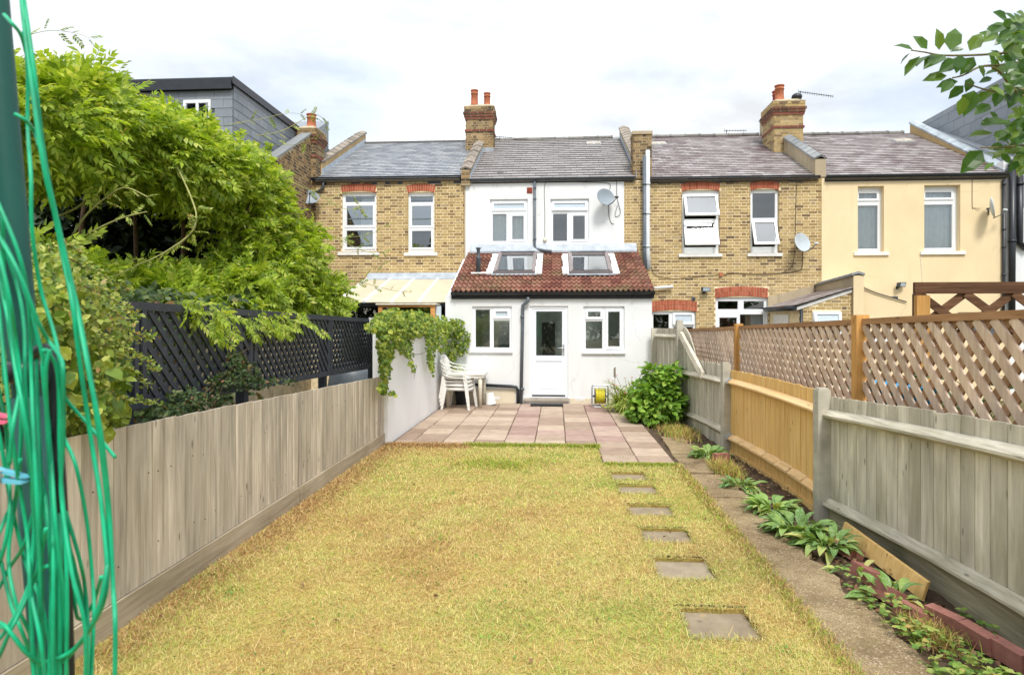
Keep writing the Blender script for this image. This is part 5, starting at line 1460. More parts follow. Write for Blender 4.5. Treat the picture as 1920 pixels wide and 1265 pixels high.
# white garden wall
wy0 = on_z(729, 833).y; WX = -2.38
gw = thing('garden_wall', 'white painted garden wall draped with ivy left of the patio', 'wall', (WX, wy0, 0))
m = MB(); m.prism([(WX - 0.22, wy0, -0.14), (WX, wy0, -0.14), (WX, wy0, 1.72), (WX - 0.22, wy0, 1.72)], (0, YE - wy0 - 0.003, 0)); m.build('wall_face', M['white_low'], gw)
m = MB(); m.box(WX - 0.26, WX + 0.03, wy0 - 0.02, YE - 0.003, 1.722, 1.79); m.build('wall_coping', M['sill'], gw)

# right fence: one bay after another
POSTS = [(XF + 0.02, 2.7), (XF, 5.98), (2.30, 9.05), (2.17, 11.7), (2.03, 13.72)]
def bay(name, label, i, bmat, rmat, gmat, ztop, rails, gb, nb=None, bow=0.06, post_top=1.15, bay_grp='bays of the right fence', zslope=0.0):
    """rails on the garden side, boards behind; i = post at its near end"""
    A, B = Vector((*POSTS[i], 0)), Vector((*POSTS[i + 1], 0))
    d = B - A; Ln = d.length; u = d / Ln; n = Vector((u.y, -u.x, 0))       # n points away from the garden (to the right)
    t = thing(name, label, 'fence panel', (A.x, A.y, 0), bay_grp)
    pt = lambda s, o, z: A + u * (s * Ln) + n * (o + bow * math.sin(math.pi * s)) + ZAX * z
    s0, s1 = 0.075 / Ln, 1 - 0.06 / Ln
    nb = nb or int(Ln / 0.105)
    for k in range(nb):
        a, b = s0 + (s1 - s0) * k / nb, s0 + (s1 - s0) * (k + 1) / nb + 0.012 / Ln
        mb = MB()
        j = random.uniform(-.006, .006)
        zb = gb(a) + 0.002
        za, zc = ztop(a) + j, ztop(min(b, 1)) + j
        o1, o2 = 0.05 + random.uniform(0, .003), 0.054 + random.uniform(0, .005)
        mb.add([pt(a, o1, zb), pt(b, o2, zb), pt(b, o2 + .012, zb), pt(a, o1 + .02, zb), pt(a, o1, za), pt(b, o2, zc), pt(b, o2 + .012, zc), pt(a, o1 + .02, za)],
               [(3, 2, 1, 0), (4, 5, 6, 7), (0, 1, 5, 4), (1, 2, 6, 5), (2, 3, 7, 6), (3, 0, 4, 7)])
        mb.build('board', M[bmat], t)
    for (za, zb) in rails:
        mb = MB(); q = 12; vs, fs = [], []
        for k in range(q + 1):
            s = s0 + (s1 - s0) * k / q
            z = za + (zb - za) * s
            wv = 0.003 * math.sin(k * 2.1)
            for (o, dz) in ((0.052, 0.05), (0.040, 0.052), (-0.018 + wv, 0.006), (-0.018 + wv, -0.012), (0.052, -0.045)):
                vs.append(pt(s, o, z + dz))
        for k in range(q):
            for e in range(5):
                f = (e + 1) % 5
                fs.append((k * 5 + e, k * 5 + f, (k + 1) * 5 + f, (k + 1) * 5 + e))
        fs += [(0, 1, 2, 3, 4), tuple(q * 5 + e for e in (4, 3, 2, 1, 0))]
        mb.add(vs, fs); mb.build('rail', M[rmat], t)
    mb = MB(); q = 10; vs, fs = [], []
    for k in range(q + 1):
        s = s0 + (s1 - s0) * k / q
        for o, z in ((0.035, -0.15), (0.035, gb(s)), (0.062, gb(s)), (0.062, -0.15)): vs.append(pt(s, o, z))
    for k in range(q):
        for e in range(4):
            f = (e + 1) % 4; fs.append((k * 4 + e, (k + 1) * 4 + e, (k + 1) * 4 + f, k * 4 + f))
    mb.add(vs, fs); mb.build('gravel_board', M[gmat], t)
    mb = MB(); B4 = Matrix(((u.x, n.x, 0, A.x), (u.y, n.y, 0, A.y), (0, 0, 1, 0), (0, 0, 0, 1)))
    mb.prism([(-0.055, -0.05, -0.15), (0.055, -0.05, -0.15), (0.055, 0.06, -0.15), (-0.055, 0.06, -0.15)], (0, 0, post_top + 0.15), B4)
    c = 0.012
    mb.prism([(-0.055 + c, -0.05 + c, post_top), (0.055 - c, -0.05 + c, post_top), (0.055 - c, 0.06 - c, post_top), (-0.055 + c, 0.06 - c, post_top)], (0, 0, 0.015), B4)
    p = mb.build('concrete_post', M['concrete'], t)
    for zz in (post_top - 0.12, post_top - 0.55):
        h = MB(); h.lathe([(0.011, 0), (0.011, 0.004)], B4 @ Vector((0.0, -0.050, zz)), 8, Matrix.Rotation(R(90), 4, 'Y') @ Matrix.Identity(4)); h.build('bolt_hole', M['black'], p)
    return t, pt, B4
bay('fence_bay', 'old mossy grey board fence panel nearest the camera with sagging rails', 0, 'boards_r', 'rail_r', 'gravelboard_r',
    lambda s: 1.20 - 0.14 * s, [(1.045 - .0, 0.895), (0.235, 0.115)], lambda s: 0.19 - 0.11 * s, nb=22, bow=0.07, post_top=1.15)
t2, pt2, _ = bay('fence_bay', 'new orange timber fence panel between two concrete posts', 1, 'newboards', 'newrail', 'newboards',
    lambda s: 1.09 - 0.005 * s, [(0.905, 0.925), (0.175, 0.175)], lambda s: 0.0, nb=19, bow=0.05, post_top=1.12)
for s in (0.03, 0.965):
    for z in (0.91 + 0.015 * s, 0.175):
        c = MB(); c.add([pt2(s - .018, -0.024, z - .02), pt2(s + .018, -0.024, z - .02), pt2(s + .018, -0.024, z + .012), pt2(s - .018, -0.024, z + .012), pt2(s - .018, 0.048, z + .058), pt2(s + .018, 0.048, z + .058)], [(0, 1, 2, 3), (3, 2, 5, 4)])
        c.build('rail_bracket', M['metal'], t2)
for k in range(6):
    s = 0.16 + k * 0.13
    c = MB(); c.add([pt2(s, -0.022, 0.165), pt2(s + .10, -0.022, 0.165), pt2(s + .10, -0.022, 0.19), pt2(s, -0.022, 0.19), pt2(s, 0.05, 0.235), pt2(s + .10, 0.05, 0.235)], [(0, 1, 2, 3), (3, 2, 5, 4)]); c.build('rail_offcut', M['newrail'], t2)
def step_top(s): 
    if s > 0.97: return 1.66
    if s > 0.70: return 1.13 + 0.52 * math.sin((s - 0.70) / 0.27 * math.pi / 2)
    return 1.12
t3, pt3, _ = bay('fence_bay', 'grey fence panel with raised corner and diagonal brace behind the shrub', 2, 'boards_r', 'rail_r', 'boards_r', step_top, [(0.90, 0.845), (0.215, 0.15)], lambda s: 0.13, nb=24, bow=0.05, post_top=1.17)
c = MB(); a, b = pt3(0.50, -0.03, 0.90), pt3(0.96, -0.03, 1.52)
c.prism([a + Vector((0, 0, -.05)), a + Vector((0.02, 0, .05)), b + Vector((0.02, 0, .05)), b + Vector((0, 0, -.05))], (0.05, 0, 0)); c.build('brace', M['rail_r'], t3)
t4, pt4, B4 = bay('fence_bay', 'tall grey fence panel against the white extension, beside the shrub', 3, 'boards_r', 'rail_r', 'boards_r', lambda s: 1.64 - 0.03 * s, [(1.47, 1.46), (0.85, 0.8)], lambda s: 0.1, nb=19, bow=0.0, post_top=1.76)
board('end_post', t4, 1.98, 2.13, 13.70, 13.79, -0.1, 1.62, 'boards_r')

# lattice helper: slats clipped to a polygon in (y,z)
def clip2(poly, p, d):
    t0, t1 = -1e9, 1e9
    n = len(poly)
    for i in range(n):
        a, b = poly[i], poly[(i + 1) % n]
        nx, ny = -(b[1] - a[1]), b[0] - a[0]              # inward normal for a counter-clockwise polygon
        num = nx * (p[0] - a[0]) + ny * (p[1] - a[1]); den = nx * d[0] + ny * d[1]
        if abs(den) < 1e-9:
            if num < 0: return None
            continue
        t = -num / den
        if den > 0: t0 = max(t0, t)
        else: t1 = min(t1, t)
    return (t0, t1) if t1 - t0 > 0.06 else None
def lattice(root, X, poly, pitch, wd, th, mat, first=1, ang=45, mat2=None, gap=0.0):
    """two layers of slats; first layer faces the garden and falls towards the viewer when first = 1"""
    ys = [q[0] for q in poly]; zs_ = [q[1] for q in poly]
    n = 0
    for layer in (0, 1):
        sgn = first if layer == 0 else -first
        d = (math.cos(R(ang)) , sgn * math.sin(R(ang)))
        xo = X + (0 if layer == 0 else 1) * (th + gap) * (1 if X > 0 else -1)
        span = (max(zs_) - min(zs_)) / math.tan(R(ang))
        c = min(ys) - span
        while c < max(ys) + span:
            r_ = clip2(poly, (c, (min(zs_) if sgn > 0 else max(zs_))), d)
            if r_:
                t0, t1 = r_; p0 = (c, (min(zs_) if sgn > 0 else max(zs_)))
                mid = (p0[0] + d[0] * (t0 + t1) / 2, p0[1] + d[1] * (t0 + t1) / 2)
                b = MB()
                s_ = 1 if X > 0 else -1
                x0, x1 = sorted((xo, xo + s_ * th))
                T = Matrix.Translation((0, mid[0], mid[1])) @ Matrix.Rotation(math.atan2(d[1], d[0]), 4, 'X')
                b.box(x0, x1, -(t1 - t0) / 2, (t1 - t0) / 2, -wd / 2, wd / 2, T)
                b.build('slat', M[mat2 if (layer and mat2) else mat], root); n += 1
            c += pitch
    return n

# brown lattice beyond the right fence
TX = 2.66
def ttop(y): return 1.76 - 0.0185 * (y - 3.9)
tr = thing('trellis_fence', 'brown diagonal lattice fence on orange posts beyond the right fence', 'trellis', (TX, 8, 0))
ty = [2.6, at_x(1612, 650, TX).y, at_x(1384, 650, TX).y, 14.3]
for i in range(3):
    a, b = ty[i] + 0.05, ty[i + 1] - 0.05
    poly = [(a, 0.72), (b, 0.72), (b, ttop(b) - 0.02), (a, ttop(a) - 0.02)]
    lattice(tr, TX, poly, 0.172 if i < 2 else 0.165, 0.068, 0.016, 'lattice', first=1, mat2='lattice_shaded')  # back layer gets the wood colour with shade painted in
    m = MB(); m.prism([(TX - 0.006, a - 0.05, ttop(a) - 0.025), (TX - 0.006, b + 0.05, ttop(b) - 0.025), (TX - 0.006, b + 0.05, ttop(b) + 0.025), (TX - 0.006, a - 0.05, ttop(a) + 0.025)], (0.05, 0, 0)); m.build('top_rail', M['lattice_back'], tr)
    board('bottom_rail', tr, TX, TX + 0.05, a, b, 0.66, 0.71, 'lattice_back')
for yy in ty[1:3]:
    board('post', tr, TX - 0.05, TX + 0.06, yy - 0.05, yy + 0.05, -0.15, ttop(yy) + 0.06, 'newpost')
m = MB(); c = at_x(1690, 735, 3.25)
sb = thing('storage_tub', 'blue plastic tub glimpsed through the brown lattice near the right edge', 'tub', (c.x, c.y, -0.1))
m.lathe([(0.20, 0), (0.26, 0.02), (0.30, c.z + 0.15), (0.33, c.z + 0.16), (0.33, c.z + 0.19), (0.28, c.z + 0.19), (0.24, 0.05)], (c.x, c.y, -0.1), 16); m.build('tub_body', M['tub'], sb)
# dark criss-cross screen further off
SY_ = 9.5
q = [at_y(1716, 529, SY_), at_y(1925, 526, SY_), at_y(1716, 600, SY_)]
sc = thing('garden_screen', 'dark brown criss cross timber screen above the lattice fence', 'trellis', (q[0].x, SY_, 0))
x0, x1, z1 = q[0].x, q[1].x + 0.6, q[0].z
board('top_rail', sc, x0, x1, SY_, SY_ + 0.06, z1 - 0.16, z1, 'screenwood')
board('post', sc, x0, x0 + 0.09, SY_ + 0.0, SY_ + 0.08, 0, z1 - 0.162, 'screenwood')
pw_ = [at_y(1717, 554, SY_ - .05), at_y(1741, 554, SY_ - .05)]
board('short_post', sc, pw_[0].x, pw_[1].x, SY_ - 0.09, SY_ - 0.005, 0, pw_[0].z, 'newpost')
zb_ = z1 - 1.05
pit = 0.64
for k in range(-2, 5):
    for sg in (1, -1):
        xa = x0 + 0.05 + k * pit + (0.0 if sg > 0 else 0.0)
        lo, hi = 0.0, 0.9
        # strip from top to bottom at 45 degrees
        p0 = Vector((xa, 0, z1 - 0.16)); p1 = p0 + Vector((sg * 0.92, 0, -0.92 * 0.78))
        tA, tB = 0.0, 1.0
        if p0.x < x0 + 0.08: tA = (x0 + 0.08 - p0.x) / (p1.x - p0.x) if p1.x > x0 + 0.1 else 2
        if p1.x < x0 + 0.08: tB = (x0 + 0.08 - p0.x) / (p1.x - p0.x)
        if p1.x > x1: tB = (x1 - p0.x) / (p1.x - p0.x)
        if tA > 1 or tB <= tA + 0.05 or tB < 0 or p0.x > x1: continue
        a, b = p0 + (p1 - p0) * tA, p0 + (p1 - p0) * tB
        dd = (b - a).normalized(); nn = Vector((-dd.z, 0, dd.x)) * 0.055
        yb_ = SY_ + (0.005 if sg > 0 else 0.032)
        m = MB(); m.prism([a - nn + Vector((0, yb_, 0)), b - nn + Vector((0, yb_, 0)), b + nn + Vector((0, yb_, 0)), a + nn + Vector((0, yb_, 0))], (0, 0.024, 0)); m.build('slat', M['screenwood'], sc)

# black trellis beyond the left fence
BX = -2.80
bt = thing('trellis_fence', 'charcoal painted diagonal trellis on short posts above the left fence', 'trellis', (BX, 7, 0))
def btop(y): return 1.82 - 0.012 * (y - 4.5)
def bbot(y): return 1.155 - 0.018 * (y - 4.5)
by = [2.1, 4.2, at_x(474, 650, BX).y, at_x(619, 650, BX).y, at_x(707, 650, BX).y]
for i in range(4):
    a, b = by[i] + 0.02, by[i + 1] - 0.02
    poly = [(a, bbot(a)), (b, bbot(b)), (b, btop(b)), (a, btop(a))]
    lattice(bt, BX, poly, 0.126, 0.044, 0.012, 'blackpaint', first=-1)
    for nm, f, dz in (('top_rail', btop, 1), ('bottom_rail', bbot, -1)):
        m = MB(); m.prism([(BX - 0.035, a - .018, f(a) - 0.028), (BX - 0.035, b + .018, f(b) - 0.028), (BX - 0.035, b + .018, f(b) + 0.028), (BX - 0.035, a - .018, f(a) + 0.028)], (0.045, 0, 0)); m.build(nm, M['blackpaint'], bt)
    for yy in (a, b - 0.045): board('side_rail', bt, BX - 0.036, BX + 0.012, yy, yy + 0.045, bbot(yy) + 0.03, btop(yy) - 0.03, 'blackpaint')
for yy in by[1:]: board('post', bt, BX - 0.12, BX - 0.04, yy - 0.09, yy - 0.0, -0.1, btop(yy) - 0.25, 'blackpaint')
board('end_board', bt, BX - 0.02, BX + 0.02, by[-1] + 0.003, by[-1] + 0.22, bbot(by[-1]) + 0.1, btop(by[-1]) + 0.02, 'blackpaint')
m = MB(); kx = at_x(662, 715, BX - 0.9)
bb = thing('barbecue_cover', 'grey fabric cover showing in the gap under the black trellis', 'cover', (BX - 0.9, kx.y, 0))
m.lathe([(0.45, 0.0), (0.48, 0.5), (0.42, 0.9), (0.33, 1.06), (0.12, 1.12), (0.01, 1.12)], (BX - 0.9, kx.y, -0.1), 14); m.build('cover', M['bluegrey'], bb)

# orange framed glazed panel in the next garden
OY = 13.75
q0, q1 = at_y(709, 570, OY), at_y(815, 600, OY)
tf = thing('timber_frame', 'orange timber framed glazed panel behind the ivy covered wall', 'glazed frame', (q0.x, OY, 0))
ztf = q0.z
for xa in (q0.x, q1.x - 0.09): board('post', tf, xa, xa + 0.09, OY, OY + 0.09, 0, ztf - 0.07, 'orangewood')
board('top_rail', tf, q0.x, q1.x, OY, OY + 0.09, ztf - 0.069, ztf - 0.02, 'orangewood')
m = MB(); m.box(q0.x - 0.04, q1.x + 0.04, OY - 0.05, OY + 0.5, ztf - 0.018, ztf + 0.02); m.build('roof_board', M['plastic_cream'], tf)
m = MB(); m.quad((q0.x + .09, OY + .05, 0.6), (q1.x - .09, OY + .05, 0.6), (q1.x - .09, OY + .05, ztf - .07), (q0.x + .09, OY + .05, ztf - .07)); m.build('pane', M['glass'], tf)
board('side_panel', tf, q1.x + 0.003, q1.x + 0.12, OY + 0.1, OY + 0.14, 0, ztf - 0.04, 'frosted')
c = at_y(694, 607, 12.0)
wc = thing('garden_umbrella', 'white closed parasol cover poking up behind the black trellis', 'parasol', (c.x, 12.0, 0))
m = MB(); m.lathe([(0.02, 0), (0.02, 1.2), (0.13, 1.25), (0.14, 1.55), (0.10, 1.78), (0.02, 1.82), (0.005, 1.82)], (c.x, 12.0, 0), 12); m.build('cover', M['plastic_white'], wc)

# ------------------------------------------------------------------ things on the lawn and patio
SL_ = ['smallest and farthest stepping stone beside the paved corner', 'second stepping stone from the paved corner', 'third stepping stone from the paved corner, sunk in grass', 'middle square stepping stone half way along the lawn edge', 'speckled stepping stone one short of the nearest', 'largest looking stepping stone nearest the camera']
for i, (a, b, c, d) in enumerate(STONES):
    m = MB(); g = 0.012
    poly = []
    for (xx, yy) in ((a + g, c + g), (b - g, c + g), (b - g, d - g), (a + g, d - g)):
        poly.append((xx + random.uniform(-.008, .008), yy + random.uniform(-.008, .008), -0.07))
    q = []
    for k in range(4):
        p0_, p1_ = Vector(poly[k]), Vector(poly[(k + 1) % 4])
        for t_ in (0.0, 0.2, 0.4, 0.6, 0.8):
            v_ = p0_.lerp(p1_, t_); q.append((v_.x + random.uniform(-.008, .008), v_.y + random.uniform(-.008, .008), v_.z))
    m.prism(q, (0, 0, 0.053))
    cxs, cys = (a + b) / 2, (c + d) / 2
    o = m.build('stepping_stone', M['stone'], None)
    e_ = MB(); e_.prism([(a - .01, d - .004, -.08), (b + .01, d - .004, -.08), (b + .012, d + .02, 0.004), (a - .012, d + .02, 0.004)], (0, 0.03, 0)); structure(e_.build('soil', M['soil'], lawn))
    tag(o, SL_[i], 'stepping stone', 'stepping stones in the lawn')

# white garden chairs
def strip(mb, pts, w, t, side):
    """a flat band swept along pts; side = width direction"""
    pts = smooth(pts, 5); n = len(pts); side = Vector(side).normalized(); vs, fs = [], []
    for i, p in enumerate(pts):
        tg = (pts[min(i + 1, n - 1)] - pts[max(i - 1, 0)]).normalized()
        nr = tg.cross(side).normalized()
        for (a, b) in ((-1, -1), (1, -1), (1, 1), (-1, 1)): vs.append(p + side * (a * w / 2) + nr * (b * t / 2))
    for i in range(n - 1):
        for e in range(4):
            f = (e + 1) % 4; fs.append((i * 4 + e, i * 4 + f, (i + 1) * 4 + f, (i + 1) * 4 + e))
    fs += [(3, 2, 1, 0), tuple((n - 1) * 4 + e for e in range(4))]
    return mb.add(vs, fs, True)
def chair_meshes():
    """faces +x; origin on the ground under the seat"""
    out = []
    m = MB(); n = 8
    vs, fs = [], []
    for i in range(n + 1):
        for j in range(n + 1):
            x = -0.22 + 0.46 * i / n; y = (-0.22 + 0.44 * j / n) * (1.0 + 0.06 * i / n)
            z = 0.425 - 0.02 * math.sin(math.pi * j / n) * math.sin(math.pi * i / n) + 0.02 * (i / n) - (0.035 * max(0, (i / n - 0.85) / 0.15) ** 2)
            vs.append((x, y, z))
    k = len(vs); vs += [(a, b, c - 0.012) for a, b, c in vs]
    for i in range(n):
        for j in range(n):
            a = i * (n + 1) + j
            fs += [(a, a + n + 1, a + n + 2, a + 1), (k + a, k + a + 1, k + a + n + 2, k + a + n + 1)]
    for i in range(n):
        for (a, b) in ((i, i + 1), (n * (n + 1) + i + 1, n * (n + 1) + i), ((i + 1) * (n + 1), i * (n + 1)), (i * (n + 1) + n, (i + 1) * (n + 1) + n)): fs.append((a, b, k + b, k + a))
    m.add(vs, fs, True); strip(m, [(0.24, -0.23, 0.395), (0.245, 0, 0.385), (0.24, 0.23, 0.395)], 0.05, 0.012, (0, 0, 1))
    strip(m, [(-0.2, -0.225, 0.40), (0.24, -0.235, 0.40)], 0.05, 0.012, (0, 0, 1)); strip(m, [(-0.2, 0.225, 0.40), (0.24, 0.235, 0.40)], 0.05, 0.012, (0, 0, 1))
    out.append(('seat', m))
    m = MB()
    for j in range(5):
        y = -0.15 + j * 0.075
        strip(m, [(-0.21, y, 0.42), (-0.235 - 0.01 * abs(j - 2), y * 1.02, 0.6), (-0.30, y * 1.08, 0.79)], 0.05, 0.012, (0, 1, 0))
    strip(m, [(-0.27, -0.23, 0.70), (-0.305, -0.14, 0.80), (-0.32, 0, 0.825), (-0.305, 0.14, 0.80), (-0.27, 0.23, 0.70)], 0.07, 0.014, (0.25, 0, 1))
    out.append(('backrest', m))
    for s in (-1, 1):
        m = MB()
        strip(m, [(-0.30, s * 0.20, 0.765), (-0.255, s * 0.255, 0.70), (-0.15, s * 0.275, 0.655), (0.0, s * 0.28, 0.635), (0.14, s * 0.28, 0.63), (0.205, s * 0.278, 0.60), (0.225, s * 0.272, 0.54), (0.235, s * 0.262, 0.42)], 0.055, 0.014, (0, 1, 0.0))
        out.append(('arm', m))
        for (fx, sp, lean) in ((1, 0.262, 0.06), (-1, 0.235, -0.07)):
            m = MB(); top = Vector((0.22 * fx, s * sp, 0.44)); bot = Vector((0.22 * fx + lean, s * (sp + 0.03), 0.0))
            vs = []
            for p, wq, tq in ((top, 0.032, 0.026), (bot, 0.021, 0.017)):
                for (a, b) in ((-1, -1), (1, -1), (1, 1), (-1, 1)): vs.append(p + Vector((a * wq, b * tq, 0)))
            m.add(vs, [(3, 2, 1, 0), (4, 5, 6, 7), (0, 1, 5, 4), (1, 2, 6, 5), (2, 3, 7, 6), (3, 0, 4, 7)]); out.append(('leg', m))
    return [(n_, b.mesh(n_, M['plastic_white'])) for n_, b in out]
CH = chair_meshes()
cpos = on_z(862, 766)
CL = ['lowest white plastic armchair of the stack, feet on the paving', 'white plastic armchair second from the bottom of the stack', 'white plastic armchair third from the bottom of the stack', 'topmost white plastic armchair of the stack by the garden wall']
for i in range(4):
    t = thing('garden_chair', CL[i], 'chair', (cpos.x - 0.01 - 0.012 * i, cpos.y + 0.04, 0.0 + 0.075 * i), 'stacked white plastic chairs', rot=(0, 0, R(-8)))
    t.location.z += 0.006
    for n_, me in CH: newobj(n_, me, t)
# white table behind
tb = thing('garden_table', 'white plastic garden table behind the chair stack', 'table', (-1.86, 13.42, 0))
tx0, tx1, ty0, ty1 = -2.30, at_y(909, 700, 13.1).x, 13.08, 13.82
ztb = at_y(895, 700, 13.1).z
m = MB(); m.prism([(tx0, ty0, ztb - 0.03), (tx1 - 0.03, ty0, ztb - 0.03), (tx1, ty0 + 0.03, ztb - 0.03), (tx1, ty1, ztb - 0.03), (tx0, ty1, ztb - 0.03)], (0, 0, 0.03)); m.box(tx0 + 0.03, tx1 - 0.03, ty0 + 0.03, ty1 - 0.03, ztb - 0.09, ztb - 0.031); m.build('table_top', M['plastic_white'], tb)
for xx, yy in ((tx1 - 0.10, ty0 + 0.09), (tx1 - 0.09, ty1 - 0.09), (tx0 + 0.09, ty0 + 0.09), (tx0 + 0.09, ty1 - 0.09)):
    m = MB(); m.tube([(xx, yy, ztb - 0.03), (xx, yy, 0.42), (xx + 0.005, yy, 0.006)], [0.045, 0.042, 0.032], 10); m.build('leg', M['plastic_cream'], tb)
c = on_z(864, 759); bk = thing('bucket', 'dark grey plastic bucket under the stacked chairs', 'bucket', (c.x, c.y, 0.006))
m = MB(); m.lathe([(0.10, 0), (0.112, 0.02), (0.135, 0.25), (0.15, 0.26), (0.15, 0.275), (0.128, 0.275), (0.1, 0.03)], (c.x, c.y + 0.1, 0.006), 18); m.build('bucket_body', M['bucket'], bk)
m = MB(); m.tube([Vector((c.x + 0.14 * math.cos(a), c.y + 0.1 - 0.14 * abs(math.sin(a)) * 0.6, 0.27 - 0.10 * math.sin(a))) for a in [math.pi * k / 8 for k in range(9)]], 0.004, 5); m.build('handle', M['metal'], bk)
c = on_z(920, 760); pt_ = thing('plant_pot', 'white plastic pot tipped upside down beside the table legs', 'plant pot', (c.x, c.y, 0.006))
m = MB(); m.lathe([(0.115, 0.0), (0.115, 0.03), (0.10, 0.035), (0.085, 0.24), (0.08, 0.25), (0.02, 0.25)], (c.x, c.y + 0.12, 0.006), 18, Matrix.Rotation(R(-9), 4, 'Y')); m.build('pot_body', M['plastic_white'], pt_)
# door mat
a, b = on_z(994, 762, 0.006), on_z(1055, 758, 0.006)
m = MB(); m.box(a.x, b.x - 0.0, a.y, a.y + 0.33, 0.007, 0.024); dm_ = m.build('door_mat', M['mat'], None); tag(dm_, 'black rubber door mat on the paving at the back door', 'door mat')
for k in range(9):
    xx = a.x + (b.x - a.x) * (k + 0.5) / 9
    m = MB(); m.box(xx - 0.022, xx + 0.022, a.y + 0.02, a.y + 0.31, 0.0245, 0.029); m.build('ridge', M['mat'], dm_)
# hose reel
c = on_z(1125, 763); hr = thing('hose_reel', 'yellow garden hose wound on a metal framed reel by the wall', 'hose reel', (c.x, c.y, 0.006))
for dy in (-0.10, 0.10):
    w2, h2_ = 0.165, 0.44
    pts = []
    for (sx, sz, a0) in ((1, 0.06, -90), (1, h2_ - 0.05, 0), (-1, h2_ - 0.05, 90), (-1, 0.06, 180)):
        for k in range(5):
            a_ = R(a0 + 90 * k / 4); pts.append((c.x + sx * (w2 - 0.05) + 0.05 * math.cos(a_), c.y + dy * (1.3 if sz < 0.1 else 0.7), 0.012 + sz + 0.05 * math.sin(a_)))
    m = MB(); m.tube(pts, 0.011, 8, closed=True); m.build('frame', M['metal'], hr)
RX = Matrix.Rotation(R(90), 4, 'Y')
for k in range(9):
    m = MB(); r_ = 0.145 + 0.012 * math.sin(k * 2.3)
    pts = [(c.x - 0.085 + k * 0.021 + 0.004 * math.sin(3 * q_), c.y + r_ * math.cos(q_) * 0.9, 0.225 + r_ * math.sin(q_)) for q_ in [2 * math.pi * j / 20 for j in range(20)]]
    m.tube(pts, 0.0105, 6, closed=True); m.build('hose_coil', M['yellow'], hr)
m = MB()
for sx in (-0.105, 0.105): m.lathe([(0.165, -0.006), (0.168, 0), (0.165, 0.006)], (c.x + sx, c.y, 0.225), 20, RX)
m.tube([(c.x - 0.17, c.y, 0.225), (c.x + 0.17, c.y, 0.225)], 0.02, 8); m.tube([(c.x + 0.0, c.y - 0.1, 0.04), (c.x + 0.0, c.y + 0.1, 0.04)], 0.012, 6)
m.build('drum', M['darkgrey'], hr)
m = MB(); m.tube(smooth([(c.x + 0.02, c.y - 0.15, 0.06), (c.x + 0.10, c.y - 0.19, 0.02), (c.x + 0.25, c.y - 0.2, 0.02), (c.x + 0.42, c.y - 0.12, 0.03)]), 0.010, 6); m.build('hose_end', M['yellow'], hr)

# leaning board and brick edging along the bed
b = on_z(1728, 1116, 0.0); a = Vector((b.x + 0.03, b.y + 1.25, 0))
pl = MB(); d = (b - a); nrm = Vector((d.y, -d.x, 0)).normalized() * -1
pl.prism([a + Vector((0, 0, -.03)), b + Vector((0, 0, -.03)), b + Vector((0.035, 0.0, 0.085)), a + Vector((0.035, 0.0, 0.085))], (0.022, 0.008, 0))
o = pl.build('plank', M['newboards'], None); tag(o, 'short orange board leaning on the mossy fence base above the red bricks', 'board')
EB = [(1590, 1030, 'red edging brick half buried by the spotted leaves'), (1626, 1074, 'flat red edging brick below the middle of the orange board'), (1668, 1112, 'red edging brick at the near end of the orange board'), (1716, 1150, 'sunken red edging brick between the two raised runs'), (1772, 1170, 'red edging brick standing proud after the gap'), (1834, 1204, 'red edging brick second from the picture corner'), (1893, 1236, 'red edging brick in the bottom right corner')]
em = MB(); em.box(-0.105, 0.105, -0.035, 0.035, -0.06, 0.035)
em.sm = [False] * 6
eme = em.mesh('edging_brick', M['edging'])
bvm = None
for i, (px, py, lb) in enumerate(EB):
    c = on_z(px, py, 0.0)
    raised = i >= 4
    o = piece('edging_brick', eme, None, Matrix.Translation((c.x, c.y, 0.04 if raised else 0.005)) @ Matrix.Rotation(R(105 + random.uniform(-7, 7)), 4, 'Z') @ Matrix.Rotation(R(random.uniform(-9, 9) + (0 if raised else 22)), 4, 'X') @ Matrix.Diagonal((0.98 if raised else 1.05, 0.9 if raised else 1.6, 1, 1)))
    tag(o, lb, 'brick', 'red bricks edging the flower bed')
c = on_z(1352, 862); o = piece('edging_brick', eme, None, Matrix.Translation((c.x, c.y, 0.05)) @ Matrix.Rotation(R(20), 4, 'Z')); tag(o, 'red brick standing under the new orange fence panel', 'brick', 'red bricks edging the flower bed')
# ------------------------------------------------------------------ leaves
def nrm(a): return a / np.maximum(np.linalg.norm(a, axis=-1, keepdims=True), 1e-9)
def frames(A, N):
    A = nrm(A); Xv = nrm(np.cross(A, N)); Nz = np.cross(Xv, A)
    return Xv, A, Nz
LEAF_V = np.array([(0, 0, 0), (-.24, .30, .05), (0, .42, -.03), (.24, .30, .05), (-.20, .66, .03), (0, .72, -.03), (.20, .66, .03), (0, 1, -.10)], float)
LEAF_F = np.array([(0, 2, 1), (0, 3, 2), (1, 2, 5), (1, 5, 4), (2, 3, 6), (2, 6, 5), (4, 5, 7), (5, 6, 7)])
OVAL_V = LEAF_V * np.array([1.25, 1, 1.3])
BROAD_V = LEAF_V * np.array([1.75, 1, 1.6]); NARROW_V = LEAF_V * np.array([0.75, 1, 1.5])
TINY_V = np.array([(0, 0, 0), (-.3, .5, .06), (.3, .5, .06), (0, 1, -.05)], float); TINY_F = np.array([(0, 2, 1), (1, 2, 3)])
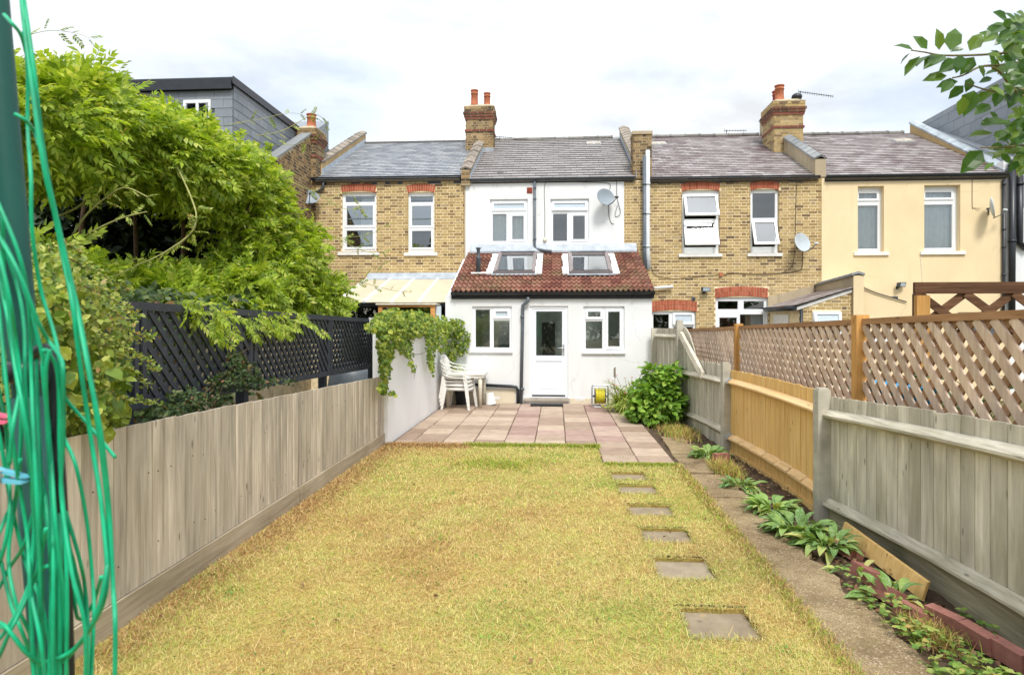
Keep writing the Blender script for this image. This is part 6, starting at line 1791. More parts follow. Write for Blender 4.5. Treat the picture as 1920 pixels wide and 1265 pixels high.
def compound(n=6, seed=0, droop=0.5):
    """a feathered leaf: pairs of leaflets along a bending rachis"""
    r = np.random.default_rng(seed)
    V, Fc = [], []
    def add(base, ax, up, ln, wd):
        Xv, A, Z = frames(np.array([ax]), np.array([up]))
        Xv, A, Z = Xv[0], A[0], Z[0]
        b = len(V)
        V.extend([base, base + A * ln * .42 - Xv * wd / 2 + Z * ln * .03, base + A * ln * .42 + Xv * wd / 2 + Z * ln * .03, base + A * ln - Z * ln * .16])
        Fc.extend([(b, b + 2, b + 1), (b + 1, b + 2, b + 3)])
    pos = lambda t: np.array([0.03 * math.sin(t * 2 + seed), t * (1 - 0.12 * droop * t), -droop * 0.5 * t * t])
    for i in range(n):
        t = 0.22 + 0.70 * i / (n - 1)
        for s in (-1, 1):
            ax = np.array([s * 0.9, 0.62 + 0.2 * t, -0.30 + r.uniform(-.25, .15)])
            add(pos(t + r.uniform(-.01, .01)), ax, np.array([0.15 * s, r.uniform(-.2, .2), 1.0]), 0.33 * (1 - 0.25 * abs(t - 0.5)) * r.uniform(.85, 1.15), 0.15)
    add(pos(0.97), np.array([0, 1, -0.6]), np.array([0, .3, 1.0]), 0.28, 0.11)
    b = len(V)                                              # the rachis itself
    for k in range(5):
        p = pos(0.96 * k / 4); V.extend([p + np.array([-.008, 0, 0]), p + np.array([.008, 0, 0])])
    for k in range(4):
        a = b + 2 * k; Fc.extend([(a, a + 1, a + 3), (a, a + 3, a + 2)])
    return np.array(V), np.array(Fc)
COMP = [compound(5, s, d) for s, d in ((1, .25), (2, .6), (3, .4), (4, .85))]

def leaf_cloud(name, tv, tf, P, A, N, S, mat, parent):
    Xv, Ay, Nz = frames(A, N)
    V = P[:, None, :] + S[:, None, None] * (tv[None, :, 0:1] * Xv[:, None, :] + tv[None, :, 1:2] * Ay[:, None, :] + tv[None, :, 2:3] * Nz[:, None, :])
    k = len(tv)
    Fc = (tf[None, :, :] + (np.arange(len(P)) * k)[:, None, None]).reshape(-1, tf.shape[1])
    return np_mesh(name, V.reshape(-1, 3), Fc, mat, parent)
def leaf_mesh(tv, tf, mat, name='leaf'):
    return np_mesh(name, tv, tf, mat, None, link=False)
def leaf_objs(mes, P, A, N, S, parent, name='leaf'):
    Xv, Ay, Nz = frames(A, N)
    for i in range(len(P)):
        s = float(S[i])
        Mx = Matrix(((Xv[i, 0] * s, Ay[i, 0] * s, Nz[i, 0] * s, P[i, 0]), (Xv[i, 1] * s, Ay[i, 1] * s, Nz[i, 1] * s, P[i, 1]), (Xv[i, 2] * s, Ay[i, 2] * s, Nz[i, 2] * s, P[i, 2]), (0, 0, 0, 1)))
        piece(name, mes[i % len(mes)], parent, Mx)
def arr(v): return np.array([v.x, v.y, v.z])

def fbm(x, y, s=1.0, seed=0):
    v = 0
    r = np.random.default_rng(seed)
    for k, f in enumerate((0.9, 1.9, 4.1, 8.3, 17.0)):
        a, b, c, d = r.uniform(0, 6.28, 4); th = r.uniform(0, 6.28)
        u, w = x * math.cos(th) + y * math.sin(th), -x * math.sin(th) + y * math.cos(th)
        v = v + (0.62 ** k) * np.sin(u * f * s + a + 1.3 * np.sin(w * f * s * .7 + b)) * np.cos(w * f * s + c)
    return v
# ------------------------------------------------------------------ wisteria
def blob(px, py, Y, rx, ry, rz): return np.concatenate([arr(at_y(px, py, Y)), [rx, ry, rz]])
WB = np.array([blob(60, 255, 5.4, .55, .9, .45), blob(130, 250, 6.0, .70, .9, .42), blob(235, 278, 6.6, .75, 1.0, .40), blob(330, 318, 7.2, .70, 1.0, .38), blob(415, 352, 7.8, .60, 1.0, .42),
               blob(458, 410, 8.3, .50, .9, .56), blob(525, 492, 8.8, .45, .9, .55), blob(575, 557, 9.2, .40, .8, .32), blob(450, 500, 8.2, .75, .9, .55), blob(520, 565, 8.8, .55, .7, .26),
               blob(405, 555, 7.4, .66, .8, .28), blob(290, 560, 6.6, .60, .7, .20), blob(210, 560, 6.2, .5, .7, .18), blob(75, 530, 5.2, .30, .6, .25),
               blob(425, 440, 8.6, .45, .7, .5), blob(180, 250, 8.0, .9, 1.2, .42), blob(300, 290, 8.6, .9, 1.2, .42)])
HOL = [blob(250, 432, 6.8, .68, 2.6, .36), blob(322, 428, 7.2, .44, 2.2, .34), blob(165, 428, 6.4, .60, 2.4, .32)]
def sample_blobs(B, n, lo=0.72, hi=1.04, inner=0.70):
    vol = (B[:, 3] * B[:, 4] + B[:, 3] * B[:, 5] + B[:, 4] * B[:, 5]); pr = vol / vol.sum()
    out, nr = [], []
    while sum(len(o) for o in out) < n:
        k = rng.choice(len(B), 4000, p=pr)
        d = nrm(rng.normal(size=(4000, 3)))
        P = B[k, :3] + d * B[k, 3:] * rng.uniform(lo, hi, (4000, 1))
        keep = np.ones(4000, bool)
        for b in B:
            q = np.linalg.norm((P - b[:3]) / b[3:], axis=1); keep &= q > inner
        out.append(P[keep]); nr.append(nrm(d / B[k, 3:])[keep])
    return np.concatenate(out)[:n], np.concatenate(nr)[:n]
ws = thing('wisteria', 'huge pale green wisteria arching over the black trellis with a dark hollow inside', 'climbing plant', (-4.0, 7.0, 0))
P, D = sample_blobs(WB, 14000)
# small-scale clumps: push leaves in and out so that the surface breaks up
cl = np.sin(P[:, 0] * 5.1 + P[:, 2] * 3.7) * np.sin(P[:, 1] * 4.3 - P[:, 2] * 5.2) * 0.12
P = P + D * cl[:, None]
A = D * 0.65 + rng.normal(0, .62, P.shape) + np.array([0.15, -0.2, -0.12])
N = np.array([0.1, -0.3, 0.9]) + D * 0.6 + rng.normal(0, .45, P.shape)
S = rng.uniform(.18, .33, len(P))
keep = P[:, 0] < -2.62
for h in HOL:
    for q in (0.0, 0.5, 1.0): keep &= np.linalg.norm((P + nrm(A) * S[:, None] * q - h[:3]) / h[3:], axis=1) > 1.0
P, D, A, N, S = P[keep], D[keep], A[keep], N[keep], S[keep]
camd = np.linalg.norm(P - np.array([0, 0, 1.7]), axis=1)
front = np.argsort(camd - (D[:, 1] < 0) * 1.2 - (P[:, 0] > -4.2) * .6 + rng.uniform(0, 2.0, len(P)))
sel = front[:300]; rest = front[300:]
COMPM = [leaf_mesh(v, f, M['wisteria']) for v, f in COMP]
leaf_objs(COMPM, P[sel], A[sel], N[sel], S[sel] * 1.08, ws)
for i in range(4):
    r_ = rest[i::4]
    stuff(leaf_cloud('foliage', COMP[i][0], COMP[i][1], P[r_], A[r_], N[r_], S[r_], M['wisteria'], ws))
def vine(pts, r, mat, parent=None, name='shoot', n=6, leaves=None):
    sp = smooth(pts, 6)
    m = MB(); q = len(sp); m.tube(sp, [r * (1 - 0.6 * i / (q - 1)) for i in range(q)], n)
    return m.build(name, M[mat], parent or ws), sp
PXV = lambda l, Y0, Y1: [at_y(x, y, Y0 + (Y1 - Y0) * i / (len(l) - 1)) for i, (x, y) in enumerate(l)]
SH = [([(110, 480), (128, 455), (160, 405), (200, 370), (235, 352), (278, 370)], 5.6, 5.3, .012, 'shoot'), ([(115, 475), (160, 442), (220, 412), (275, 397)], 5.6, 5.2, .012, 'shoot'),
      ([(110, 405), (150, 385), (175, 350), (205, 300), (232, 262)], 5.8, 5.6, .010, 'shoot'), ([(270, 275), (310, 285), (335, 320), (360, 375), (368, 410), (355, 440), (300, 478), (250, 500), (215, 520)], 6.4, 5.6, .011, 'shoot'),
      ([(300, 480), (340, 455), (362, 430), (368, 405)], 5.9, 5.9, .008, 'shoot'), ([(400, 560), (440, 570), (500, 585), (560, 600), (620, 585)], 7.0, 9.0, .008, 'shoot'),
      ([(470, 320), (540, 340), (590, 360), (640, 390), (690, 392)], 8.4, 9.0, .007, 'shoot'), ([(600, 390), (650, 360), (680, 395)], 9.2, 9.4, .006, 'shoot'), ([(560, 470), (620, 450), (690, 440), (720, 425)], 8.8, 9.5, .006, 'shoot'),
      ([(620, 440), (680, 470), (720, 475), (712, 500), (660, 510)], 9.3, 9.5, .006, 'shoot'), ([(630, 520), (680, 530), (740, 545), (770, 548)], 9.2, 9.8, .006, 'shoot'), ([(480, 255), (530, 245), (590, 215), (610, 240), (560, 270), (500, 270)], 8.0, 8.6, .005, 'shoot'),
      ([(420, 235), (480, 225), (545, 212), (585, 222)], 7.8, 8.4, .004, 'shoot'), ([(150, 170), (200, 140), (225, 132)], 6.3, 6.2, .004, 'shoot'), ([(40, 70), (90, 58), (140, 62), (168, 72)], 5.6, 5.8, .003, 'shoot'), ([(100, 205), (170, 190), (250, 175), (300, 185)], 6.1, 6.6, .01, 'stem'),
      ([(430, 470), (455, 420), (470, 380), (485, 345)], 7.6, 7.5, .025, 'bark'), ([(430, 400), (470, 405), (500, 402)], 7.6, 7.7, .016, 'bark'), ([(480, 405), (520, 400), (590, 405)], 7.7, 8.2, .009, 'bark'), ([(430, 460), (480, 430), (492, 420)], 7.6, 7.7, .012, 'bark'), ([(490, 425), (540, 440)], 7.7, 7.9, .009, 'bark'),
      ([(255, 560), (255, 470), (252, 380), (250, 300)], 7.4, 7.4, .03, 'bark'), ([(330, 600), (345, 480), (340, 380), (310, 300)], 8.4, 8.0, .05, 'bark'), ([(160, 600), (150, 470), (165, 350), (190, 260)], 7.6, 7.2, .04, 'bark')]
SL2P, SL2A = [], []
for pl_, Y0, Y1, r_, mt in SH:
    o, sp = vine(PXV(pl_, Y0, Y1), r_, mt, name='shoot' if mt == 'shoot' else 'stem')
    if mt == 'shoot':
        for i in range(2, len(sp) - 1, 3):
            for s in (-1, 1):
                if random.random() < 0.7:
                    t = (sp[i + 1] - sp[i - 1]).normalized()
                    SL2P.append(arr(sp[i])); SL2A.append(arr(t * 0.7 + Vector((random.uniform(-.6, .6), random.uniform(-.4, .4), s * 0.5))))
SL2P, SL2A = np.array(SL2P), np.array(SL2A)
stuff(leaf_cloud('shoot_leaves', COMP[0][0], COMP[0][1], SL2P, SL2A, np.array([0, -.4, 1.0]) + rng.normal(0, .4, SL2P.shape), rng.uniform(.07, .16, len(SL2P)), M['smallleaf'], ws))

def patch_pts(patches, plane, n, depth):
    """patches: ellipses (px,py,rx,ry) measured on the plane of a wall; points get a real depth off that plane"""
    ar = np.array([p[2] * p[3] for p in patches], float); ar /= ar.sum()
    out = []
    for _ in range(n):
        p = patches[rng.choice(len(patches), p=ar)]
        a = rng.uniform(0, 2 * math.pi); q = math.sqrt(rng.uniform(0, 1))
        px, py = p[0] + p[2] * q * math.cos(a), p[1] + p[3] * q * math.sin(a)
        d = depth * rng.uniform(0, 1) * (1.15 - q * q * 0.6)
        v = at_x(px, py, plane[1] + d) if plane[0] == 'x' else at_y(px, py, plane[1] - d)
        out.append(arr(v))
    return np.array(out)
# sprays hanging over the top of the trellis
P = patch_pts([(385, 582, 45, 22), (410, 605, 28, 22), (470, 600, 50, 14), (540, 606, 50, 10), (590, 612, 26, 9), (345, 575, 40, 12), (505, 618, 26, 12), (520, 590, 70, 14)], ('x', BX - .12), 95, .3)
A = np.array([.5, .1, -.5]) + rng.normal(0, .4, P.shape); N = np.array([.4, -.3, .9]) + rng.normal(0, .35, P.shape)
stuff(leaf_cloud('hanging_sprays', COMP[1][0], COMP[1][1], P, A, N, rng.uniform(.14, .24, len(P)), M['wisteria'], ws))
# ------------------------------------------------------------------ patches of leaves placed along a wall or fence
def leafset(P, lean, spread=0.55, nz=(0.4, -0.6, 0.7)):
    A = np.array(lean) + rng.normal(0, spread, P.shape); N = np.array(nz) + rng.normal(0, .4, P.shape)
    return A, N
iv = thing('ivy', 'yellow green ivy trailing over the top of the white garden wall', 'climbing plant', (WX, 10, 0))
IP = [(735, 605, 38, 26), (770, 600, 40, 18), (800, 612, 40, 16), (722, 640, 17, 40), (721, 685, 10, 32), (716, 725, 8, 12), (733, 736, 7, 4), (752, 630, 22, 24), (762, 650, 9, 16), (768, 672, 5, 14), (774, 690, 3, 10), (785, 615, 30, 18), (806, 650, 9, 34), (808, 680, 5, 18), (812, 695, 3, 10), (828, 622, 26, 22), (825, 645, 16, 14), (838, 612, 14, 18), (750, 612, 40, 14), (832, 660, 7, 6), (705, 612, 22, 10)]
P1 = patch_pts(IP, ('x', WX + 0.0), 4200, 0.18)
P1b = patch_pts([(740, 592, 40, 10), (775, 592, 35, 10), (812, 600, 30, 10)], ('x', WX - 0.15), 600, 0.25)
P2 = patch_pts([(852, 615, 14, 20), (865, 640, 14, 26), (850, 655, 12, 18), (848, 675, 5, 12), (856, 688, 12, 6), (862, 610, 10, 12), (876, 630, 5, 10)], ('y', YE - 0.02), 620, 0.30)
P = np.concatenate([P1, P1b, P2]); A, N = leafset(P, (0.35, -0.15, -0.6)); S = rng.uniform(.035, .075, len(P))
o_ = rng.permutation(len(P)); IVM = [leaf_mesh(BROAD_V, LEAF_F, M['ivy'])]
leaf_objs(IVM, P[o_[:280]] + np.array([.03, -.03, 0]), A[o_[:280]], N[o_[:280]], S[o_[:280]] * 1.15, iv)
stuff(leaf_cloud('foliage', BROAD_V, LEAF_F, P[o_[280:]], A[o_[280:]], N[o_[280:]], S[o_[280:]], M['ivy'], iv))
for l in ([(752, 640), (770, 670), (778, 695), (776, 655 + 55)], [(800, 620), (806, 660), (813, 700)], [(722, 620), (722, 690), (730, 738)], [(772, 664), (785, 664), (797, 661)]):
    vine([at_x(x, y, WX + 0.03) for x, y in l], .006, 'bark', iv, 'stem')

sh = thing('shrub', 'small leaved yellow green shrub spilling over the near end of the left fence', 'shrub', (XL - 0.2, 3.3, 0))
SPX = [(60, 560, 60, 110), (120, 560, 70, 90), (165, 610, 70, 90), (190, 690, 55, 90), (150, 760, 70, 60), (80, 700, 70, 120), (100, 790, 60, 60), (215, 590, 45, 30), (205, 770, 30, 45), (30, 650, 50, 160), (225, 640, 25, 30)]
P = patch_pts(SPX, ('x', XL - 0.35), 5200, 0.50)
A, N = leafset(P, (0.35, -0.1, -0.25), 0.6); S = rng.uniform(.022, .048, len(P))
o_ = rng.permutation(len(P)); SM_ = [leaf_mesh(OVAL_V, LEAF_F, M['smallleaf'])]
leaf_objs(SM_, P[o_[:260]] + np.array([.05, -.03, 0]), A[o_[:260]], N[o_[:260]], S[o_[:260]] * 1.35, sh)
stuff(leaf_cloud('foliage', OVAL_V, LEAF_F, P[o_[260:]], A[o_[260:]], N[o_[260:]], S[o_[260:]], M['smallleaf'], sh))
P = patch_pts([(190, 760, 45, 60), (150, 720, 60, 80), (210, 690, 30, 60), (90, 600, 60, 90)], ('x', XL - 0.3), 420, 0.50)
A, N = leafset(P, (0.3, -0.3, -0.7)); stuff(leaf_cloud('ivy_foliage', BROAD_V, LEAF_F, P, A, N, rng.uniform(.05, .10, len(P)), M['ivy'], sh))
TW = [([(120, 480), (180, 510), (245, 545)], 3.3), ([(140, 530), (200, 555), (262, 592)], 3.4), ([(150, 590), (215, 610), (275, 632)], 3.4), ([(170, 620), (235, 655), (268, 672), (292, 694)], 3.5), ([(190, 700), (240, 690), (276, 722)], 3.6), ([(190, 735), (240, 750), (290, 754)], 3.7), ([(90, 470), (120, 455), (150, 475)], 3.2), ([(185, 650), (230, 640), (282, 630)], 3.5)]
TP, TA = [], []
for pl_, Yv in TW:
    pts = [at_x(x, y, XL + 0.12) for x, y in pl_]
    o, sp = vine(pts, .005, 'stem', sh, 'twig', 5)
    for p in sp:
        for k in range(7):
            TP.append(arr(p) + rng.normal(0, .012, 3)); TA.append(rng.normal(0, .5, 3) + np.array([.4, .2, .1]))
TP, TA = np.array(TP), np.array(TA)
stuff(leaf_cloud('twig_leaves', OVAL_V, LEAF_F, TP, TA, np.array([.3, -.5, .8]) + rng.normal(0, .4, TP.shape), rng.uniform(.016, .032, len(TP)), M['smallleaf'], sh))

ct = thing('cotoneaster', 'dark small leaved plant creeping under the black trellis onto the left fence', 'shrub', (-2.75, 5.5, 0))
CP = [(440, 715, 55, 18), (370, 745, 60, 16), (330, 770, 50, 14), (455, 695, 30, 18), (440, 675, 20, 14), (520, 716, 40, 7)]
P = patch_pts(CP, ('x', BX - 0.02), 1500, 0.22); A, N = leafset(P, (0.3, 0, .1), .7)
stuff(leaf_cloud('foliage', OVAL_V, LEAF_F, P, A, N, rng.uniform(.022, .042, len(P)), M['darkleaf'], ct))
for l in ([(400, 760), (430, 700), (455, 660), (478, 650)], [(380, 740), (440, 690), (480, 690)], [(330, 770), (380, 750), (430, 735)], [(450, 720), (470, 690), (440, 640)]):
    vine([at_x(x, y, BX + 0.1) for x, y in l], .005, 'bark', ct, 'stem')
ev = thing('hollow_shade_foliage', 'added near-black leaves standing in for shade in the hollow behind the wisteria', 'tree', (-7.0, 10.5, 0))  # no known tree: dark foliage added so the hollow looks shaded
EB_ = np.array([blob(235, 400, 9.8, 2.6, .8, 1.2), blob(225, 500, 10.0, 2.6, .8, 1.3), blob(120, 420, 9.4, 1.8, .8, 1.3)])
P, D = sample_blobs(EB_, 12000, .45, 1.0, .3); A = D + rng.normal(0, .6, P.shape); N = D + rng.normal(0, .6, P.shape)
stuff(leaf_cloud('crown', LEAF_V, LEAF_F, P, A, N, rng.uniform(.12, .22, len(P)), M['hollow_shade'], ev))
m = MB(); m.tube([(-7.0, 10.5, -.1), (-6.9, 10.3, 1.5), (-7.0, 10.2, 3.2)], [.16, .13, .06], 9); m.build('trunk', M['bark'], ev)  # trunk made up to go with the added dark foliage
hd = thing('hedge', 'dark green hedge filling the space behind the black trellis', 'hedge', (-3.6, 6, 0))
n = 9000
P = np.stack([rng.uniform(-4.1, -3.15, n), rng.uniform(2.2, 7.0, n), rng.uniform(0.1, 2.0, n)], 1)
P = P[((P[:, 0] > -3.6) | (P[:, 2] > 1.6)) & (rng.uniform(0, 1, n) < np.clip((7.4 - P[:, 1]) / 2.2, .12, 1))]
A, N = leafset(P, (0.5, -.2, -.2), .6)
stuff(leaf_cloud('foliage', OVAL_V, LEAF_F, P, A, N, rng.uniform(.06, .12, len(P)), M['darkleaf'], hd))
m = MB()
for k in range(5): m.tube([(-3.7, 2.6 + k, -0.1), (-3.65 + random.uniform(-.1, .1), 2.7 + k, 1.0), (-3.6, 2.6 + k + random.uniform(-.3, .3), 1.8)], [.04, .03, .012], 6)
m.build('stem', M['bark'], hd)

nb_ = thing('shrub', 'dark neglected shrub showing through the brown lattice', 'shrub', (3.6, 7, -0.1))
P = np.stack([rng.uniform(3.2, 4.1, 3600), rng.uniform(3.0, 12.5, 3600), rng.uniform(-.1, 1.25, 3600)], 1); P = P[fbm(P[:, 0], P[:, 1], .8, 21) > -.35]
A, N = leafset(P, (-.4, -.2, .1), .6); stuff(leaf_cloud('foliage', OVAL_V, LEAF_F, P, A, N, rng.uniform(.05, .11, len(P)), M['darkleaf'], nb_))
m = MB()
for k in range(8): m.tube([(3.6, 3.5 + k * 1.1, -.15), (3.6 + random.uniform(-.2, .2), 3.5 + k * 1.1, .6), (3.5 + random.uniform(-.3, .3), 3.6 + k * 1.1, 1.15)], [.03, .02, .008], 5)
m.build('stem', M['bark'], nb_)
# trees at the far end of the garden, behind the viewpoint: the house windows mirror them
for k, (tx, ty, tz, tr_, lb) in enumerate(((-7.5, -13, 4.6, 2.6, 'broad dark tree behind the viewpoint mirrored in the left windows'), (-1.5, -14, 3.4, 2.4, 'low dark tree behind the viewpoint mirrored in the back door'), (4.5, -13, 5.2, 2.5, 'tall conifer like tree behind the viewpoint mirrored in the brick house'), (11, -14, 4.2, 2.8, 'wide dark tree behind the viewpoint on the cream house side'))):
    t = thing('tree', lb, 'tree', (tx, ty, -.16), 'trees behind the viewpoint')
    B_ = np.array([[tx, ty, tz, tr_, 1.6, tr_ * .9], [tx + .8, ty, tz * .55, tr_ * 1.1, 1.5, tr_ * .8], [tx - .6, ty, tz * 1.35, tr_ * .55, 1.2, tr_ * .8], [tx - 1.6, ty, tz * .5, tr_ * .9, 1.5, tr_ * .8]])
    P, D = sample_blobs(B_, 5200, .35, 1.0, .2); A = D + rng.normal(0, .6, P.shape); N = D + rng.normal(0, .6, P.shape)
    stuff(leaf_cloud('crown', LEAF_V, LEAF_F, P, A, N, rng.uniform(.25, .5, len(P)), M['darkleaf'], t))
    m = MB(); m.tube([(tx, ty, -.16), (tx + .1, ty, tz * .6), (tx, ty, tz * 1.3)], [.2, .15, .05], 8); m.build('trunk', M['bark'], t)
# ------------------------------------------------------------------ right hand bed
c = on_z(1243, 792)
bs = thing('shrub', 'leafy bright green shrub in front of the tall grey fence panel', 'shrub', (c.x, c.y, 0))
SB = np.array([np.concatenate([arr(at_y(1240, 745, c.y)), [.30, .36, .36]]), np.concatenate([arr(at_y(1222, 705, c.y)), [.18, .2, .16]]), np.concatenate([arr(at_y(1256, 700, c.y)), [.17, .2, .15]]), np.concatenate([arr(at_y(1232, 775, c.y - .2)), [.26, .22, .16]]), np.concatenate([arr(at_y(1240, 715, c.y)), [.24, .26, .18]]), np.concatenate([arr(at_y(1258, 755, c.y)), [.24, .3, .36]]), np.concatenate([arr(at_y(1208, 745, c.y)), [.24, .3, .28]]), np.concatenate([arr(at_y(1200, 765, c.y - .1)), [.22, .2, .16]])])
P, D = sample_blobs(SB, 1900, .55, 1.05, .5)
A = D * .7 + rng.normal(0, .45, P.shape) + np.array([0, -.1, -.25]); N = np.array([0, -.3, 1.0]) + D * .5 + rng.normal(0, .35, P.shape); P = P + D * (0.07 * np.sin(P[:, 0] * 14 + P[:, 2] * 11) * np.sin(P[:, 1] * 9))[:, None]; S = rng.uniform(.06, .14, len(P))
fr = np.argsort(P[:, 1] + rng.uniform(0, .15, len(P)))
leaf_objs([leaf_mesh(BROAD_V * np.array([.9, 1, 1]), LEAF_F, M['shrubleaf'])], P[fr[:280]], A[fr[:280]], N[fr[:280]], S[fr[:280]], bs)
stuff(leaf_cloud('foliage', BROAD_V, LEAF_F, P[fr[280:]], A[fr[280:]], N[fr[280:]], S[fr[280:]], M['shrubleaf'], bs))
m = MB()
for k in range(6): m.tube([(c.x + random.uniform(-.05, .05), c.y, -.05), (c.x + random.uniform(-.2, .2), c.y + random.uniform(-.1, .1), .45), (c.x + random.uniform(-.28, .28), c.y + random.uniform(-.2, .2), .85)], [.012, .009, .004], 5)
m.build('stem', M['stem'], bs)

def strap_mesh(ln, bend, w, mat, twist=0.0):
    n = 6; V, Fc = [], []
    for i in range(n + 1):
        t = i / n; a = bend * t
        y = ln * (math.sin(a) / max(bend, .01)); z = ln * ((1 - math.cos(a)) / max(bend, .01))
        ww = w * (0.55 + 0.9 * t) * (1 - t ** 3) + .0005
        V += [(-ww, -(-y) * 0 + z, y), (0, z + .003, y - .004), (ww, z, y)]
    for i in range(n):
        b = 3 * i; Fc += [(b, b + 1, b + 4, b + 3), (b + 1, b + 2, b + 5, b + 4)]
    return np_mesh('leaf', np.array(V), np.array(Fc), M[mat], None, link=False, smooth=True)
STR = [strap_mesh(l, b, w, 'strap') for l, b, w in ((.60, 2.0, .015), (.70, 2.4, .016), (.52, 2.7, .015), (.70, 1.7, .014), (.64, 2.95, .016))]
def strap_clump(name, label, px, py, n, sc, spread=.16, flowers=0):
    c = on_z(px, py)
    t = thing(name, label, 'plant', (c.x, c.y, 0), 'strap leaved clumps by the wall')
    for k in range(n):
        a = random.uniform(0, 2 * math.pi); r_ = spread * math.sqrt(random.random())
        p = Vector((c.x + r_ * math.cos(a), c.y + r_ * math.sin(a), -0.02))
        s = sc * random.uniform(.7, 1.15)
        piece('leaf', STR[k % 5], t, Matrix.Translation(p) @ Matrix.Rotation(random.uniform(0, 2 * math.pi) if k % 3 == 0 else math.pi + random.uniform(-1.5, 1.5), 4, 'Z') @ Matrix.Rotation(random.uniform(-.15, .35), 4, 'X') @ Matrix.Scale(s, 4))
    for k in range(flowers):
        x, y = random.uniform(-.35, .2), random.uniform(-.2, .2); h = random.uniform(.35, .62) * sc
        st = MB(); st.tube([(c.x + x * .5, c.y + y * .5, 0), (c.x + x * .9, c.y + y, h * .7), (c.x + x * 1.15, c.y + y, h)], .004, 4); st.build('flower_stem', M['stem'], t)
        f = MB()
        for q in range(6):
            a = q * math.pi / 3; d = Vector((math.cos(a), math.sin(a), .5)) * .032
            f.add([Vector((c.x + x * 1.15, c.y + y, h)), Vector((c.x + x * 1.15, c.y + y, h)) + d + Vector((-d.y, d.x, 0)) * .35, Vector((c.x + x * 1.15, c.y + y, h)) + d * 1.4, Vector((c.x + x * 1.15, c.y + y, h)) + d - Vector((-d.y, d.x, 0)) * .35], [(0, 1, 2, 3)])
        f.build('flower', M['pink'], t)
    return t
strap_clump('day_lily', 'arching strap leaved plant with pink flowers next to the hose reel', 1175, 772, 180, 1.05, .22, 9)
strap_clump('day_lily', 'strap leaved clump drooping onto the paving below the green shrub', 1204, 786, 190, 1.0, .28, 4)
strap_clump('day_lily', 'strap leaved clump against the white wall behind the pink flowers', 1192, 768, 150, 1.25, .24, 4)
c = on_z(1152, 768); fs_ = thing('flower_stalk', 'single tall dark flower stalk rising against the white wall', 'flower', (c.x, c.y, 0))
top = at_y(1152.5, 688, c.y)
m = MB(); m.tube([(c.x, c.y, 0), (c.x + .01, c.y, top.z * .5), (top.x, c.y, top.z)], .005, 5); m.build('stalk', M['stem'], fs_)
for k in range(9):
    z = top.z - .02 - k * .022
    m = MB(); m.lathe([(.002, -.02), (.012, -.008), (.010, .008), (.002, .02)], (top.x + .012 * (-1) ** k, c.y, z), 6); m.build('bud', M['bark'], fs_)

def rosette(px, py, n, sc, label, grp='spotted leaf plants along the bed', mat='lungwort', tv=OVAL_V):
    c = on_z(px, py, -.03)
    t = thing('lungwort', label, 'plant', (c.x, c.y, -.03), grp)
    me = []
    for k in range(3):
        ln = 7; V, Fc = [], []
        for i in range(ln + 1):
            q = i / ln; a = (0.9 + .35 * k) * q
            y, z = math.sin(a) / (0.9 + .35 * k), -(1 - math.cos(a)) / (0.9 + .35 * k)
            w = .015 + .145 * math.sin(math.pi * min(1, max(0, (q - .18) / .82)) ** .85) if q > .18 else .02
            if i == ln: w = .002
            V += [(-w, y, z + w * .35 + .03 * math.sin(q * 9 + k)), (0, y, z), (w, y, z + w * .35 - .03 * math.sin(q * 8))]
        for i in range(ln):
            b = 3 * i; Fc += [(b, b + 1, b + 4, b + 3), (b + 1, b + 2, b + 5, b + 4)]
        me.append(np_mesh('leaf', np.array(V), np.array(Fc), M[mat], None, link=False, smooth=True))
    for k in range(n):
        el = R(random.uniform(15, 75)); az = random.uniform(0, 2 * math.pi)
        r_ = .13 * math.sqrt(random.random()) * (sc / .2)
        Mx = Matrix.Translation((c.x + r_ * math.cos(az), c.y + r_ * math.sin(az), 0.0)) @ Matrix.Rotation(az - math.pi / 2, 4, 'Z') @ Matrix.Rotation(el, 4, 'X') @ Matrix.Rotation(random.uniform(-.4, .4), 4, 'Y') @ Matrix.Scale(sc * random.uniform(.7, 1.15), 4)
        piece('leaf', me[k % 3], t, Mx)
    return t
rosette(1328, 858, 80, .20, 'green leafy plant at the foot of the concrete post by the orange fence')
rosette(1388, 916, 46, .17, 'small leafy plant half way along the orange fence panel')
rosette(1448, 962, 84, .20, 'spotted leaf plant against the orange fence before the near concrete post')
rosette(1492, 1002, 80, .215, 'large spotted leaf plant spreading over the path edge below the near post')
rosette(1545, 1030, 70, .205, 'spotted leaf plant between the near concrete post and the orange board')
rosette(1600, 1078, 12, .14, 'small seedling beside the red bricks at the end of the spotted plants')
rosette(1668, 1130, 14, .17, 'lone leafy weed growing over the bricks by the orange board')
# low creeping cover, litter, tufts
n = 430
cpt = []
while len(cpt) < n:
    x, y = random.uniform(1.84, 2.40), random.uniform(2.6, 4.7)
    if random.random() < max(0.05, 1.0 - (y - 2.6) / 2.2) and not (2.15 < x < 2.35 and y > 3.2): cpt.append((x, y, random.uniform(-.02, .07)))
P = np.array(cpt); A0 = rng.uniform(0, 2 * math.pi, len(P))
PP, AA = [], []
for i in range(len(P)):
    for k in range(3):
        a = A0[i] + k * 2.1; PP.append(P[i]); AA.append((math.cos(a), math.sin(a), rng.uniform(-.1, .3)))
PP, AA = np.array(PP), np.array(AA)
stuff(leaf_cloud('ground_cover', BROAD_V, LEAF_F, PP, AA, np.array([0, 0, 1.0]) + rng.normal(0, .25, PP.shape), np.repeat(rng.uniform(.022, .045, len(P)), 3), M['cover'], None))
n = 900
P = np.stack([rng.uniform(1.80, 2.36, n), rng.uniform(2.6, 8.8, n), np.full(n, -.03)], 1); P[:, 0] += (P[:, 1] > 6) * .05; P[:, 2] += rng.uniform(0, .02, n)
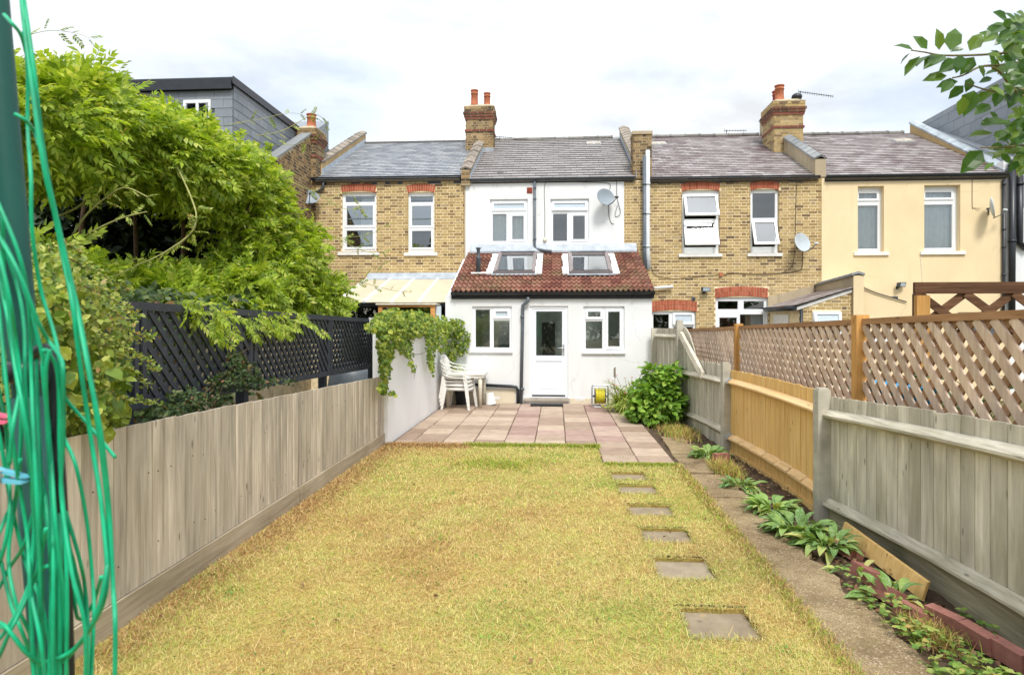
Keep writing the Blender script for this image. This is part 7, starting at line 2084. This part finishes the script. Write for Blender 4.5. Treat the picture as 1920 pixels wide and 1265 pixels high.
A, N = leafset(P, (0, 0, 0), 1.0, (0, 0, 1.5)); A[:, 2] *= .2
stuff(leaf_cloud('leaf_litter', LEAF_V, LEAF_F, P, A, N, rng.uniform(.02, .06, n), M['deadleaf'], None))

# ------------------------------------------------------------------ lawn grass
def blades(X, Y, Z, ln, wd, tint, lean, name, az=None):
    n = len(X)
    az = rng.uniform(0, 2 * math.pi, n) if az is None else az
    dx, dy = np.cos(az), np.sin(az)
    sx, sy = -dy, dx
    l1 = lean; l2 = np.minimum(lean + rng.uniform(.15, .7, n), 1.55)
    h1, r1_ = np.cos(l1) * ln * .55, np.sin(l1) * ln * .55
    h2_, r2_ = h1 + np.cos(l2) * ln * .45, r1_ + np.sin(l2) * ln * .45
    V = np.empty((n, 5, 3), np.float32)
    for k, (r_, h_, w_) in enumerate(((0, 0, -1), (0, 0, 1), (r1_, h1, -.8), (r1_, h1, .8), (r2_, h2_, 0))):
        V[:, k, 0] = X + dx * r_ + sx * w_ * wd; V[:, k, 1] = Y + dy * r_ + sy * w_ * wd; V[:, k, 2] = Z + h_
    b = np.arange(n)[:, None] * 5
    Fc = np.concatenate([b + np.array([[0, 1, 3]]), b + np.array([[0, 3, 2]]), b + np.array([[2, 3, 4]])], 0)
    col = np.repeat(tint[:, None, :], 5, 1).reshape(-1, 3)
    return stuff(np_mesh(name, V.reshape(-1, 3), Fc, M['grass'], None, col))
def lawn_tint(X, Y):
    n = len(X)
    g = .2 + fbm(X, Y, 1.0, 3) * .62 + fbm(X, Y, 3.1, 5) * .5
    # greener near the patio and along the stones, straw coloured to the left and in the middle
    g = g + .55 * np.clip((Y - 6.3) / 2.5, -.3, 1) * (X > -1.2) + .35 * np.clip((X - .5) / .5, -.2, 1) - .35 * np.clip((-1.0 - X) / 1.0, 0, 1) + .12
    u = rng.normal(0, .62, n) + g
    pal = np.array([(.54, .36, .15), (.66, .485, .19), (.77, .65, .30), (.70, .66, .24), (.55, .60, .17), (.33, .47, .09)])
    t = np.clip((u + 1.45) / 3.0, 0, .999) * 5
    i = t.astype(int); f = (t - i)[:, None]
    c = pal[i] * (1 - f) + pal[np.minimum(i + 1, 5)] * f
    return c * rng.uniform(.62, 1.25, (n, 1))
def in_stone(X, Y, g=.02):
    k = np.zeros(len(X), bool)
    for a, b, c, d in STONES: k |= (X > a + g) & (X < b - g) & (Y > c + g * 1.5) & (Y < d - g * .4)
    return k
n = 420000
Y = rng.uniform(2.75, PF - .01, n); X = rng.uniform(XL + .02, XP + .02, n)
keepp = rng.uniform(0, 1, n) < np.clip((3.6 / Y) ** 1.15, .28, 1)
keepp &= ~in_stone(X, Y) & ~((X > .57) & (Y > 7.97))
keepp &= np.abs((X * CY + Y * SY) / np.maximum(Y * CY - X * SY, .1)) < .84
X, Y = X[keepp], Y[keepp]; n = len(X)
ln = rng.uniform(.016, .042, n) * (1 + .25 * fbm(X, Y, 2.0, 9)); ln = np.clip(ln, .012, .07)
wd = .0011 * np.clip(Y / 3.4, 1, 2.6) * rng.uniform(.8, 1.5, n)
blades(X, Y, np.full(n, .002), ln, wd, lawn_tint(X, Y), rng.uniform(.5, 1.48, n), 'grass')
# longer pale straw lying about, and little green weeds
k_ = rng.permutation(n)[:9000]
blades(X[k_], Y[k_], np.full(len(k_), .012), rng.uniform(.05, .11, len(k_)), wd[k_] * 1.1, np.array([(.80, .64, .30), (.70, .50, .20), (.55, .33, .12), (.50, .56, .10)])[rng.integers(0, 4, len(k_))] * rng.uniform(.8, 1.15, (len(k_), 1)), rng.uniform(1.0, 1.5, len(k_)), 'dry_grass')
# clover and small weeds in loose colonies
CPX, CPY = [], []
for k in range(46):
    cx, cy = rng.uniform(-2.1, 1.35), rng.uniform(3.0, 8.6); q = rng.integers(6, 34); s_ = rng.uniform(.03, .14)
    CPX += list(rng.normal(cx, s_, q)); CPY += list(rng.normal(cy, s_, q))
P = np.stack([CPX, CPY, rng.uniform(.012, .03, len(CPX))], 1); P = P[~in_stone(P[:, 0], P[:, 1]) & (P[:, 0] > XL + .05)]
A, N = leafset(P, (0, 0, .15), .8, (0, 0, 1.6)); stuff(leaf_cloud('clover', BROAD_V, LEAF_F, P, A, N, rng.uniform(.010, .020, len(P)), M['clover'], None))
P = np.stack([rng.uniform(-2.3, 1.4, 90), rng.uniform(3.0, 8.8, 90), np.full(90, .03)], 1); A, N = leafset(P, (0, 0, 0), 1.0, (0, 0, 1.5)); A[:, 2] *= .3
stuff(leaf_cloud('dead_leaves', LEAF_V, LEAF_F, P, A, N, rng.uniform(.02, .045, 90), M['deadleaf'], None))
# straw along the left fence, tufts along the paving and the path
def edge_tuft(n, fx, fy, l0, l1, pal, name, lean=(.1, .9), z=0.0):
    X, Y = fx(n), fy(n)
    t = np.array(pal)[rng.integers(0, len(pal), n)] * rng.uniform(.7, 1.2, (n, 1))
    return blades(X, Y, np.full(n, z), rng.uniform(l0, l1, n), .0016 * np.clip(Y / 3.4, 1, 2.4) * rng.uniform(.8, 1.3, n), t, rng.uniform(*lean, n), name)
STRAW = [(.62, .40, .16), (.48, .27, .11), (.70, .51, .24), (.36, .20, .085)]
FRESH = [(.36, .47, .06), (.24, .39, .045), (.48, .50, .09), (.58, .50, .13)]
edge_tuft(15000, lambda k: XL + .03 + np.abs(rng.normal(0, .16, k)), lambda k: rng.uniform(3, 9.1, k), .03, .085, STRAW, 'dry_grass', (.7, 1.5))
edge_tuft(5000, lambda k: rng.uniform(-1.3, .6, k), lambda k: PF - np.abs(rng.normal(0, .06, k)), .03, .08, FRESH, 'grass', (.05, .8))
edge_tuft(5000, lambda k: rng.uniform(XL + .05, -1.2, k), lambda k: PF - np.abs(rng.normal(0, .10, k)), .03, .08, STRAW, 'dry_grass', (.3, 1.3))
edge_tuft(9000, lambda k: XP + rng.normal(0, .035, k), lambda k: rng.uniform(2.9, 8.0, k), .02, .055, FRESH + STRAW, 'grass', (.3, 1.2))
edge_tuft(2600, lambda k: rng.uniform(.58, 1.45, k), lambda k: 7.97 - np.abs(rng.normal(0, .05, k)), .02, .06, FRESH, 'grass', (.1, .9))
edge_tuft(2200, lambda k: rng.normal(-.75, .3, k), lambda k: rng.normal(7.85, .18, k), .03, .065, FRESH, 'grass', (.2, .9))
for a_, b_, c_, d_ in STONES:
    q = rng.uniform(0, 1, 420); sd = rng.choice(4, 420, p=(.2, .2, .5, .1)); jj = np.abs(rng.normal(0, .022, 420)) - .012
    xs_ = np.where(sd == 0, a_ + jj, np.where(sd == 1, b_ - jj, a_ + (b_ - a_) * q)); ys_ = np.where(sd == 2, c_ + jj * 1.6, np.where(sd == 3, d_ + np.abs(jj), c_ + (d_ - c_) * q))
    t_ = np.array(STRAW + FRESH)[rng.integers(0, 8, 420)] * rng.uniform(.6, 1.1, (420, 1))
    blades(xs_, ys_, np.full(420, -.012), rng.uniform(.025, .055, 420), np.full(420, .0017), t_, rng.uniform(.1, 1.0, 420), 'grass')
edge_tuft(1600, lambda k: rng.normal(1.95, .13, k), lambda k: rng.normal(10.5, .35, k), .06, .16, STRAW + FRESH, 'dry_grass', (.1, 1.1), -.03)
edge_tuft(900, lambda k: rng.normal(1.98, .07, k), lambda k: rng.normal(7.75, .18, k), .08, .20, STRAW + FRESH, 'dry_grass', (.1, 1.0), -.03)
edge_tuft(700, lambda k: rng.normal(2.07, .06, k), lambda k: rng.normal(3.75, .12, k), .06, .14, STRAW + FRESH, 'dry_grass', (.2, 1.1), -.03)

# ------------------------------------------------------------------ overhanging branch, top right
br = thing('overhanging_branch', 'leafy green branch with oval leaves hanging in from the upper right corner', 'branch', at_d(1985, 120, 2.7))
Q = lambda x, y: (1640 + x / 3.832, y / 3.832)
def twig(l, d0, d1, r_):
    pts = [at_d(*Q(x, y), d0 + (d1 - d0) * i / (len(l) - 1)) for i, (x, y) in enumerate(l)]
    m = MB(); sp = smooth(pts, 5); k = len(sp); m.tube(sp, [r_ * (1 - .6 * i / (k - 1)) for i in range(k)], 6); m.build('twig', M['stem'], br)
twig([(1300, 330), (1100, 355), (900, 385), (680, 398), (480, 398), (370, 378), (262, 362)], 2.7, 2.55, .006)
twig([(1300, 420), (1100, 440), (900, 470), (760, 480), (640, 540), (560, 560)], 2.7, 2.5, .007)
twig([(1300, 620), (1100, 640), (900, 660), (780, 640), (660, 600)], 2.7, 2.5, .006)
twig([(1300, 1000), (1100, 1040), (900, 1060), (760, 1060)], 2.6, 2.45, .006)
twig([(1300, 180), (1100, 200), (1000, 190), (960, 170)], 2.8, 2.7, .005)
twig([(1330, 900), (1150, 760), (1000, 640), (900, 520), (840, 480)], 2.6, 2.5, .008)
LVS = [((275, 358), (140, 315), .3), ((378, 355), (285, 250), .3), ((463, 362), (458, 200), .25), ((543, 365), (588, 190), .2), ((682, 368), (775, 228), .2), ((258, 380), (178, 458), .6), ((325, 405), (203, 540), .7), ((400, 395), (292, 462), .8), ((500, 395), (355, 478), .5),
       ((600, 430), (465, 515), .2), ((620, 395), (590, 520), .3), ((715, 410), (620, 535), .1), ((520, 545), (345, 570), .1), ((600, 585), (440, 620), .3), ((640, 615), (530, 708), .2), ((715, 650), (645, 825), .2), ((640, 690), (615, 835), .6), ((815, 655), (720, 745), 0.0), ((830, 750), (720, 815), .3),
       ((845, 560), (750, 590), .1), ((1010, 150), (928, 78), .2), ((1085, 125), (1030, 80), .2), ((955, 165), (800, 215), .6), ((1060, 170), (888, 262), .5), ((640, 350), (545, 365), .4), ((850, 955), (675, 968), .5), ((775, 1080), (625, 1240), .3), ((905, 1105), (985, 1175), 0.1), ((980, 880), (785, 880), .4), ((700, 520), (600, 480), .3), ((745, 470), (800, 560), .2),
       ((860, 470), (830, 380), .3), ((560, 580), (480, 660), .3), ((690, 560), (660, 660), .2)]
BLM = leaf_mesh(OVAL_V * np.array([1.0, 1, .9]), LEAF_F, M['branchleaf'])
def put_leaf(a, b, d, roll):
    p, q = at_d(*Q(*a), d), at_d(*Q(*b), d + random.uniform(-.03, .03))
    ax = q - p; s = ax.length
    n = Vector((0, -1, .25)).lerp(Vector((0, 0, 1)), min(1, roll + random.uniform(-.1, .1))) + Vector((random.uniform(-.3, .3), 0, 0))
    leaf_objs([BLM], np.array([arr(p)]), np.array([arr(ax)]), np.array([arr(n)]), np.array([s]), br)
for a, b, rl in LVS: put_leaf(a, b, 2.5 + random.uniform(-.04, .06), rl)
for k in range(330):
    x = 1073 + 130 - abs(random.gauss(0, 150)); y = random.uniform(110, 1180)
    if y > 700 and y < 850 and x < 900: continue
    if 580 < y < 820: x += 60
    if x < 760: continue
    ln = random.uniform(75, 135); a = random.uniform(1.6, 4.6)
    put_leaf((x, y), (x + ln * math.cos(a), y + ln * math.sin(a) * .9), random.uniform(2.35, 2.95), random.uniform(0, .8))

# ------------------------------------------------------------------ rotary clothes line, folded, close on the left
p0, p1 = at_d(-14, -40, 1.05), at_d(97, 1265, 1.05)
dv = (p1 - p0); base = p0 + dv * ((p0.z + 0.1) / (p0.z - p1.z))
rd = thing('rotary_clothes_line', 'green folded rotary clothes line with tangled cords close on the left', 'clothes line', (base.x, base.y, -0.1))
m = MB(); m.tube([p0 - dv * .25, p0, p0 + dv * .55, p0 + dv * .75], .0205, 18); m.build('pole', M['green_metal'], rd)
m = MB(); m.tube([p0 + dv * .6, p1, base], .0265, 18); m.build('ground_socket', M['green_metal'], rd)
m = MB(); m.lathe([(.024, 0), (.031, .004), (.031, .03), (.024, .034)], p0 + dv * .58, 16); m.build('collar', M['black'], rd)
m = MB(); m.tube(smooth([at_d(62, 668, .98), at_d(76, 655, .97), at_d(90, 657, .965), at_d(97, 680, .96), at_d(103, 760, .96), at_d(112, 900, .965), at_d(122, 1080, .97), at_d(130, 1300, .98), at_d(135, 1420, .99)], 4), .0085, 10); m.build('arm', M['black'], rd)
m = MB(); m.tube(smooth([at_d(-30, 300, 1.14), at_d(20, 640, 1.12), at_d(60, 980, 1.1), at_d(80, 1300, 1.1)], 4), .0085, 10); m.build('arm', M['green_metal'], rd)
CORDS = [[(36, -60), (40, -5), (52, 100), (80, 300), (110, 430), (140, 560), (165, 690), (190, 820), (205, 960), (212, 1100), (216, 1180), (214, 1330)],
         [(38, -60), (44, -5), (62, 120), (84, 300), (116, 450), (150, 600), (175, 740), (197, 900), (204, 1000), (198, 1080), (178, 1160), (140, 1215), (105, 1235)],
         [(36, -60), (42, 10), (56, 110), (86, 310), (116, 470), (136, 570), (150, 680), (172, 830), (192, 960), (200, 1100), (168, 1180), (120, 1240)],
         [(8, 28), (24, 46), (40, 68), (52, 110)], [(28, 214), (48, 226), (64, 246), (74, 275)],
         [(44, 60), (52, 130), (52, 240), (58, 330), (60, 430), (76, 540), (100, 620), (112, 680), (118, 760), (116, 900), (128, 1040), (160, 1180), (165, 1330)],
         [(110, 790), (122, 824), (143, 875), (163, 977), (173, 1079), (176, 1155), (168, 1330)], [(112, 900), (120, 946), (148, 1043), (160, 1104), (166, 1200), (165, 1330)],
         [(90, 680), (107, 717), (127, 752), (168, 798), (216, 857)], [(70, 600), (92, 640), (112, 668), (119, 700), (119, 824), (115, 926), (136, 1079), (160, 1180), (158, 1330)],
         [(15, 560), (24, 660), (42, 760), (60, 870), (64, 990), (58, 1100), (76, 1200), (92, 1330)], [(-5, 560), (12, 720), (24, 830), (40, 930), (52, 1010), (56, 1100), (66, 1330)],
         [(5, 400), (10, 560), (30, 700), (50, 820), (58, 900), (70, 1050), (80, 1330)], [(20, 620), (34, 700), (60, 820), (80, 900), (92, 1000), (98, 1120), (108, 1330)],
         [(-10, 700), (10, 790), (16, 880), (18, 960), (4, 1040), (-20, 1090)], [(-15, 1010), (15, 960), (30, 930), (38, 860)], [(-15, 1110), (20, 1060), (45, 1020), (62, 960)], [(-15, 1160), (15, 1180), (45, 1215), (70, 1236), (100, 1240)],
         [(-15, 1150), (12, 1175), (48, 1222), (80, 1245)], [(-15, 1240), (20, 1180), (50, 1120), (72, 1060), (86, 990)], [(-15, 1200), (30, 1150), (60, 1085), (88, 1060)], [(78, 660), (86, 740), (96, 860), (104, 980), (118, 1110), (128, 1330)],
         [(80, 690), (92, 800), (110, 930), (114, 1060), (112, 1330)], [(64, 620), (70, 760), (76, 900), (78, 1050), (84, 1330)], [(100, 820), (104, 930), (108, 1060), (106, 1200), (104, 1330)], [(20, 1130), (40, 1180), (60, 1240), (70, 1330)], [(-8, 560), (4, 640), (8, 720)], [(18, 560), (30, 640), (38, 720), (24, 800), (18, 870)],
         [(52, 560), (58, 680), (62, 800), (70, 950), (76, 1120), (72, 1330)], [(86, 700), (90, 820), (98, 960), (100, 1120), (96, 1330)], [(108, 700), (112, 860), (122, 1000), (126, 1150), (122, 1330)], [(44, 600), (48, 740), (60, 860), (88, 980), (96, 1100), (90, 1330)], [(30, 640), (40, 800), (30, 930), (16, 1040), (30, 1130), (60, 1200), (84, 1330)], [(0, 820), (20, 940), (50, 1060), (80, 1140), (116, 1330)],
         [(124, 980), (140, 1060), (158, 1150), (162, 1330)], [(135, 1090), (150, 1160), (175, 1130), (190, 1080)]]
for k, l in enumerate(CORDS):
    if l[0][1] > 540 and l[0][0] < 60: l = [(-60, l[0][1] - 300), (l[0][0] - 26, l[0][1] - 110)] + l
    elif l[0][1] > 660: l = [(82 + k % 5 * 3, 655)] + l
    elif l[0][1] > 540: l = [(-40, 380), (30, 500)] + l
    d0 = .90 + .012 * (k % 9)
    m = MB(); m.tube(smooth([at_d(x, y, d0 + .02 * math.sin(i * 1.7 + k)) for i, (x, y) in enumerate(l)], 6), .0027 if k > 2 else .0031, 7); m.build('cord', M['cord'], rd)
def peg(label, px, py, d, ang, mat):
    c = at_d(px, py, d); t = thing('clothes_peg', label, 'clothes peg', c, 'clothes pegs', rot=(0, 0, 0))
    for s in (-1, 1):
        m = MB(); T = Matrix.Rotation(R(ang), 4, 'Y') @ Matrix.Rotation(R(4 * s), 4, 'Y')
        m.prism([(-.04, -.005, .0005 + s * .0035), (.03, -.005, .0005 + s * .0035), (.036, -.005, s * .0055 + .0005), (.03, -.005, s * .0085), (-.04, -.005, s * .0105)], (0, .010, 0), T); m.build('jaw', M[mat], t)
    m = MB(); m.tube([(0, -.007, -.009), (0, -.0075, .009), (.003, .0075, .009), (.003, .007, -.009)], .0014, 5); m.build('spring', M['metal'], t)
peg('pale blue clothes peg clipped to the green cords', 8, 892, .93, 8, 'peg_blue')
peg('pink clothes peg at the left edge among the green cords', -24, 782, .95, 5, 'peg_pink')
